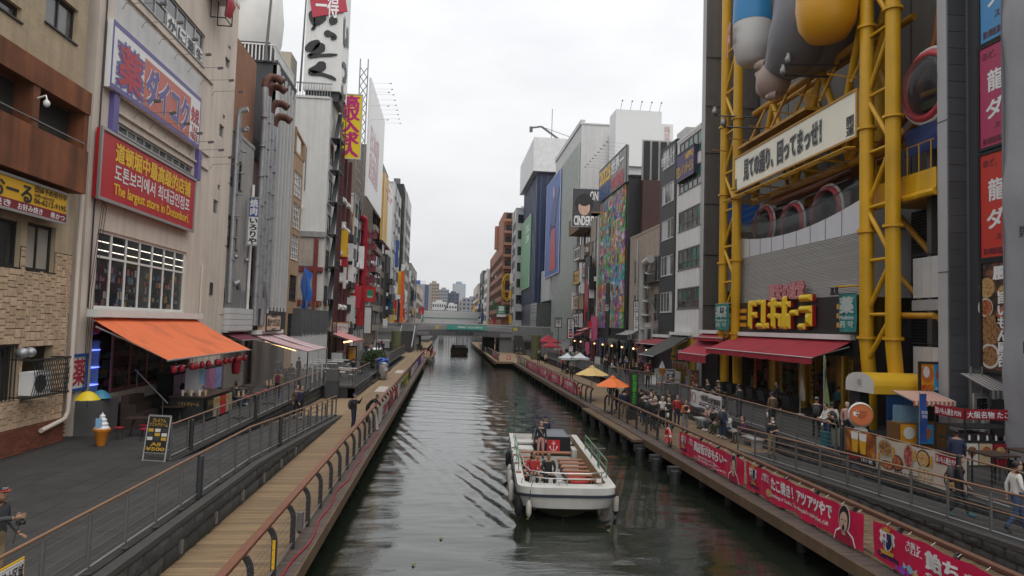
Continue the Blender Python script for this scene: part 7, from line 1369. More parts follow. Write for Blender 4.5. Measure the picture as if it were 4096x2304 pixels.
aw=thing('striped_stall_awning','orange and white striped awning of the coin-bread stall','awning',(20.2,27.5,3.6)); fa=MB(); fa.grid(lambda u,v:(19.35+1.9*u,28.25-1.4*v,4.0-.3*v),20,3,mf=lambda i,j:i%2); fa.grid(lambda u,v:(19.35+1.9*u,26.85,3.7-.2*v*(1+.2*math.sin(u*62))),40,2,mf=lambda i,j:(i//2)%2); part(aw,'canopy',fa,[M('stripe_orange',(.55,.14,.05),.6),m_plate]); part(aw,'frame',MB().bar((19.35,28.2,3.97),(19.35,26.85,3.68),.04).bar((21.25,28.2,3.97),(21.25,26.85,3.68),.04),m_alu)
sl=thing('coin_bread_stall','coin-bread stall counter with pastry posters and a glass case','stall',(20.2,27.8,ZT)); part(sl,'counter',MB().box(19.1,21.3,27.4,28.2,ZT,ZT+1.0),M('stall_brown',(.16,.07,.02),.6)); part(sl,'glass_case',MB().box(19.3,20.4,27.5,28.1,ZT+1.0,ZT+1.7),Mclear('case_glass',(.3,.5,.6),.35))
for i in range(2): b_=part(sl,'poster',MB().box(19.15+i*.75,19.85+i*.75,27.34,27.38,ZT+.15,ZT+.95),[m_bar,M('label_blue2')][i]); disc(b_,(19.5+i*.75,27.33,ZT+.6),.26,[m_plate,m_food2][i],Vector((0,-1,0)))
bf=thing('blue_flag_banner','narrow blue frozen dessert flag beside the coin-bread stall','flag',(19.75,26.8,ZT)); part(bf,'cloth',MB().grid(lambda u,v:(19.6+.32*u,26.8+.04*math.sin(v*9),ZT+.3+2.0*v),4,10),M('flag_blue',(.03,.08,.32),.6,var=.2),smooth=60); part(bf,'pole',MB().tube([(19.58,26.8,ZT),(19.58,26.8,ZT+2.4)],.015,5),m_alu); text(bf,"FROZEN\nS'MORE",(19.63,26.74,ZT+1.6),ex,UP,.26,.3,m_signw)
ic=px(3442,1660,X=15.6); ib=thing('inflatable_coin','white inflatable ball printed with an orange coin pattern behind the railing','inflatable',ic-UP*.9); part(ib,'white_ball',MB().ell(ic,.48,.3,.48,20,12),m_plate,smooth=80)
nv_=Vector((-.45,-.85,.12)).normalized(); uc=UP.cross(nv_).normalized()*-1; vc=nv_.cross(uc)
def cdisc(r0,r1,mat,lf,name):
    k=28; pc=ic+nv_*lf; part(ib,name,MB().add([pc+uc*r0*math.cos(2*math.pi*i/k)+vc*r0*math.sin(2*math.pi*i/k) for i in range(k)]+[pc+uc*r1*math.cos(2*math.pi*i/k)+vc*r1*math.sin(2*math.pi*i/k) for i in range(k)],[(i,(i+1)%k,k+(i+1)%k,k+i) for i in range(k)]),mat)
cdisc(.39,.005,M('coin_orange',(.45,.10,.01),.45),.335,'coin_face'); cdisc(.40,.36,M('coin_dark',(.30,.05,.005),.45),.34,'coin_edge')
pb=MB(); 
for dx,dy,w_,h_ in((0,.0,.36,.05),(0,.06,.24,.05),(0,.11,.14,.04),(-.12,-.06,.03,.08),(-.04,-.06,.03,.08),(.04,-.06,.03,.08),(.12,-.06,.03,.08),(0,-.12,.42,.03)): c=ic+nv_*.345+uc*dx+vc*dy; pb.ob(c,uc*w_/2,vc*h_/2,nv_*.006)
part(ib,'coin_relief',pb,M('coin_dark')); part(ib,'blower_base',MB().lathe(ic-UP*.9,[(.25,0),(.25,.35),(.1,.5)],12),m_plate,smooth=50)
# red night-market stall, pole sign, striped awning at the right
po=thing('food_cart','black food cart with red sign boards and menu pictures on the north terrace','food cart',(18.9,23.2,ZT)); m_pr=M('cart_red',(.28,.008,.02),.5)
for x in(17.9,20.2):
    for y in(22.4,23.9): part(po,'post',MB().bar((x,y,ZT),(x,y,3.75),.05),m_black)
for x0,x1,y0_,y1_ in((17.85,17.9,22.4,23.9),(17.9,20.3,22.36,22.4)): part(po,'sign_board',MB().box(x0,x1,y0_,y1_,3.4,3.78),m_pr)
text(po,'旨いもん屋台 PON',(17.84,23.8,3.7),Vector((0,-1,0)),UP,1.3,.24,m_signw); text(po,'大阪名物 たこ焼き',(17.95,22.35,3.7),ex,UP,2.2,.24,m_signw,bold=.02)
part(po,'counter',MB().box(17.95,20.2,22.5,23.8,ZT+.85,ZT+.92),m_black); part(po,'shelf',MB().box(17.95,20.2,22.5,23.8,ZT+1.35,ZT+1.39),m_black); part(po,'stove',MB().box(18.1,19.2,22.7,23.6,ZT+.92,ZT+1.15),m_dsteel)
for i in range(4): b_=part(po,'menu_picture',MB().box(17.95+i*.56,18.45+i*.56,22.44,22.47,ZT+.05,ZT+.82),[m_plate,M('menu_cream'),m_pr,m_menu][i]); disc(b_,(18.2+i*.56,22.43,ZT+.55),.18,[m_food,m_food2,m_food3,m_food2][i],Vector((0,-1,0)))
for i in range(5): b_=thing('sauce_bottle','sauce bottle with a red cap on the food cart counter','bottle',(19.15+.35*i,23.55,ZT+.93),'sauce bottles on the food cart'); part(b_,'bottle',MB().lathe((19.15+.35*i,23.55,ZT+.93),[(.035,0),(.035,.15),(.012,.19)],8),m_plate,smooth=40); part(b_,'cap',MB().lathe((19.15+.35*i,23.55,ZT+1.12),[(.016,0),(.008,.05)],6),m_red)
po.location+=Vector((.95,1.0,0)); BASE[po.name]=Vector(po.location)
sign('pole_sign','tall white pole sign with black brush characters 勝 beside the food cart','F',25.9,(3898,1580),(3958,1775),m_signw,[('勝',.12,.06,.9,.36,m_ink,{'bold':.05}),('旨いもん',.15,.46,.45,.92,m_ink,{'vert':True,'bold':.02}),('にまり場PO',.65,.5,.9,.95,m_ink,{'vert':True})],.1,m_alu)
ga=thing('grey_striped_awning','grey and white striped awning with scalloped edge under the food poster','awning',(23,25.5,4)); fa=MB(); q0=px(3895,1528,Y=24.8); fa.grid(lambda u,v:(21.2+2.6*u,26.6-1.6*v,4.9-.55*v),26,3,mf=lambda i,j:i%2); fa.grid(lambda u,v:(21.2+2.6*u,25.0,4.35-.3*v*(1+.2*abs(math.sin(u*20)))),52,2,mf=lambda i,j:(i//2)%2); part(ga,'canopy',fa,[M('stripe_grey',(.16,.14,.14),.7),M('stripe_pale',(.42,.41,.40),.7)])
k=thing('wire_mesh_fence','galvanised wire mesh panel leaning on the dark tiled wall','fence',(22,26.4,ZT)); 
for x in(21.55,22.05): part(k,'post',MB().tube([(x,26.4,ZT),(x,26.4,5.2)],.035,6),m_galv)
for i in range(14): part(k,'wire',MB().tube([(21.55,26.4,2+i*.23),(22.05,26.4,2+i*.23)],.006,4),m_galv)
for i in range(7): part(k,'wire',MB().tube([(21.6+i*.07,26.4,2),(21.6+i*.07,26.4,5.1)],.005,4),m_galv)
for i,(x,y) in enumerate(((17.4,20.4),(17.6,18.4),(19.2,21),(18.4,17.2))):
    t=thing('bar_table','dark wooden bar table on the terrace behind the menu banners','table',(x,y,ZT),'bar tables behind the menu banners'); part(t,'top',MB().box(x-.5,x+.5,y-.5,y+.5,ZT+.98,ZT+1.03),M('dark_wood_top'))
    for dx in(-.4,.4):
        for dy in(-.4,.4): part(t,'leg',MB().bar((x+dx,y+dy,ZT),(x+dx,y+dy,ZT+.98),.04),m_black)
    s_=thing('bar_stool','black bar stool beside a dark bar table','stool',(x-.9,y+.2,ZT),'black bar stools behind the menu banners'); part(s_,'seat',MB().lathe((x-.9,y+.2,ZT+.7),[(.17,0),(.18,.03),(.1,.05)],12),m_black)
    for j in range(4): a=math.pi/4+j*math.pi/2; part(s_,'leg',MB().tube([(x-.9+.1*math.cos(a),y+.2+.1*math.sin(a),ZT+.7),(x-.9+.2*math.cos(a),y+.2+.2*math.sin(a),ZT)],.014,5),m_black)
# stone benches on the north deck
for i,(x,y) in enumerate(((14.75,38.2),(14.75,36.2),(14.75,34.2),(14.7,31.9))):
    b_=thing('stone_bench','low grey stone bench against the north terrace wall','bench',(x,y,ZD),'stone benches on the north boardwalk'); part(b_,'seat_slab',MB().box(x-.28,x+.25,y-.85,y+.85,ZD+.36,ZD+.44),m_conc); [part(b_,'support_block',MB().box(x-.2,x+.22,y+e-.15,y+e+.15,ZD,ZD+.36),m_conc) for e in(-.6,.6)]
# ladders, boards outside the pink and mural shops
for lb,Yq,tl,br,mt,tx,tm_ in(('white ramen shop banner with black brush characters and a red ZUN mark',104,(2271,1275),(2295,1355),m_signw,'ずんどう屋',m_ink),('small white ramen lantern sign on a post',98,(2275,1382),(2292,1407),m_signw,'ラー',m_crim),('brown and white soft cream poster board behind the white canopies',86,(2377,1423),(2402,1465),m_plate,'',m_ink),('pink curved photo panel outside the pink shop',97,(2338,1365),(2358,1420),M('hot_pink'),'',m_ink),('white karaoke sign under the pale louvres',112,(2221,1272),(2246,1310),m_lgrey,'ギャラ',m_ink)):
    b_=sign('street_sign',lb,'F',Yq,tl,br,mt,[(tx,.2,.08,.8,.62,tm_,{'vert':True,'bold':.04})] if tx else [],.15,m_ink); a,u,n,w,h=frame('F',Yq,tl,br)
    if 'ZUN' in lb: part(b_,'red_mark',MB().box(a.x+w*.2,a.x+w*.8,Yq-.02,Yq-.004,a.z-h*.92,a.z-h*.66),m_red); text(b_,'ZUN',(a.x+w*.25,Yq-.02,a.z-h*.73),ex,UP,w*.5,h*.1,m_signw,bold=.03)
    if a.z-h>ZT+.05: part(b_,'post',MB().box(a.x+w*.45,a.x+w*.55,Yq-.1,Yq-.02,ZT,a.z-h),m_dsteel)
for i in range(4): awning('shop_red_awning',('small dark red awning over the noodle shop by the crimson tents','small red awning over the takoyaki counter by the crimson tents','pale pink awning of the pink shop','rusty metal awning of the cafe under the beige building')[i],'R',21.0,(109,104.5,97.5,74)[i],(112.5,108,101,79)[i],(5.2,5.6,6.6,6.2)[i],(19.2,19.4,19.2,19.8)[i],(4.6,5.0,5.9,5.7)[i],(m_awd,m_awr,M('faded_pink'),M('flashing_grey'))[i],n=8,cass=False)
gs=thing('lit_shop_row','row of small lit shops under the beige and mural buildings','shop front',(21.2,88,ZT)); it=MB()
for i in range(110): y=rnd.uniform(68.5,112); it.box(20.6,21.3+i*.0006,y,y+rnd.uniform(.3,1.2),ZT+rnd.uniform(.1,2),ZT+rnd.uniform(2.1,3.4),i%7)
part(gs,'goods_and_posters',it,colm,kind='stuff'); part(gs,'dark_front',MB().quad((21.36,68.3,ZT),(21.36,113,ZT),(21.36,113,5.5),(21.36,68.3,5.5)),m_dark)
for i in range(9): part(gs,'lamp',MB().ell((20.5,69+i*5,4.2),.1,.1,.1),m_warm)
# ================================================================ BOATS
m_hull=M('hull_white',(.58,.57,.53),.38,var=.1,streak=.2,dirt=.15); m_hull2=M('hull_lower',(.34,.33,.28),.4,var=.15,streak=.15); m_band2=M('hull_navy_band',(.012,.015,.03),.5); m_under=M('hull_underside',(.10,.10,.055),.5,var=.3); m_bench=M('bench_wood',(.28,.105,.045),.5,var=.2,stretch=(1,8,8)); m_gr=M('rail_green',(.10,.25,.165),.45,var=.1); m_inox=M('stainless',(.5,.5,.5),.2,.9,var=.05); m_fl=M('boat_floor',(.30,.30,.26),.6,var=.1)
def tour_boat(label,w=1.62,Ln=11.0):
    b=thing('tour_boat',label,'boat')
    lv=[(1.27,0,.75,4.2,w),(1.02,.03,.75,4.0,w-.01),(1.0,.0,.76,4.0,w+.03),(.93,.0,.76,4.0,w+.03),(.91,.05,.78,3.8,w-.02),(.5,.14,1.0,3.2,w-.1),(.08,.75,2.4,1.9,w-.3),(-.4,1.6,3.2,1.6,w-.6)]
    def ring(z,f,bd,e,ww,n=16):
        pts=[]
        for i in range(n+1): t=math.pi/2*i/n; pts.append((ww*math.sin(t)**(2/e),f+bd*(1-math.cos(t)**(2/e)),z))
        pts+=[(ww,f+bd+(Ln-f-bd)*k,z) for k in(.25,.5,.75,1)]; return [(-x,y,z) for x,y,z in reversed(pts[1:])]+pts
    rs=[ring(*l) for l in lv]; n=len(rs[0]); names=['hull_topside','rubbing_band','rubbing_band','rubbing_band','hull_side','hull_lower','hull_bottom']
    def strip_(a,c,m,nm):
        q=MB(); 
        for k in range(a,c):
            o=len(q.v); q.v+=rs[k]+rs[k+1]; 
            for i in range(n-1): q.f.append((o+i,o+n+i,o+n+i+1,o+i+1)); q.m.append(0)
            q.f.append((o,o+n-1,o+2*n-1,o+n)); q.m.append(0)
        part(b,nm,q,m,smooth=50)
    strip_(0,1,m_hull,'hull_topside'); strip_(1,4,m_band2,'rubbing_band'); strip_(4,5,m_hull,'hull_side'); strip_(5,7,m_under,'hull_bottom')
    inn=ring(1.27,.62,.5,4.2,w-.26); inb=ring(.55,.7,.5,4.2,w-.3); q=MB(); q.v=rs[0]+inn+inb
    for i in range(n-1): q.f+=[(i,i+1,n+i+1,n+i),(n+i,n+i+1,2*n+i+1,2*n+i)]; q.m+=[0,1]
    part(b,'gunwale',q,[m_hull,M('inner_tan',(.26,.17,.09),.6)],smooth=40); fl_=MB(); fl_.add(inb,[tuple(range(n))]); part(b,'floor',fl_,m_fl)
    part(b,'transom',MB().box(-w+.02,w-.02,Ln-.15,Ln-.02,.3,1.2),m_hull)
    return b
TB=tour_boat('white open tour boat with wooden benches and a red anchor emblem heading to the camera')
for i in range(6):
    y=2.6+i*.72; bn=part(TB,'bench',MB().box(.25,1.28,y-.14,y+.14,.93,.98),m_bench)
    part(bn,'bench_leg',MB().box(.3,.36,y-.1,y+.1,.55,.93).box(1.15,1.21,y-.1,y+.1,.55,.93),m_dsteel)
    if i<4:
        lf=MB().ell((.78,y-.05,.68),.42,.16,.11,10,6); part(bn,'life_vest',lf,M('vest_red',(.42,.02,.03),.6,var=.2,scale=8),smooth=60)
for i in range(5): y=3.0+i*.9; bn=part(TB,'bench',MB().box(-1.28,-.45,y-.14,y+.14,.93,.98),m_bench); part(bn,'bench_leg',MB().box(-1.2,-1.14,y-.1,y+.1,.55,.93).box(-.56,-.5,y-.1,y+.1,.55,.93),m_dsteel)
part(TB,'bench',MB().box(-1.2,.95,7.35,7.7,.98,1.03),m_bench)
for x in(-.75,.75): part(TB,'front_seat',MB().box(x-.5,x+.5,1.35,1.75,.78,.84),m_bench); part(TB,'seat_base',MB().box(x-.48,x+.48,1.4,1.7,.56,.78),m_red)
cs=part(TB,'console',MB().box(-.55,1.1,8.9,9.9,.55,1.5),M('console_black',(.012,.012,.014),.3)); part(cs,'console_hood',MB().add([(-.5,9.0,1.5),(1.05,9.0,1.5),(1.05,9.8,1.5),(-.5,9.8,1.5),(-.45,9.3,1.72),(.85,9.3,1.72),(.85,9.8,1.74),(-.45,9.8,1.74)],[(0,1,5,4),(1,2,6,5),(3,0,4,7),(4,5,6,7),(2,3,7,6)]),M('console_grey',(.12,.13,.15),.3))
em=part(cs,'red_emblem_panel',MB().box(.05,.62,8.885,8.9,.75,1.35),m_red)
an=MB(); cx,cz,y=.335,1.05,8.88; an.box(cx-.012,cx+.012,y-.004,y,cz-.18,cz+.16); an.box(cx-.09,cx+.09,y-.0045,y,cz+.1,cz+.125)
an.tube([(cx+.035*math.cos(t),y-.002,cz+.2+.035*math.sin(t)) for t in [2*math.pi*i/12 for i in range(13)]],.009,4); an.tube([(cx+.16*math.cos(t),y-.002,cz-.04+.17*math.sin(t)) for t in [math.pi*(1+i/14) for i in range(15)]],.013,4)
for e in(-1,1): an.add([(cx+e*.2,y-.004,cz-.06),(cx+e*.11,y-.004,cz-.08),(cx+e*.165,y-.004,cz+.03)][::e],[(0,1,2)])
part(em,'anchor_emblem',an,m_signw)
for x0,x1 in((-1.35,-.6),(1.12,1.42)): part(TB,'white_locker',MB().box(x0,x1,8.3,9.3,.56,.98),m_hull)
part(TB,'stern_deck',MB().box(-1.3,1.3,9.95,10.85,.9,1.0),m_hull)
# rails
def rail(pts,posts,m,r=.022,zb=1.25):
    o=part(TB,'hand_rail',MB().tube(pts,r,8),m,smooth=60)
    for p in posts: part(o,'stanchion',MB().tube([(p[0],p[1],zb),(p[0],p[1],p[2])],r*.9,6),m,smooth=60)
bow=[(-1.4,2.3,1.95),(-1.38,1.2,1.78),(-1.2,.62,1.72),(-.7,.42,1.7),(0,.38,1.7),(.7,.42,1.7),(1.2,.55,1.72),(1.36,.8,1.75)]
rail(bow,[(-1.2,.6,1.72),(-.0,.38,1.7),(1.15,.5,1.72)],m_inox); rail([(p[0],p[1],p[2]-.2) for p in bow[1:]],[],m_inox,.016)
for s in(-1,1):
    for z in(1.62,1.95)[:2]: rail([(s*1.5,2.6,z),(s*1.5,6.6,z)] if s<0 else [(s*1.5,1.6,z),(s*1.5,7.0,z)],[(s*1.5,y,1.95) for y in((2.6,4.4,6.6) if s<0 else (1.6,3.2,3.6,5.2,7.0))] if z>1.9 else [],m_gr)
rail([(1.0,3.4,2.05),(1.75,3.4,2.05)],[(1.5,3.4,2.05)],m_steel)
for x in(-.25,1.05): lp=part(TB,'bow_lamp',MB().box(x-.1,x+.1,.42,.5,1.38,1.54),m_inox); part(lp,'lamp_glass',MB().box(x-.08,x+.08,.405,.418,1.4,1.52),m_plate); part(lp,'lamp_stem',MB().tube([(x,.46,1.27),(x,.46,1.38)],.02,6),m_inox)
for x,y,l,m in((-1.45,9.6,1.7,m_inox),(1.2,9.9,1.2,m_bench),(-.6,9.6,.7,m_black)): part(TB,'pole',MB().tube([(x,y,1.2),(x+.05,y,1.2+l)],.02,6),m,smooth=60)
part(TB,'pole_camera',MB().ell((-1.4,9.6,2.98),.06,.06,.1),m_black,smooth=60)
for i,y in enumerate((2.2,3.8,5.4,7.0)): part(TB,'rail_bracket',MB().box(-1.6,-1.42,y-.1,y+.1,1.27,1.31),M('bracket_rust',(.2,.09,.05),.6))
for j,(x,y,z,r,l,m,lb) in enumerate(((-1.72,7.6,.95,.13,.75,m_black,'black boat fender hanging near the stern of the tour boat'),(-1.72,5.6,.75,.1,.8,m_plate,'white boat fender hanging amidships on the tour boat, aft one'),(-1.72,4.4,.75,.1,.8,m_plate,'white boat fender hanging amidships on the tour boat, middle one'),(-1.72,3.0,.7,.1,.8,m_plate,'white boat fender hanging behind the black bow fender'),(-1.55,.55,.85,.14,.8,m_black,'black boat fender at the bow corner of the tour boat'),(-1.25,.05,.72,.09,.55,M('fender_grey',(.40,.38,.34),.6,var=.2),'dirty white boat fender on the front of the tour boat'),(1.7,.85,.85,.11,.75,M('fender_grey'),'long grey boat fender with black ends at the opposite bow corner'))):
    f=thing('boat_fender',lb,'fender',(0,0,0)); part(f,'body',MB().lathe((0,0,-l),[(.02,0),(r*.6,.06),(r,.15),(r,l-.15),(r*.6,l-.04),(.03,l)],12),m,smooth=50); part(f,'line',MB().tube([(0,0,0),(.1 if x<0 else -.1,.05,1.3-z)],.01,4),m_black)
    if j==6: part(f,'end_cap',MB().lathe((0,0,-l-.02),[(.01,0),(r*.62,.08),(r*1.02,.17)],12).lathe((0,0,-.16),[(r*1.02,0),(r*.62,.12),(.03,.18)],12),m_black,smooth=50)
    f['_b']=1; f.location=(x,y,z); used.add(f.name)
    if '_fl' not in globals(): _fl=[]
    _fl.append(f)
BLOC,BRZ=Vector((4.05,22.0,0)),R(-3.7)
TB.location=BLOC; TB.rotation_euler.z=BRZ; TB.scale.z=.9
def b2w(x,y,z): c,s=math.cos(BRZ),math.sin(BRZ); return Vector((BLOC.x+x*c-y*s,BLOC.y+x*s+y*c,z))
for f in _fl: f.location=b2w(*f.location); f.rotation_euler.z=BRZ; del f['_b']
# foam at the bow
fm=MB(); q=random.Random(5)
for i in range(160):
    a=q.uniform(-1,1); p=b2w(a*1.3,.9+abs(a)*1.3+q.gauss(0,.12),.02+q.random()*.03); r=q.uniform(.015,.06); fm.ell(p,r*1.6,r,r*.4,6,3)
solo('bow_foam',fm,M('foam',(.35,.36,.34),.6,var=.2),'small white foam breaking at the bow of the tour boat','foam',kind='stuff')
# far boat under the bridge (same kind, ochre hull)
FB=thing('far_tour_boat','dark ochre tour boat full of passengers under the arched bridge','boat',(2.7,146,0)); h=MB(); h.grid(lambda u,v:(2.7+(-1.75+3.5*u)*(1-.15*(1-v)),146-.3*math.sin(math.pi*u),-.3+1.6*v),10,4); h.box(1.0,4.4,146.05,157,-.3,1.3); part(FB,'hull',h,M('ochre_hull',(.16,.075,.012),.5,var=.3),smooth=50); part(FB,'rim',MB().box(.9,4.5,145.7,146,1.1,1.35),m_black); part(FB,'side_fender',MB().tube([(.95,146,.2),(.95,146,1.1)],.13,8).tube([(4.45,146,.2),(4.45,146,1.1)],.13,8),m_black)
# ================================================================ BANNERS ON THE RAILINGS
m_bcr=M('banner_crimson',(.56,.014,.07),.3,var=.1,scale=1.2); m_bw=M('banner_white',(.72,.70,.70),.4,var=.03); m_navy=M('crest_navy',(.015,.015,.08),.5); m_hairp=M('portrait_black',(.015,.012,.012),.5)
def cloth(r,X,y0,y1,z0,z1,mat,sg,seed=0,amp=.055,name='cloth'):
    L_=y1-y0; nu=max(10,int(L_*9))
    def W(y,z): v=(z1-z)/(z1-z0); return amp*(noise.noise((y*1.6+seed,z*1.2,seed))*1.1+noise.noise((y*4.2,z*2.0+seed,3))*.5)*(.35+v)
    def f(u,v):
        y=y0+L_*u; z=z1-(z1-z0)*v-.05*abs(math.sin(y*2.4+seed))*(1-v)-.03*v*math.sin(y*3+seed); return (X+sg*(W(y,z)+.0),y,z)
    part(r,name,MB().grid(f,nu,10),mat,smooth=70); return lambda q,lf=.012:Vector((X+sg*(W(q.y,q.z)+lf),q.y,q.z))
def face(r,bend,yc,zc,s,sg=-1,shout=False):
    "simple generic head-and-shoulders print"
    def blob(pts,mat,lf,name): part(r,name,MB().add([bend(Vector((0,yc-sg*0+p*s*-1,zc+q*s)),lf) for p,q in pts],[tuple(range(len(pts)))]),mat)
    ov=lambda a,b,cx,cy,n=18:[(cx+a*math.cos(2*math.pi*i/n),cy+b*math.sin(2*math.pi*i/n)) for i in range(n)]
    blob([(-.62,-.62),(-.5,-.3),(-.22,-.12),(.22,-.12),(.5,-.3),(.62,-.62)],m_bw,.020,'white_outline'); blob([(-.56,-.62),(-.44,-.33),(-.18,-.18),(.18,-.18),(.44,-.33),(.56,-.62)],M('jersey_red',(.33,.01,.04),.4),.026,'jersey')
    blob(ov(.34,.5,0,.18),m_bw,.022,'white_outline'); blob(ov(.3,.46,0,.2),m_hairp,.030,'hair'); blob(ov(.225,.34,0,.10),M('portrait_skin'),.036,'face'); blob([(-.1,-.34),(-.1,-.1),(.1,-.1),(.1,-.34)],M('portrait_skin'),.033,'neck')
    for e in(-.09,.09): blob(ov(.05,.022,e,.16,8),m_hairp,.042,'eye')
    blob(ov(.075,.11 if shout else .025,0,-.1 if shout else -.08,10),m_hairp,.042,'mouth'); blob([(-.025,.0),(0,.12),(.025,.0)],M('portrait_shade',(.36,.2,.14),.5),.042,'nose')
def crest(r,bend,yc,zc,s):
    def poly(pts,mat,lf,name='crest'): part(r,name,MB().add([bend(Vector((0,yc-p*s,zc+q*s)),lf) for p,q in pts],[tuple(range(len(pts)))]),mat)
    sh=lambda k:[(-.3*k,.35*k),(.3*k,.35*k),(.3*k,-.05*k),(.18*k,-.3*k),(0,-.45*k),(-.18*k,-.3*k),(-.3*k,-.05*k)]
    for e in(-1,1): poly([(e*.34,-.2),(e*.5,-.05),(e*.42,.15),(e*.52,.3),(e*.36,.42),(e*.3,.2)][::(1 if e>0 else -1)],m_bw,.018)
    poly(sh(1.12),m_gold,.02); poly(sh(1.0),m_bw,.024); poly([(0,.33),(.28,.33),(.28,-.05),(.16,-.28),(0,-.42)],m_navy,.028); poly([(-.28,.33),(0,.33),(0,.02),(-.28,.02)],m_bw,.028)
    for i in range(3): poly([(-.24+.1*i,0),(-.19+.1*i,0),(-.19+.1*i,-.25-.05*i),(-.24+.1*i,-.2-.05*i)],m_navy,.032)
    k=[(.11*(1 if i%2 else .5)*math.cos(math.pi/2+i*math.pi/5)-.14,.11*(1 if i%2 else .5)*math.sin(math.pi/2+i*math.pi/5)+.18) for i in range(10)]; poly(k,m_bcr,.034)
    poly([(-.2,.4),(.2,.4),(.26,.6),(.12,.5),(0,.64),(-.12,.5),(-.26,.6)],m_gold,.03); poly([(-.4,-.42),(.4,-.42),(.34,-.58),(-.34,-.58)],m_gold,.03)
def slogan(label,y0,y1,big,small,seed,lead='大阪と\nいえば‥',portrait=True,shout=False,X=10.36,z0=1.02,z1=1.93,name='slogan_banner',pic=None,small_only=False):
    r=thing(name,label,'banner',(X,(y0+y1)/2,z0)); bend=cloth(r,X,y0,y1,z0,z1,m_bcr,-1,seed); u=Vector((0,-1,0)); L_=y1-y0; H_=z1-z0
    tx=lambda s,a,b,c,d,mt,bo=.03:text(r,s,Vector((X,y1-L_*a,z1-H_*b)),u,UP,L_*(c-a),H_*(d-b),mt,bold=bo,lift=0,bend=lambda q:bend(q,.014))
    if L_>4: crest(r,bend,y1-.55,z1-.36,.55); tx('Cerezo',.03,.72,.03+.75/L_*1.0,.86,m_navy,.05)
    if lead and L_>4: tx(lead,.03+1.0/L_,.14,.03+1.55/L_,.42,m_bw)
    a=.03+1.65/L_ if L_>4 else .12; b=.99-(1.35/L_ if portrait else 0)
    tx(big,a,.16,b,.58,m_bw,.05)
    if small: tx(small,a,.68,b-.02,.84 if '\n' not in small else .95,m_bw,.015)
    if portrait: face(r,bend,y0+.78 if L_>4 else y0+.5,(z0+z1)/2-.02,.74 if L_>4 else .6,shout=shout)
    for i in range(max(3,int(L_/.7))): part(r,'tie',MB().tube([(X,y0+L_*(i+.3)/max(3,int(L_/.7)),z1),(10.45 if X>9 else X+.1,y0+L_*(i+.3)/max(3,int(L_/.7)),z1+.06)],.006,4),m_plate)
    return r,bend
yy=lambda u,v,X=10.36:px(u,v,X=X).y
r,b=slogan('crimson banner with crest and 飴ちゃんはコミュ beside candy pictures',9.9,yy(3492,2010),'飴ちゃんはコミュ','Speaking of Osaka, candy',1,portrait=False)
yc=yy(3492,2010)-1.35
for dy,dz,mt in((0,0,M('candy_blue',(.25,.5,.65),.4)),(.28,-.12,M('candy_purple',(.22,.06,.4),.4)),(-.2,-.05,M('candy_orange',(.7,.3,.05),.4))): part(r,'candy_print',MB().add([b(Vector((0,yc+dy+.12*math.cos(2*math.pi*i/12),1.2+dz+.09*math.sin(2*math.pi*i/12))),.02) for i in range(12)]+[b(Vector((0,yc+dy+.26,1.28+dz)),.018),b(Vector((0,yc+dy+.26,1.12+dz)),.018),b(Vector((0,yc+dy-.26,1.28+dz)),.018),b(Vector((0,yc+dy-.26,1.12+dz)),.018)],[tuple(range(12)),(0,12,13),(6,14,15)]),mt)
r,b=slogan('crimson banner reading たこ焼き！アツアツやで with a shouting long-haired man',yy(3455,2150),yy(2985,1850),'たこ焼き！アツアツやで',"Speaking of Osaka, The takoyaki's piping hot, y'all!",2,shout=True)
yc=yy(2985,1850)-1.7; part(r,'takoyaki_print',MB().add([b(Vector((0,yc+.2*math.cos(2*math.pi*i/14),1.24+.14*math.sin(2*math.pi*i/14))),.02) for i in range(14)],[tuple(range(14))]),M('food_gold'))
slogan('crimson banner reading 商店街がおもろい with a smiling short-haired man',yy(2975,1960),yy(2718,1750),'商店街がおもろいー',"Speaking of Osaka...\nOur shopping arcades are fun",3)
for i,(u0,u1,tx) in enumerate(((2306,2246,'今度また'),(2240,2195,'天満ねこ'),(2192,2153,'たこ道'),(2150,2105,'大阪ごっつ'))): slogan('small crimson slogan banner reading %s on the far north railing'%('Kondo mata','Tenma neko','Tako michi','Osaka gottsu')[i],yy(u0,1560)+.1,yy(u1,1500),tx,'Speaking of Osaka',5+i,portrait=True,lead='')
slogan('crimson banner on the wider north deck beside the far lifebuoy',104.2,117,'道頓堀の水','Speaking of Osaka',11,X=7.78,portrait=False); 
r=thing('slogan_banner','crimson banner on the south deck by the bridge stairs','banner',(-2.5,120,1)); cloth(r,-2.48,113,128,1.0,1.95,m_bcr,1,7)
r=thing('small_signal_flags','row of white and blue cloths on the north deck rail under the bridge','banner',(7.75,134,1)); 
for i in range(8): part(r,'flag',MB().grid(lambda u,v:(7.76,135+i*4+3.6*u,1.95-.9*v),3,2),[m_bw,M('cover_blue'),m_bw,m_bcr][i%4])
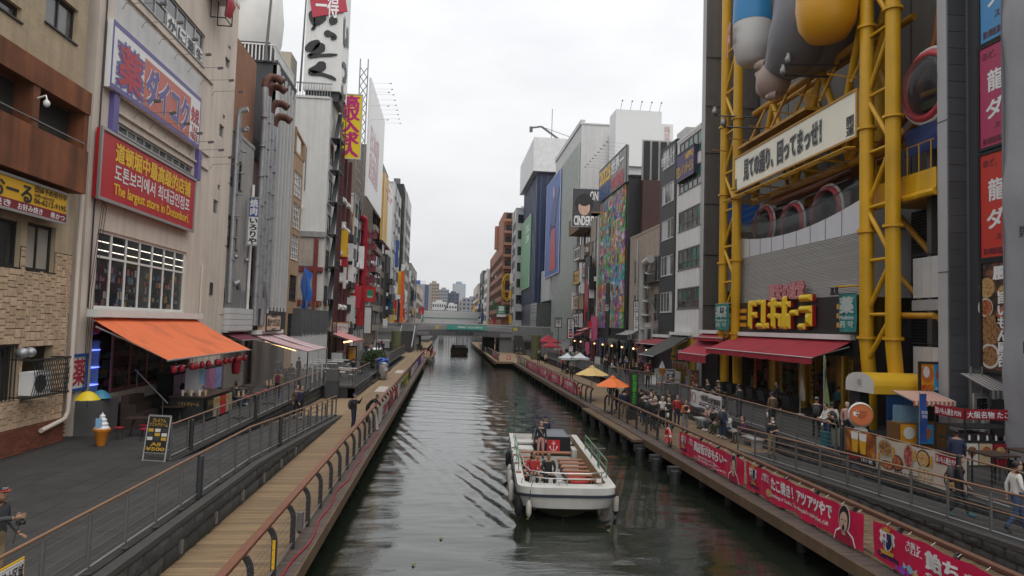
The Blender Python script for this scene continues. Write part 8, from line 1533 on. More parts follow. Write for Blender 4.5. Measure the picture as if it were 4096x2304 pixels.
# flags on the south railing
fl_=[('white cloth flag with black letters drooping at the end of the near handrail',35.6,37.6,M('flag_white',(.50,.48,.45),.7,var=.15)),('white flag printed with red marks behind the drooping cloth',37.9,40.6,M('flag_white')),('white flag with a dark round print beside the red flags',40.9,42.6,M('flag_white')),('first red flag hanging on the south railing, next to the white ones',42.9,44.6,M('flag_red',(.38,.02,.03),.6,var=.15)),('second red flag on the south railing between two red flags',44.8,46.7,M('flag_red')),('third red flag on the south railing, next to the plain white pair',46.9,48.9,M('flag_red')),('plain white flag on the south railing after the red ones',49.2,52,M('flag_white')),('white flag with a black figure print before the yellow flags',52.3,55.5,M('flag_white')),('yellow flag with green letters on the south railing',55.8,59,M('flag_yellow',(.6,.45,.01),.6,var=.12)),('second yellow flag, beside the bare railing gap',59.3,62.5,M('flag_yellow')),('pink and white flag beyond the railing gap',67.5,73.5,M('flag_pinkish',(.5,.38,.4),.6,var=.3,scale=3)),('black and white patterned flag beside the purple ones',74,82,M('flag_bw',(.35,.35,.35),.6,var=.9,scale=4)),('purple flag at the far end of the south railing',83,92,M('flag_purple',(.10,.03,.22),.6,var=.3)),('white and purple flag beside the far deck corner',93,103,M('flag_pinkish'))]
for i,(lb,a,b_,mt) in enumerate(fl_):
    r=thing('railing_flag',lb,'flag',(-3.38,(a+b_)/2,1)); bd=cloth(r,-3.36,a,b_,1.0+.08*(i%3),1.93,mt,1,20+i,.06)
    tx={1:('OSAKA',m_crim),2:('大阪',m_ink),4:('祭',m_bw),7:('AM',m_ink),8:('CRAB',M('flag_letter_green',(.05,.25,.06),.5)),9:('2025',M('flag_letter_green'))}.get(i)
    if tx: text(r,tx[0],Vector((-3.36,a+.2,1.75)),Vector((0,1,0)),UP,(b_-a)-.4,.5,tx[1],bold=.03,lift=0,bend=lambda q:bd(q,.03))
dr=thing('railing_flag','long white cloth drooping to the deck from the near handrail end','flag',(-3.35,35.2,1)); part(dr,'cloth',MB().grid(lambda u,v:(-3.36+.12*v*math.sin(u*5),34.7+.75*u*(.25+.75*v),1.95-1.0*v),8,10),M('flag_white'),smooth=70)
# wharf banner and food menu banners
r=thing('wharf_banner','white wharf banner reading 一本松海運 太左衛門橋船着場 on the terrace railing','banner',(15.1,39,1.8)); bd=cloth(r,15.12,36.5,41.3,1.78,2.78,m_bw,-1,31,.02); u=Vector((0,-1,0))
for s_,y,w_,z,h_,mt in(('一本松海運',39.7,1.25,2.62,.38,m_ink),('太左衛門橋船着場',38.4,1.75,2.55,.36,m_ink),('Tazaemon Bridge Wharf',39.7,2.9,2.1,.1,m_bw)): 
    if mt==m_bw: part(r,'blue_strip',MB().add([bd(Vector((0,a_,b2)),.02) for a_,b2 in((39.8,2.13),(36.7,2.13),(36.7,1.95),(39.8,1.95))],[(0,1,2,3)]),m_navy)
    text(r,s_,Vector((15.12,y,z)),u,UP,w_,h_,mt,bold=.03,lift=0,bend=lambda q:bd(q,.03))
part(r,'round_emblem',MB().tube([bd(Vector((0,40.7+.3*math.cos(t),2.3+.3*math.sin(t))),.02) for t in [2*math.pi*i/20 for i in range(21)]],.018,4),m_dgrey); part(r,'red_buoy_print',MB().add([bd(Vector((0,41.25-.12*abs(math.cos(t)),2.3+.42*math.sin(t))),.02) for t in [math.pi*(i/10-.5) for i in range(11)]],[tuple(range(11))]),m_gondr)
r=thing('beer_banner','beer advertisement banner with two glasses on the north terrace railing','banner',(15.1,24,1.8)); bd=cloth(r,15.12,22.95,24.75,1.72,2.85,Mprint('beer_brown',[(.05,.012,.004),(.3,.08,.012),(.55,.25,.05)],2.2),-1,41,.015)
bp=lambda pts,mat,lf,name:part(r,name,MB().add([bd(Vector((0,a_,b2)),lf) for a_,b2 in pts],[tuple(range(len(pts)))]),mat)
bp([(24.75,2.02),(22.95,2.02),(22.95,1.72),(24.75,1.72)],m_ink,.018,'black_strip')
for y in(24.15,23.65): bp([(y+.2,2.6),(y-.2,2.6),(y-.16,2.05),(y+.16,2.05)],M('beer_gold',(.6,.34,.02),.3),.02,'glass_print'); bp([(y+.22,2.78),(y-.22,2.78),(y-.2,2.52),(y+.2,2.52)],m_bw,.024,'foam_print')
text(r,'"DRY"',Vector((15.12,24.6,1.95)),u,UP,.8,.16,m_red,bold=.03,lift=0,bend=lambda q:bd(q,.03)); text(r,'うまい！樽生',Vector((15.12,23.75,1.93)),u,UP,.7,.13,m_bw,lift=0,bend=lambda q:bd(q,.03))
r=thing('menu_banner','cream food menu banner with pictured dishes on the north terrace railing','banner',(15.1,21,1.8)); bd=cloth(r,15.12,18.7,22.9,1.72,2.85,M('menu_cloth',(.50,.43,.36),.5,var=.06),-1,43,.02)
def dish(y,z,a_,b2,mt,lf=.02): bp([(y+a_*math.cos(2*math.pi*i/16),z+b2*math.sin(2*math.pi*i/16)) for i in range(16)],mt,lf,'dish_print')
for y,z,a_,b2,mt in((22.4,2.5,.36,.26,m_food),(21.75,2.12,.24,.22,m_food2),(21.2,2.45,.2,.36,Mprint('dish_crimson',[(.1,.01,.01),(.36,.06,.05),(.5,.25,.2)],14)),(20.5,2.5,.26,.24,m_food3),(20.45,2.0,.3,.26,Mprint('dish_pale',[(.2,.1,.05),(.5,.4,.28),(.6,.52,.42)],16)),(22.3,1.95,.3,.12,m_food2),(19.2,2.1,.34,.3,m_food3)): dish(y,z,a_*1.18,b2*1.18,m_ink if mt in(m_food2,m_food3) else M('plate_celadon',(.36,.38,.26),.5),.02); dish(y,z,a_,b2,mt,.026)
bp([(19.95,2.78),(19.0,2.78),(19.0,2.5),(19.95,2.5)],m_pr,.022,'red_strip'); text(r,'旨いもん屋台 PON',Vector((15.12,19.9,2.74)),u,UP,.85,.2,m_bw,lift=0,bend=lambda q:bd(q,.03)); text(r,'旨いもんで乾杯！',Vector((15.12,21.9,1.9)),u,UP,1.2,.14,m_ink,lift=0,bend=lambda q:bd(q,.03))
for y,z in((21.95,2.4),(20.9,2.5),(20.15,2.45),(22.75,2.1)): bp([(y+.05,z+.2),(y-.05,z+.2),(y-.05,z-.15),(y+.05,z-.15)],m_bar,.024,'orange_tag')
lf=random.Random(9)
for i,(u,v) in enumerate(((1655,2257),(1765,2153),(2108,2076),(2432,2123),(2460,1990))): p=px(u,v,Z=.03); solo('floating_leaf',MB().grid(lambda a,b:(p.x+.08*(a-.5)+.02*math.sin(b*6),p.y+.12*(b-.5),.03+.02*math.sin(a*5+b*4)),4,4),M('leaf_float',(.14,.15,.02),.6),'yellow-green leaf floating on the canal','leaf','leaves floating on the canal')
# ================================================================ PEOPLE
SKIN=[M('skin_light',(.40,.25,.18),.55,var=.06),M('skin_tan',(.26,.145,.09),.55,var=.06),M('skin_fair',(.48,.32,.25),.55,var=.06)]
def fab(n,c): return M('cloth_'+n,c,.8,var=.15,scale=5,bump=.15,bscale=40)
CL={k:fab(k,v) for k,v in dict(black=(.012,.012,.014),char=(.035,.036,.04),navy=(.014,.02,.05),denim=(.03,.055,.11),khaki=(.22,.165,.10),white=(.55,.54,.51),grey=(.17,.175,.18),brown=(.10,.06,.03),olive=(.05,.055,.03),pink=(.42,.24,.22),red=(.32,.02,.02),maroon=(.11,.012,.03),orange=(.42,.10,.02),purple=(.06,.02,.05),green=(.17,.20,.14),beige=(.40,.36,.26),teal=(.02,.12,.14),blue=(.02,.07,.2)).items()}
HAIR={'b':M('hair_black',(.010,.008,.007),.5,var=.3,scale=20),'r':M('hair_brown',(.045,.022,.012),.5,var=.3,scale=20),'y':M('hair_blond',(.35,.26,.14),.5,var=.2,scale=20),'g':M('hair_grey',(.30,.29,.27),.5,var=.2,scale=20)}
PEND=[]
def joints(pose,h):
    J={}; f=0; 
    J['pel']=(0,0,.93); J['sp']=(0,-.01,1.12); J['ch']=(0,-.005,1.31); J['nb']=(0,.0,1.44); J['nk']=(0,-.02,1.50)
    for s,k in((1,'l'),(-1,'r')):
        J['sh'+k]=(s*.18,.0,1.39); J['el'+k]=(s*.235,.02,1.12); J['wr'+k]=(s*.23,-.06,.88); J['hp'+k]=(s*.095,.0,.88); J['kn'+k]=(s*.105,-.02,.49); J['an'+k]=(s*.11,.02,.085); J['to'+k]=(s*.13,-.15,.045)
    if pose=='walk':
        J['knl']=(.1,-.16,.5); J['anl']=(.1,-.22,.1); J['tol']=(.11,-.40,.06); J['knr']=(-.1,.05,.48); J['anr']=(-.1,.26,.13); J['tor']=(-.1,.13,.045); J['ell']=(.24,.1,1.13); J['wrl']=(.22,.1,.9); J['elr']=(-.24,-.04,1.12); J['wrr']=(-.22,-.2,.93)
    if pose in('phone','photo'):
        J['ell']=(.24,-.14,1.20); J['wrl']=(.10,-.32,1.44); J['elr']=(-.24,-.12,1.2); J['wrr']=(-.10,-.32,1.42)
    if pose=='selfie': J['ell']=(.26,-.2,1.42); J['wrl']=(.16,-.4,1.62)
    if pose=='look': J['ell']=(.22,-.1,1.14); J['wrl']=(.07,-.3,1.12); J['elr']=(-.22,-.1,1.14); J['wrr']=(-.07,-.3,1.12)
    if pose=='cross': J['ell']=(.25,-.06,1.15); J['wrl']=(-.08,-.2,1.14); J['elr']=(-.25,-.06,1.14); J['wrr']=(.08,-.17,1.18)
    if pose=='camera': J['elr']=(-.27,-.16,1.26); J['wrr']=(-.12,-.42,1.27); J['ell']=(.27,.02,1.12); J['wrl']=(.22,-.22,.92)
    if pose=='lean':
        for k in('sp','ch','nb','nk','shl','shr'): 
            x,y,z=J[k]; d=(z-.93); J[k]=(x,y-d*.72,.93+d*.72)
        J['ell']=(.2,-.56,1.06); J['wrl']=(.1,-.62,1.14); J['elr']=(-.2,-.54,1.06); J['wrr']=(-.08,-.66,1.14)
    if pose.startswith('sit'):
        dz=.43; 
        for k in list(J): x,y,z=J[k]; J[k]=(x,y,z-dz)
        for s,k in((1,'l'),(-1,'r')):
            J['hp'+k]=(s*.1,-.02,.47); J['kn'+k]=(s*.14,-.44,.49); J['an'+k]=(s*.13,-.44,.09); J['to'+k]=(s*.14,-.62,.045)
            J['el'+k]=(s*.25,-.08,.72); J['wr'+k]=(s*.1,-.34,.62)
        if pose=='sitphone':
            for s,k in((1,'l'),(-1,'r')): J['el'+k]=(s*.22,-.1,.74); J['wr'+k]=(s*.06,-.30,.84)
    return {k:Vector(v)*(h/1.7) for k,v in J.items()}
RAD=dict(pel=(.155,.115),sp=(.14,.105),ch=(.165,.115),nb=(.075,.07),nk=(.05,.052),sh=(.07,.068),el=(.05,.05),wr=(.036,.034),hp=(.1,.1),kn=(.068,.068),an=(.048,.048),to=(.042,.038))
EDG=[('pel','sp'),('sp','ch'),('ch','nb'),('nb','nk'),('ch','shl'),('shl','ell'),('ell','wrl'),('ch','shr'),('shr','elr'),('elr','wrr'),('pel','hpl'),('hpl','knl'),('knl','anl'),('anl','tol'),('pel','hpr'),('hpr','knr'),('knr','anr'),('anr','tor')]
def person(label,loc,rz,pose='stand',top='black',leg='navy',hair='b',skin=0,h=1.7,cap=None,bag=None,shoe='black',longhair=False,fat=1.0,mask=False,group=None,extra=None,turn=0,short=False,vest=None):
    J=joints(pose,h); ks=list(J); me=bpy.data.meshes.new('person'); me.from_pydata([J[k] for k in ks],[(ks.index(a),ks.index(b)) for a,b in EDG],[])
    o=bpy.data.objects.new('person',me); COL.objects.link(o); o.location=loc; o.rotation_euler.z=rz; BASE[o.name]=Vector(loc)
    tag(o,label,'person',group); md=o.modifiers.new('s','SKIN'); md.use_smooth_shade=True; sv=me.skin_vertices[0].data
    for i,k in enumerate(ks):
        r=RAD.get(k) or RAD[k[:2]]; f_=fat if k in('pel','sp','ch') else (1+(fat-1)*.5); sv[i].radius=(r[0]*f_*h/1.7,r[1]*f_*h/1.7); sv[i].use_root=(k=='pel')
    sb=o.modifiers.new('u','SUBSURF'); sb.levels=1; sb.render_levels=1
    PEND.append((o,J,dict(top=top,leg=leg,hair=hair,skin=skin,h=h,cap=cap,bag=bag,shoe=shoe,longhair=longhair,mask=mask,extra=extra,turn=turn,short=short,vest=vest,pose=pose)))
    return o
def finish_people():
    dg=bpy.context.evaluated_depsgraph_get(); dg.update()
    segs=[(a,b) for a,b in EDG]
    for o,J,k in PEND:
        ev=o.evaluated_get(dg); me=bpy.data.meshes.new_from_object(ev); o.modifiers.clear()
        mats=[CL[k['top']],CL[k['leg']],CL[k['shoe']] if k['shoe'] in CL else SKIN[0],SKIN[k['skin']],HAIR[k['hair']],m_hairp,M('lip',(.22,.07,.06),.5)]
        b=MB(); b.v=[tuple(v.co+v.normal*(.016*noise.noise(v.co*9+o.location))) for v in me.vertices]; b.f=[tuple(p.vertices) for p in me.polygons]
        def nearest(p):
            best=9;r=0
            for a,c in segs:
                A,B=J[a],J[c]; d=B-A; t=max(0,min(1,(p-A).dot(d)/max(d.length_squared,1e-6))); q=(p-A-d*t).length-(.06 if a in('sp','ch','pel') and c in('sp','ch','nb') else 0)
                if q<best: best=q; r=(a,c,t)
            return r
        s=k['h']/1.7; bare=(1,2,3)
        for p in me.polygons:
            a,c,t=nearest(p.center); m=0
            if c in('nk',) or (c=='nb' and t>.8): m=3
            elif c[:2]=='wr': m=3 if (t>.86 or (k['short'])) else 0
            elif c[:2]=='el': m=3 if k['short'] and t>.55 else 0
            elif c[:2]=='to': m=2
            elif c[:2]=='an': m=2 if t>.85 else 1
            elif c[:2] in('kn',) or (c[:2]=='hp'): m=1
            elif a=='pel' and t<.22: m=1
            b.m.append(m)
        # head
        nk=J['nk']; lean=k['pose']=='lean'; hc=nk+Vector((0,-.02 if not lean else -.09,.125 if not lean else .07))*s; R_=Matrix.Rotation(k['turn'],3,'Z')@(Matrix.Rotation(R(35),3,'X') if lean else Matrix.Rotation(R(18) if k['pose'] in('look','sitphone') else 0,3,'X'))
        H=lambda v:hc+R_@(Vector(v)*s); v0=len(b.v)
        prof=[(.025,-.125),(.052,-.112),(.068,-.08),(.076,-.03),(.080,.02),(.078,.06),(.062,.095),(.03,.115)]
        n=14
        for r,z in prof:
            for j in range(n):
                t=2*math.pi*j/n; x,y=r*math.cos(t),r*1.18*math.sin(t)-(.02 if z<-.07 else 0); b.v.append(tuple(H((x,y,z))))
        for i in range(len(prof)-1):
            for j in range(n): b.f.append((v0+i*n+j,v0+i*n+(j+1)%n,v0+(i+1)*n+(j+1)%n,v0+(i+1)*n+j)); b.m.append(3)
        b.f+= [tuple(v0+j for j in reversed(range(n))),tuple(v0+(len(prof)-1)*n+j for j in range(n))]; b.m+=[3,3]
        def bl(c,rx,ry,rz,m,nn=8,kk=5):
            q=MB().ell((0,0,0),rx,ry,rz,nn,kk); o_=len(b.v); b.v+=[tuple(H(Vector(v)+Vector(c))) for v in q.v]; b.f+=[tuple(i+o_ for i in f) for f in q.f]; b.m+=[m]*len(q.f)
        bl((0,-.098,-.025),.013,.018,.026,3); bl((.031,-.083,.005),.014,.01,.008,5); bl((-.031,-.083,.005),.014,.01,.008,5); bl((0,-.088,-.068),.024,.01,.008,6)
        bl((.08,.005,-.015),.012,.024,.032,3); bl((-.08,.005,-.015),.012,.024,.032,3); bl((.031,-.084,.03),.02,.008,.004,5); bl((-.031,-.084,.03),.02,.008,.004,5)
        # hands with five fingers
        for sd,kk in((1,'l'),(-1,'r')):
            w=J['wr'+kk]; d=(w-J['el'+kk]).normalized()
            if k['pose'] in('look','phone','photo','selfie','camera') : d=(d+Vector((0,-.3,.35))).normalized()
            side=d.cross(Vector((0,-1,.3))).normalized(); nrm=side.cross(d); pc=w+d*.05*s
            q=MB().ell((0,0,0),1,1,1,8,5); o_=len(b.v); b.v+=[tuple(pc+side*v[0]*.04*s+nrm*v[1]*.018*s+d*v[2]*.055*s) for v in q.v]; b.f+=[tuple(i+o_ for i in f) for f in q.f]; b.m+=[3]*len(q.f)
            for i,ln in enumerate((.066,.076,.07,.055)):
                p0=pc+d*.035*s+side*(-.03+.02*i)*s; p1=p0+d*ln*.55*s+nrm*.006*s; p2=p1+(d*.6-nrm*.8).normalized()*ln*.5*s
                q=MB().tube([p0,p1,p2],[.0095*s,.0085*s,.0065*s],5); o_=len(b.v); b.v+=q.v; b.f+=[tuple(i_+o_ for i_ in f) for f in q.f]; b.m+=[3]*len(q.f)
            p0=pc-d*.02*s-side*.03*s; q=MB().tube([p0,p0+(d*.6-side*.8).normalized()*.035*s,p0+(d*.8-side*.45-nrm*.4).normalized()*.062*s],[.012*s,.01*s,.007*s],5); o_=len(b.v); b.v+=q.v; b.f+=[tuple(i_+o_ for i_ in f) for f in q.f]; b.m+=[3]*len(q.f)
        # jacket hem and shoes soles belong to the same surface mesh
        old=o.data; o.data=b.mesh('person',mats,None,70); bpy.data.meshes.remove(old); bpy.data.meshes.remove(me)
        def ch(name,mb,mt,sm=60):
            c=link(name,mb.mesh(name,mt,None,sm),o); return c
        # hair cap: shell over the head
        hm=MB(); ez=-.03 if not k['longhair'] else -.06
        def hs(u,v):
            t=2*math.pi*u; ph=v*math.pi*.72; x=.09*math.sin(ph)*math.cos(t); y=.106*math.sin(ph)*math.sin(t)+.012; z=.02+.108*math.cos(ph)
            if math.sin(t)<-.3: z=max(z,.034)  # forehead
            nz_=.006*noise.noise((x*40,y*40,z*40)); return H((x*(1+nz_*8),y*(1+nz_*8),z))
        hm.grid(hs,18,7); ch('hair',hm,HAIR[k['hair']])
        if k['longhair']:
            lm_=MB(); lm_.grid(lambda u,v:H(((.088+.03*v)*math.cos(math.pi*u)*(1),.03+(.075+.02*v)*math.sin(math.pi*u),.05-.28*v+.01*math.sin(u*20))),14,6); ch('long_hair',lm_,HAIR[k['hair']])
        if k['cap']:
            cm=MB(); cm.grid(lambda u,v:H((.094*math.sin(v*math.pi/2)*math.cos(2*math.pi*u),.11*math.sin(v*math.pi/2)*math.sin(2*math.pi*u)+.008,.045+.085*math.cos(v*math.pi/2))),16,5); c=ch('cap',cm,CL[k['cap']] if k['cap'] in CL else m_signw)
            vm_=MB(); vm_.grid(lambda u,v:H((.085*math.cos(math.pi*(1+u)),(-.03-.13*v*math.sin(math.pi*u)**.5)+.0,.046-.012*v)),10,3); c2=link('visor',vm_.mesh('visor',CL['red'] if k['extra']=='osaka' else (CL[k['cap']] if k['cap'] in CL else m_signw),None,60),c)
        if k['mask']: mk=MB(); mk.grid(lambda u,v:H((.07*math.sin((u-.5)*2.4),-.104*math.cos((u-.5)*1.6)-.006,-.025-.08*v)),8,4); ch('face_mask',mk,m_signw)
        C=J['ch']; 
        if k['bag']=='pack':
            bm2=MB().ell(C+Vector((0,.2,-.14))*s,.16*s,.11*s,.24*s,10,8); ch('backpack',bm2,CL['char'] if k['top']!='char' else CL['black']); st_=MB()
            for e in(-1,1): st_.tube([C+Vector((e*.11,.1,.1))*s,C+Vector((e*.115,-.06,.11))*s,C+Vector((e*.125,-.125,-.02))*s,C+Vector((e*.14,-.03,-.24))*s],.016*s,5)
            ch('strap',st_,CL['black'])
        if k['bag']=='cross': ch('shoulder_strap',MB().tube([C+Vector((.12,.0,.13))*s,C+Vector((.03,-.135,-.02))*s,C+Vector((-.13,-.09,-.28))*s],.014*s,5),CL['char']); ch('shoulder_bag',MB().ell(C+Vector((-.19,-.03,-.36))*s,.06*s,.12*s,.1*s,8,6),CL['black'])
        if k['bag']=='strap': ch('shoulder_strap',MB().tube([C+Vector((-.12,.0,.12))*s,C+Vector((0,-.137,-.05))*s,C+Vector((.12,-.1,-.25))*s],.008*s,4),m_plate)
        if k['bag']=='hand': w=J['wrl']; ch('handbag',MB().ell(w+Vector((.04,.0,-.28))*s,.05*s,.13*s,.14*s,8,6),m_plate)
        if k['vest']: 
            vs_=MB(); vs_.grid(lambda u,v:C+Vector(((.178-.0*v)*math.cos(math.pi*(.2-1.4*u)-math.pi*.0),.132*math.sin(math.pi*(.2-1.4*u)),.08-.42*v))*s if 0 else C+Vector(((.185)*math.sin((u-.5)*1.5),-.133*math.cos((u-.5)*1.5)-.006,.10-.4*v))*s,8,5); ch('open_vest',vs_,CL[k['vest']])
        if k['pose'] in('phone','photo','selfie','look','sitphone'):
            p=(J['wrl']+J['wrr'])/2 if k['pose']!='selfie' else J['wrl']; p=p+Vector((0,-.07,.06))*s; ch('phone',MB().ob(p,(.038,0,0),(0,.02,.075) if k['pose'] in('look','sitphone') else (0,.0,.075),(0,.005,0)),m_black if k['extra']!='paper' else m_signw)
    PEND.clear()
zl=lambda y:ramp_z(y,*RLy); zn=lambda y:ramp_z(y,*RRy)
q=px(8,1985,Z=3.28)
om=person('man in a black OSAKA cap and dark jacket holding a camera by the near railing',(q.x-.06,q.y,ZT),R(80),'camera','char','khaki',cap='black',skin=1,h=1.72,extra='osaka')
person('man in a dark cap and black jacket photographing with a phone on the south boardwalk',(-4.55,35.3,ZD),R(75),'phone','black','navy',cap='navy',bag='pack',fat=1.15,hair='g',h=1.74)
person('person in a black hooded jacket leaning over the flag-hung railing',(-4.1,37.4,ZD),R(80),'lean','black','black')
person('man in a navy jacket raising his phone for a selfie on the south ramp',(-7.65,37.6,zl(37.6)),R(60),'selfie','navy','black',shoe='white',h=1.72); person('man in a brown top close behind the selfie taker on the ramp',(-7.95,38.0,zl(38)),R(40),'stand','brown','black',h=1.74)
person('walker in a blue cap and open maroon vest beside the striped tent',(-9.5,40.2,ZT),R(10),'walk','khaki','black',cap='blue',vest='maroon',shoe='blue',skin=1)
person('shop clerk in black behind the soft-serve counter',(-12.25,33.9,ZT),R(20),'look','black','black'); person('person in a black coat sitting on a red stool with a backpack',(-10.65,36.3,ZT),R(160),'sit','black','denim',bag='pack'); person('long-haired person in dark clothes sitting beside the black coat',(-10.9,37.2,ZT),R(120),'sit','char','denim',longhair=True,shoe='white')
for i,(x,y) in enumerate(((-12.2,51.6),(-11.5,52.6),(-11.2,53.6),(-12.6,54))): person('diner in dark clothes inside the clear-curtained tent, %s'%('by the entrance corner','in a hood','beside the roof post','at the back')[i],(x,y,ZT),R(30*i),'sit' if i%2 else 'stand','black' if i!=1 else 'char','black')
person('person in a black jacket and jeans walking away past the pink awning stall',(-10.6,92.5,ZT),R(180),'walk','black','denim'); person('person in a mauve hoodie and jeans walking away past the stall',(-10.3,95.5,ZT),R(175),'walk','pink','denim'); person('person in a red jacket at the pink awning stall',(-11.2,79.2,ZT),R(-60),'stand','red','black'); person('person in black sitting at a white table near the shrub',(-8.2,62,ZT),R(180),'sit','black','black'); person('blond person sitting at a white table near the shrub',(-7.4,62.3,ZT),R(180),'sit','black','black','r',longhair=True)
for i,(x,y) in enumerate(((-9.5,104),(-10.5,108),(-11.3,112),(-9.2,114),(-11,118))): person('person in dark clothes on the south terrace near the bridge, %s'%('by the dark railing','under a red lantern','beside the abutment','near the netted column','at the ramp')[i],(x,y,ZT),R(40*i),'stand',('black','navy','char','black','maroon')[i],'black')
person('person with a backpack on the far south deck under the bridge',(-4.6,126,ZD),R(200),'stand','olive','char',bag='pack'); person('person in black on the far south deck beside the stairs',(-5.5,131,ZD),R(0),'walk','black','black')
# north side
person('man in a white cap and black clothes walking on the far north boardwalk',(13.5,100,ZD),R(0),'walk','black','black',cap='white'); person('woman in a cream jacket with black leggings on the far north boardwalk',(14.0,95.9,ZD),R(0),'walk','beige','black','r',bag='strap',shoe='white'); person('person in a black coat on the wider north deck, beside the railing corner',(12.0,117,ZD),R(20),'stand','black','khaki'); person('person in a dark jacket and khaki trousers on the wider north deck',(12.7,117.4,ZD),R(10),'walk','char','khaki'); person('person with a turquoise bag on the far north deck',(14.0,112.4,ZD),R(-20),'stand','black','teal','y'); person('bald person in black near the netted column on the north side',(14.9,110,ZD),R(-30),'stand','black','black')
person('man in a red jacket looking at his phone below the terrace wall',(14.2,83,ZD),R(-60),'look','red','black'); person('man in dark clothes eating beside the man in red',(14.4,80.5,ZD),R(-40),'look','char','black','g'); person('seated man in black below the terrace wall',(14.3,78.6,ZD),R(-60),'sit','black','black'); person('man in a dark jacket standing at the railing before the yellow parasol',(13.3,71.9,ZD),R(-20),'stand','char','black')
person('crewman in a navy jacket and khaki trousers with his back to the water',(10.95,41.3,ZD),R(165),'stand','navy','khaki',shoe='red')
tg=[('in a black jacket with a dark green backpack',11.25,37.9,200,'black','navy','g','pack','stand'),('in a grey coat with grey hair',11.75,38.4,180,'grey','black','g',None,'stand'),('in a dark quilted coat',11.5,39.2,150,'char','denim','r','pack','stand'),('with white hair and a purple jacket holding a paper',11.55,36.9,-20,'purple','black','g','cross','look'),('blond and in a white top',12.1,37.5,10,'white','black','y',None,'look'),('with short blond hair, pink scarf and black coat',12.15,36.4,-50,'black','black','y','hand','look'),('in an orange top and open dark coat reading a leaflet',12.9,36.0,10,'orange','grey','b',None,'look'),('in a black puffer jacket',12.5,38.6,120,'black','navy','b','pack','stand')]
for i,(d,x,y,rz,t,l,hr,bg_,ps) in enumerate(tg): person('tour group member '+d,(x,y,ZD),R(rz),ps,t,l,hr,2,bag=bg_,longhair=hr=='y' and i==4,h=1.66+.03*(i%3),extra='paper',vest='black' if 'orange' in d else None)
for i,(d,x,y,t) in enumerate((('in a brown coat under the orange parasol',11.5,43.2,'brown'),('in a pale pink coat under the orange parasol',11.9,42.6,'pink'),('in a dark green jacket beside the parasol pole',12.4,43.6,'olive'),('in a patterned black top at the parasol edge',12.2,42.0,'black'),('in a headscarf behind the pale pink coat',12.7,44.5,'purple'))): person('waiting passenger '+d,(x,y,ZD),R(70*i),'stand',t,'black','b' if i%2 else 'r',bag='pack' if i==2 else None)
for i,(d,x,y,rz,t,l,ps,kw) in enumerate((('man in a black printed T-shirt and khaki shorts standing by the café tables',16.8,65.3,10,'black','khaki','stand',dict(short=True)),('man in a black T-shirt beside the first one, looking up',17.8,66.4,-10,'black','black','stand',dict(short=True)),('man in a black jacket in front of the blue tarpaulin stall',18.9,66.2,0,'black','black','stand',{}),('person in a floral blue shirt by the cream cone model',18.6,70,120,'blue','black','stand',dict(hair='y')),('person with a grey backpack walking toward the mural entrance',19.0,80,180,'black','char','walk',dict(bag='pack')),('man in a camouflage jacket sitting near the mural entrance',18.2,76.5,-20,'olive','black','sit',{}),('person in a white top sitting by the cone model',17.4,71,60,'white','black','sit',{}),('man in a brown jacket at the stair head beside the railing',15.9,53,-30,'brown','black','stand',{}))):
    person(d,(x,y,ZT),R(rz),ps,t,l,**kw)
for i,(d,x,y,rz,t,l,ps) in enumerate((('in a dark jumper leaning on the wharf banner railing',15.75,41.0,-95,'char','black','lean'),('in black beside the wharf banner railing',15.8,40.2,-80,'black','black','look'),('blond and in brown behind the wharf banner',16.1,39.3,-110,'brown','black','look'),('in a black cap behind the wharf banner',15.8,38.6,-70,'black','black','look'),('in a black fleece at the near end of the wharf banner',15.85,37.6,-100,'black','black','lean'))): person('person '+d,(x,y,ZT),R(rz),ps,t,l,'y' if i==2 else 'b',cap='black' if i==3 else None)
person('man in a long dark coat with a tan scarf standing at the railing end',(15.95,36.1,ZT),R(200),'stand','char','char','b',h=1.76); person('man in a brown jacket with a cross-body strap and white bag, seen from behind',(16.1,32.6,ZT),R(185),'stand','brown','black',bag='hand',fat=1.1); person('person striding past in black at the store entrance',(19.8,39.5,ZT),R(-100),'walk','black','black',shoe='white'); person('person in a bright blue jacket inside the store entrance',(22.3,37.2,ZT),R(160),'stand','teal','black'); person('man in a grey cap and black clothes with a backpack looking at the store',(16.7,29.6,ZT),R(150),'look','black','black',cap='grey',bag='pack',fat=1.1,h=1.76); person('person in a black jumper and pale green trousers leaning on the railing',(15.85,26.6,ZT),R(-60),'lean','black','green'); person('young man in a white jacket leaning on the railing',(15.95,27.5,ZT),R(-90),'look','white','denim'); person('person in a white top with a black backpack behind the leaning pair',(16.6,28.2,ZT),R(150),'stand','white','black',bag='pack'); person('blond woman in a pink top and dark cardigan on the terrace',(17.4,28.4,ZT),R(-10),'stand','pink','black','y',2,vest=None); person('person in an olive jacket with a white backpack at the booth window',(18.1,28.7,ZT),R(190),'stand','olive','khaki',bag='pack')
q=px(3587,1610,Z=3.2); person('woman in a grey hoodie with a black shoulder bag at the coin-bread stall',(q.x,q.y,ZT),R(190),'stand','grey','black','r',bag='cross',h=1.62); q=px(3826,1745,Z=3.2); person('stocky man in a navy sweatshirt with shaved hair near the food cart',(q.x,q.y,ZT),R(150),'stand','navy','navy','b',1,fat=1.25,bag='strap')
person('woman in black with wavy dark hair walking up the north ramp',(14.0,17.6,zn(17.6)),R(55),'walk','black','black','b',0,bag='pack',longhair=True,shoe='teal',turn=R(20),h=1.66)
person('man in a white jacket and blue jeans walking down the north ramp',(14.15,15.9,zn(15.9)),R(70),'walk','white','denim','b',0,vest='black',h=1.74)
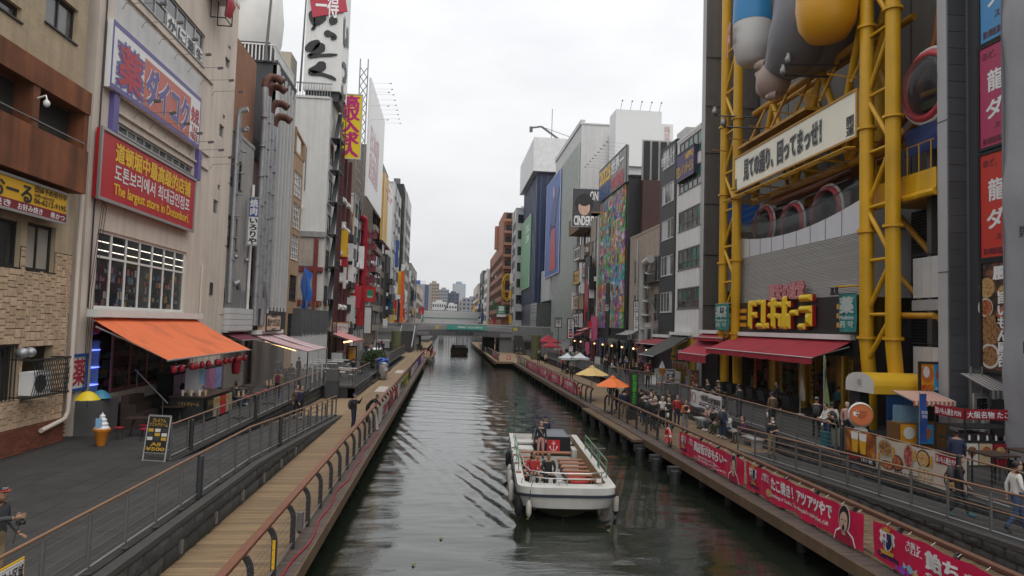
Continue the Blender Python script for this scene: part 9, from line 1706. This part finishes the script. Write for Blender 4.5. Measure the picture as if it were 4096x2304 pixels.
person('masked man in a black jacket with crossed arms on the north ramp',(14.0,28.4,zn(28.4)),R(5),'cross','black','khaki',mask=True); person('young man in a blue jacket and dark jeans standing before the benches',(14.05,33.7,ZD),R(120),'stand','denim','navy',bag='pack',shoe='white')
for i,(d,y,t,l,hr,ps) in enumerate((('white-haired woman in a pale pink coat sitting on the bench',37.2,'pink','grey','g','sitphone'),('man in a black lettered jacket sitting on the bench',36.4,'black','char','b','sitphone'),('person in olive trousers sitting beside the black lettered jacket',35.4,'brown','olive','b','sit'),('masked man in a white shirt and jeans sitting on the bench',34.3,'white','denim','b','sitphone'),('woman in a purple puffer jacket sitting on the bench end',32.6,'purple','char','r','sit'))): person(d,(14.62,y,ZD),R(-80),ps,t,l,hr,mask='masked' in d,longhair=hr in'gr',shoe='white' if i in(1,3) else 'black')
# boat passengers
p=b2w(-.95,3.05,.43); person('smiling woman in a red and black jumper sitting on the tour boat',p,R(-5),'sit','red','black','b',1,longhair=True,turn=R(40)); p=b2w(-.4,3.0,.43); person('man in a black jumper sitting on the tour boat',p,R(5),'sit','black','black','b',1); p=b2w(-.3,8.2,.5); person('guide in a black jacket standing before the boat console',p,R(0),'stand','black','pink','r',0,bag='strap',h=1.6); p=b2w(.05,10.3,.4); person('boatman in a navy cap behind the console',p,R(0),'stand','navy','black',cap='navy',h=1.66)
cr1=person('person in dark clothes crossing the arched bridge',(-11,144,4.75),R(0),'stand','black','black',group='people crossing the arched bridge'); cr2=person('person in light clothes crossing the arched bridge',(-9.4,143,4.75),R(90),'stand','beige','denim','r',group='people in light clothes crossing the arched bridge'); cr3=person('person in a coloured jacket crossing the arched bridge',(-8,145,4.75),R(-90),'stand','red','navy','b',group='people in coloured jackets crossing the arched bridge')
fb1=person('passenger in dark clothes on the far ochre boat',(1.4,147,.6),R(0),'stand','black','black',group='passengers on the far ochre boat',h=1.5)
finish_people()
for i in range(62):
    src=(cr1,cr1,cr2,cr1,cr3)[i%5]; x=-12.5+i*.56+rnd.uniform(-.2,.2); copy_tree(src,Vector((x,142.2+rnd.random()*5,4.75)),rnd.uniform(0,6.28))
for i,(x,y) in enumerate(((16.4,58),(17.6,59.5),(16.2,68.5),(17.1,73),(18.6,74.5),(19.3,63.8),(18.1,86),(17.3,90),(19.2,94),(16.3,97),(18,102),(17,105))): copy_tree((cr1,cr3,cr1,cr2)[i%4],Vector((x,y,ZT)),i*1.3,('dark-clothed visitor','visitor in a coloured jacket','dark-clothed visitor','visitor in light clothes')[i%4]+' among the stalls on the north terrace','visitors among the north terrace stalls'+('',', coloured','',', light')[i%4])
for i,(x,y) in enumerate(((11.2,36.2),(11.9,39.6),(12.6,40.4),(13.2,38.2),(12.9,42.2),(11.3,44.6),(12.0,46.2),(13.0,46.8),(13.6,40.8),(11.6,47.5),(12.6,49.5),(13.4,54))): copy_tree((cr1,cr1,cr2,cr3)[i%4],Vector((x,y,ZD)),i*2.1,('dark-clothed passenger','dark-clothed passenger','passenger in light clothes','passenger in a coloured jacket')[i%4]+' waiting near the parasols on the north boardwalk','passengers waiting near the parasols'+('','',', light',', coloured')[i%4])
for i in range(7): copy_tree(fb1,Vector((1.3+.45*i%3.2,147+.7*(i%3),.55)),rnd.uniform(-.5,.5))
# cap lettering and camera of the man by the near railing
c_=[x for x in om.children if x.name.startswith('cap')][0]; J=joints('camera',1.72); hc=J['nk']+Vector((0,-.02,.125))*(1.72/1.7)
vs,fs=glyphs('OSAKA'); bx0=min(v.x for v in vs); bw=max(v.x for v in vs)-bx0; tm=MB(); tm.add([(.088*math.sin(((v.x-bx0)/bw-.5)*1.5)+hc.x,-.108*math.cos(((v.x-bx0)/bw-.5)*1.5)+hc.y+.0,hc.z+.062+v.y*.045) for v in vs],fs); link('cap_lettering',tm.mesh('cap_lettering',m_signw),c_)
w=J['wrr']; loc=om.matrix_basis@(w+Vector((0,-.08,-.06))); ca=thing('compact_camera','black compact camera with a strap held by the man in the OSAKA cap','camera',loc); part(ca,'body',MB().box(loc.x-.03,loc.x+.03,loc.y-.06,loc.y+.06,loc.z-.04,loc.z+.04),m_black); part(ca,'lens',MB().tube([(loc.x+.03,loc.y-.02,loc.z),(loc.x+.09,loc.y-.02,loc.z)],.032,12),m_black,smooth=50); part(ca,'strap',MB().tube([(loc.x,loc.y,loc.z-.04),(loc.x-.05,loc.y,loc.z-.2),(loc.x-.08,loc.y,loc.z-.34)],.006,4),m_black)
sk_=thing('blue_suitcase','small teal suitcase beside the person in pale green trousers','suitcase',(15.75,27.2,ZT)); part(sk_,'shell',MB().box(15.6,15.85,27.0,27.4,ZT+.06,ZT+.62),CL['teal']); part(sk_,'handle',MB().tube([(15.72,27.1,ZT+.62),(15.72,27.1,ZT+.95),(15.72,27.3,ZT+.95),(15.72,27.3,ZT+.62)],.012,5),m_dsteel); part(sk_,'wheels',MB().box(15.62,15.66,27.02,27.06,ZT,ZT+.06).box(15.8,15.84,27.34,27.38,ZT,ZT+.06),m_black)
# ================================================================ HAZE: pale air round the whole scene
hz=MB().box(-80,110,-8,980,-2,72); o=solo('haze',hz,M('x_unused',(1,1,1)) if 0 else [],kind='stuff'); mh=bpy.data.materials.new('pale_haze'); mh.use_nodes=True; t=mh.node_tree; t.nodes.clear(); ou=N(t,'ShaderNodeOutputMaterial'); pv=N(t,'ShaderNodeVolumePrincipled')
pv.inputs['Color'].default_value=(.93,.95,1,1); pv.inputs['Density'].default_value=.0001; t.links.new(pv.outputs[0],ou.inputs['Volume']); o.data.materials.append(mh)
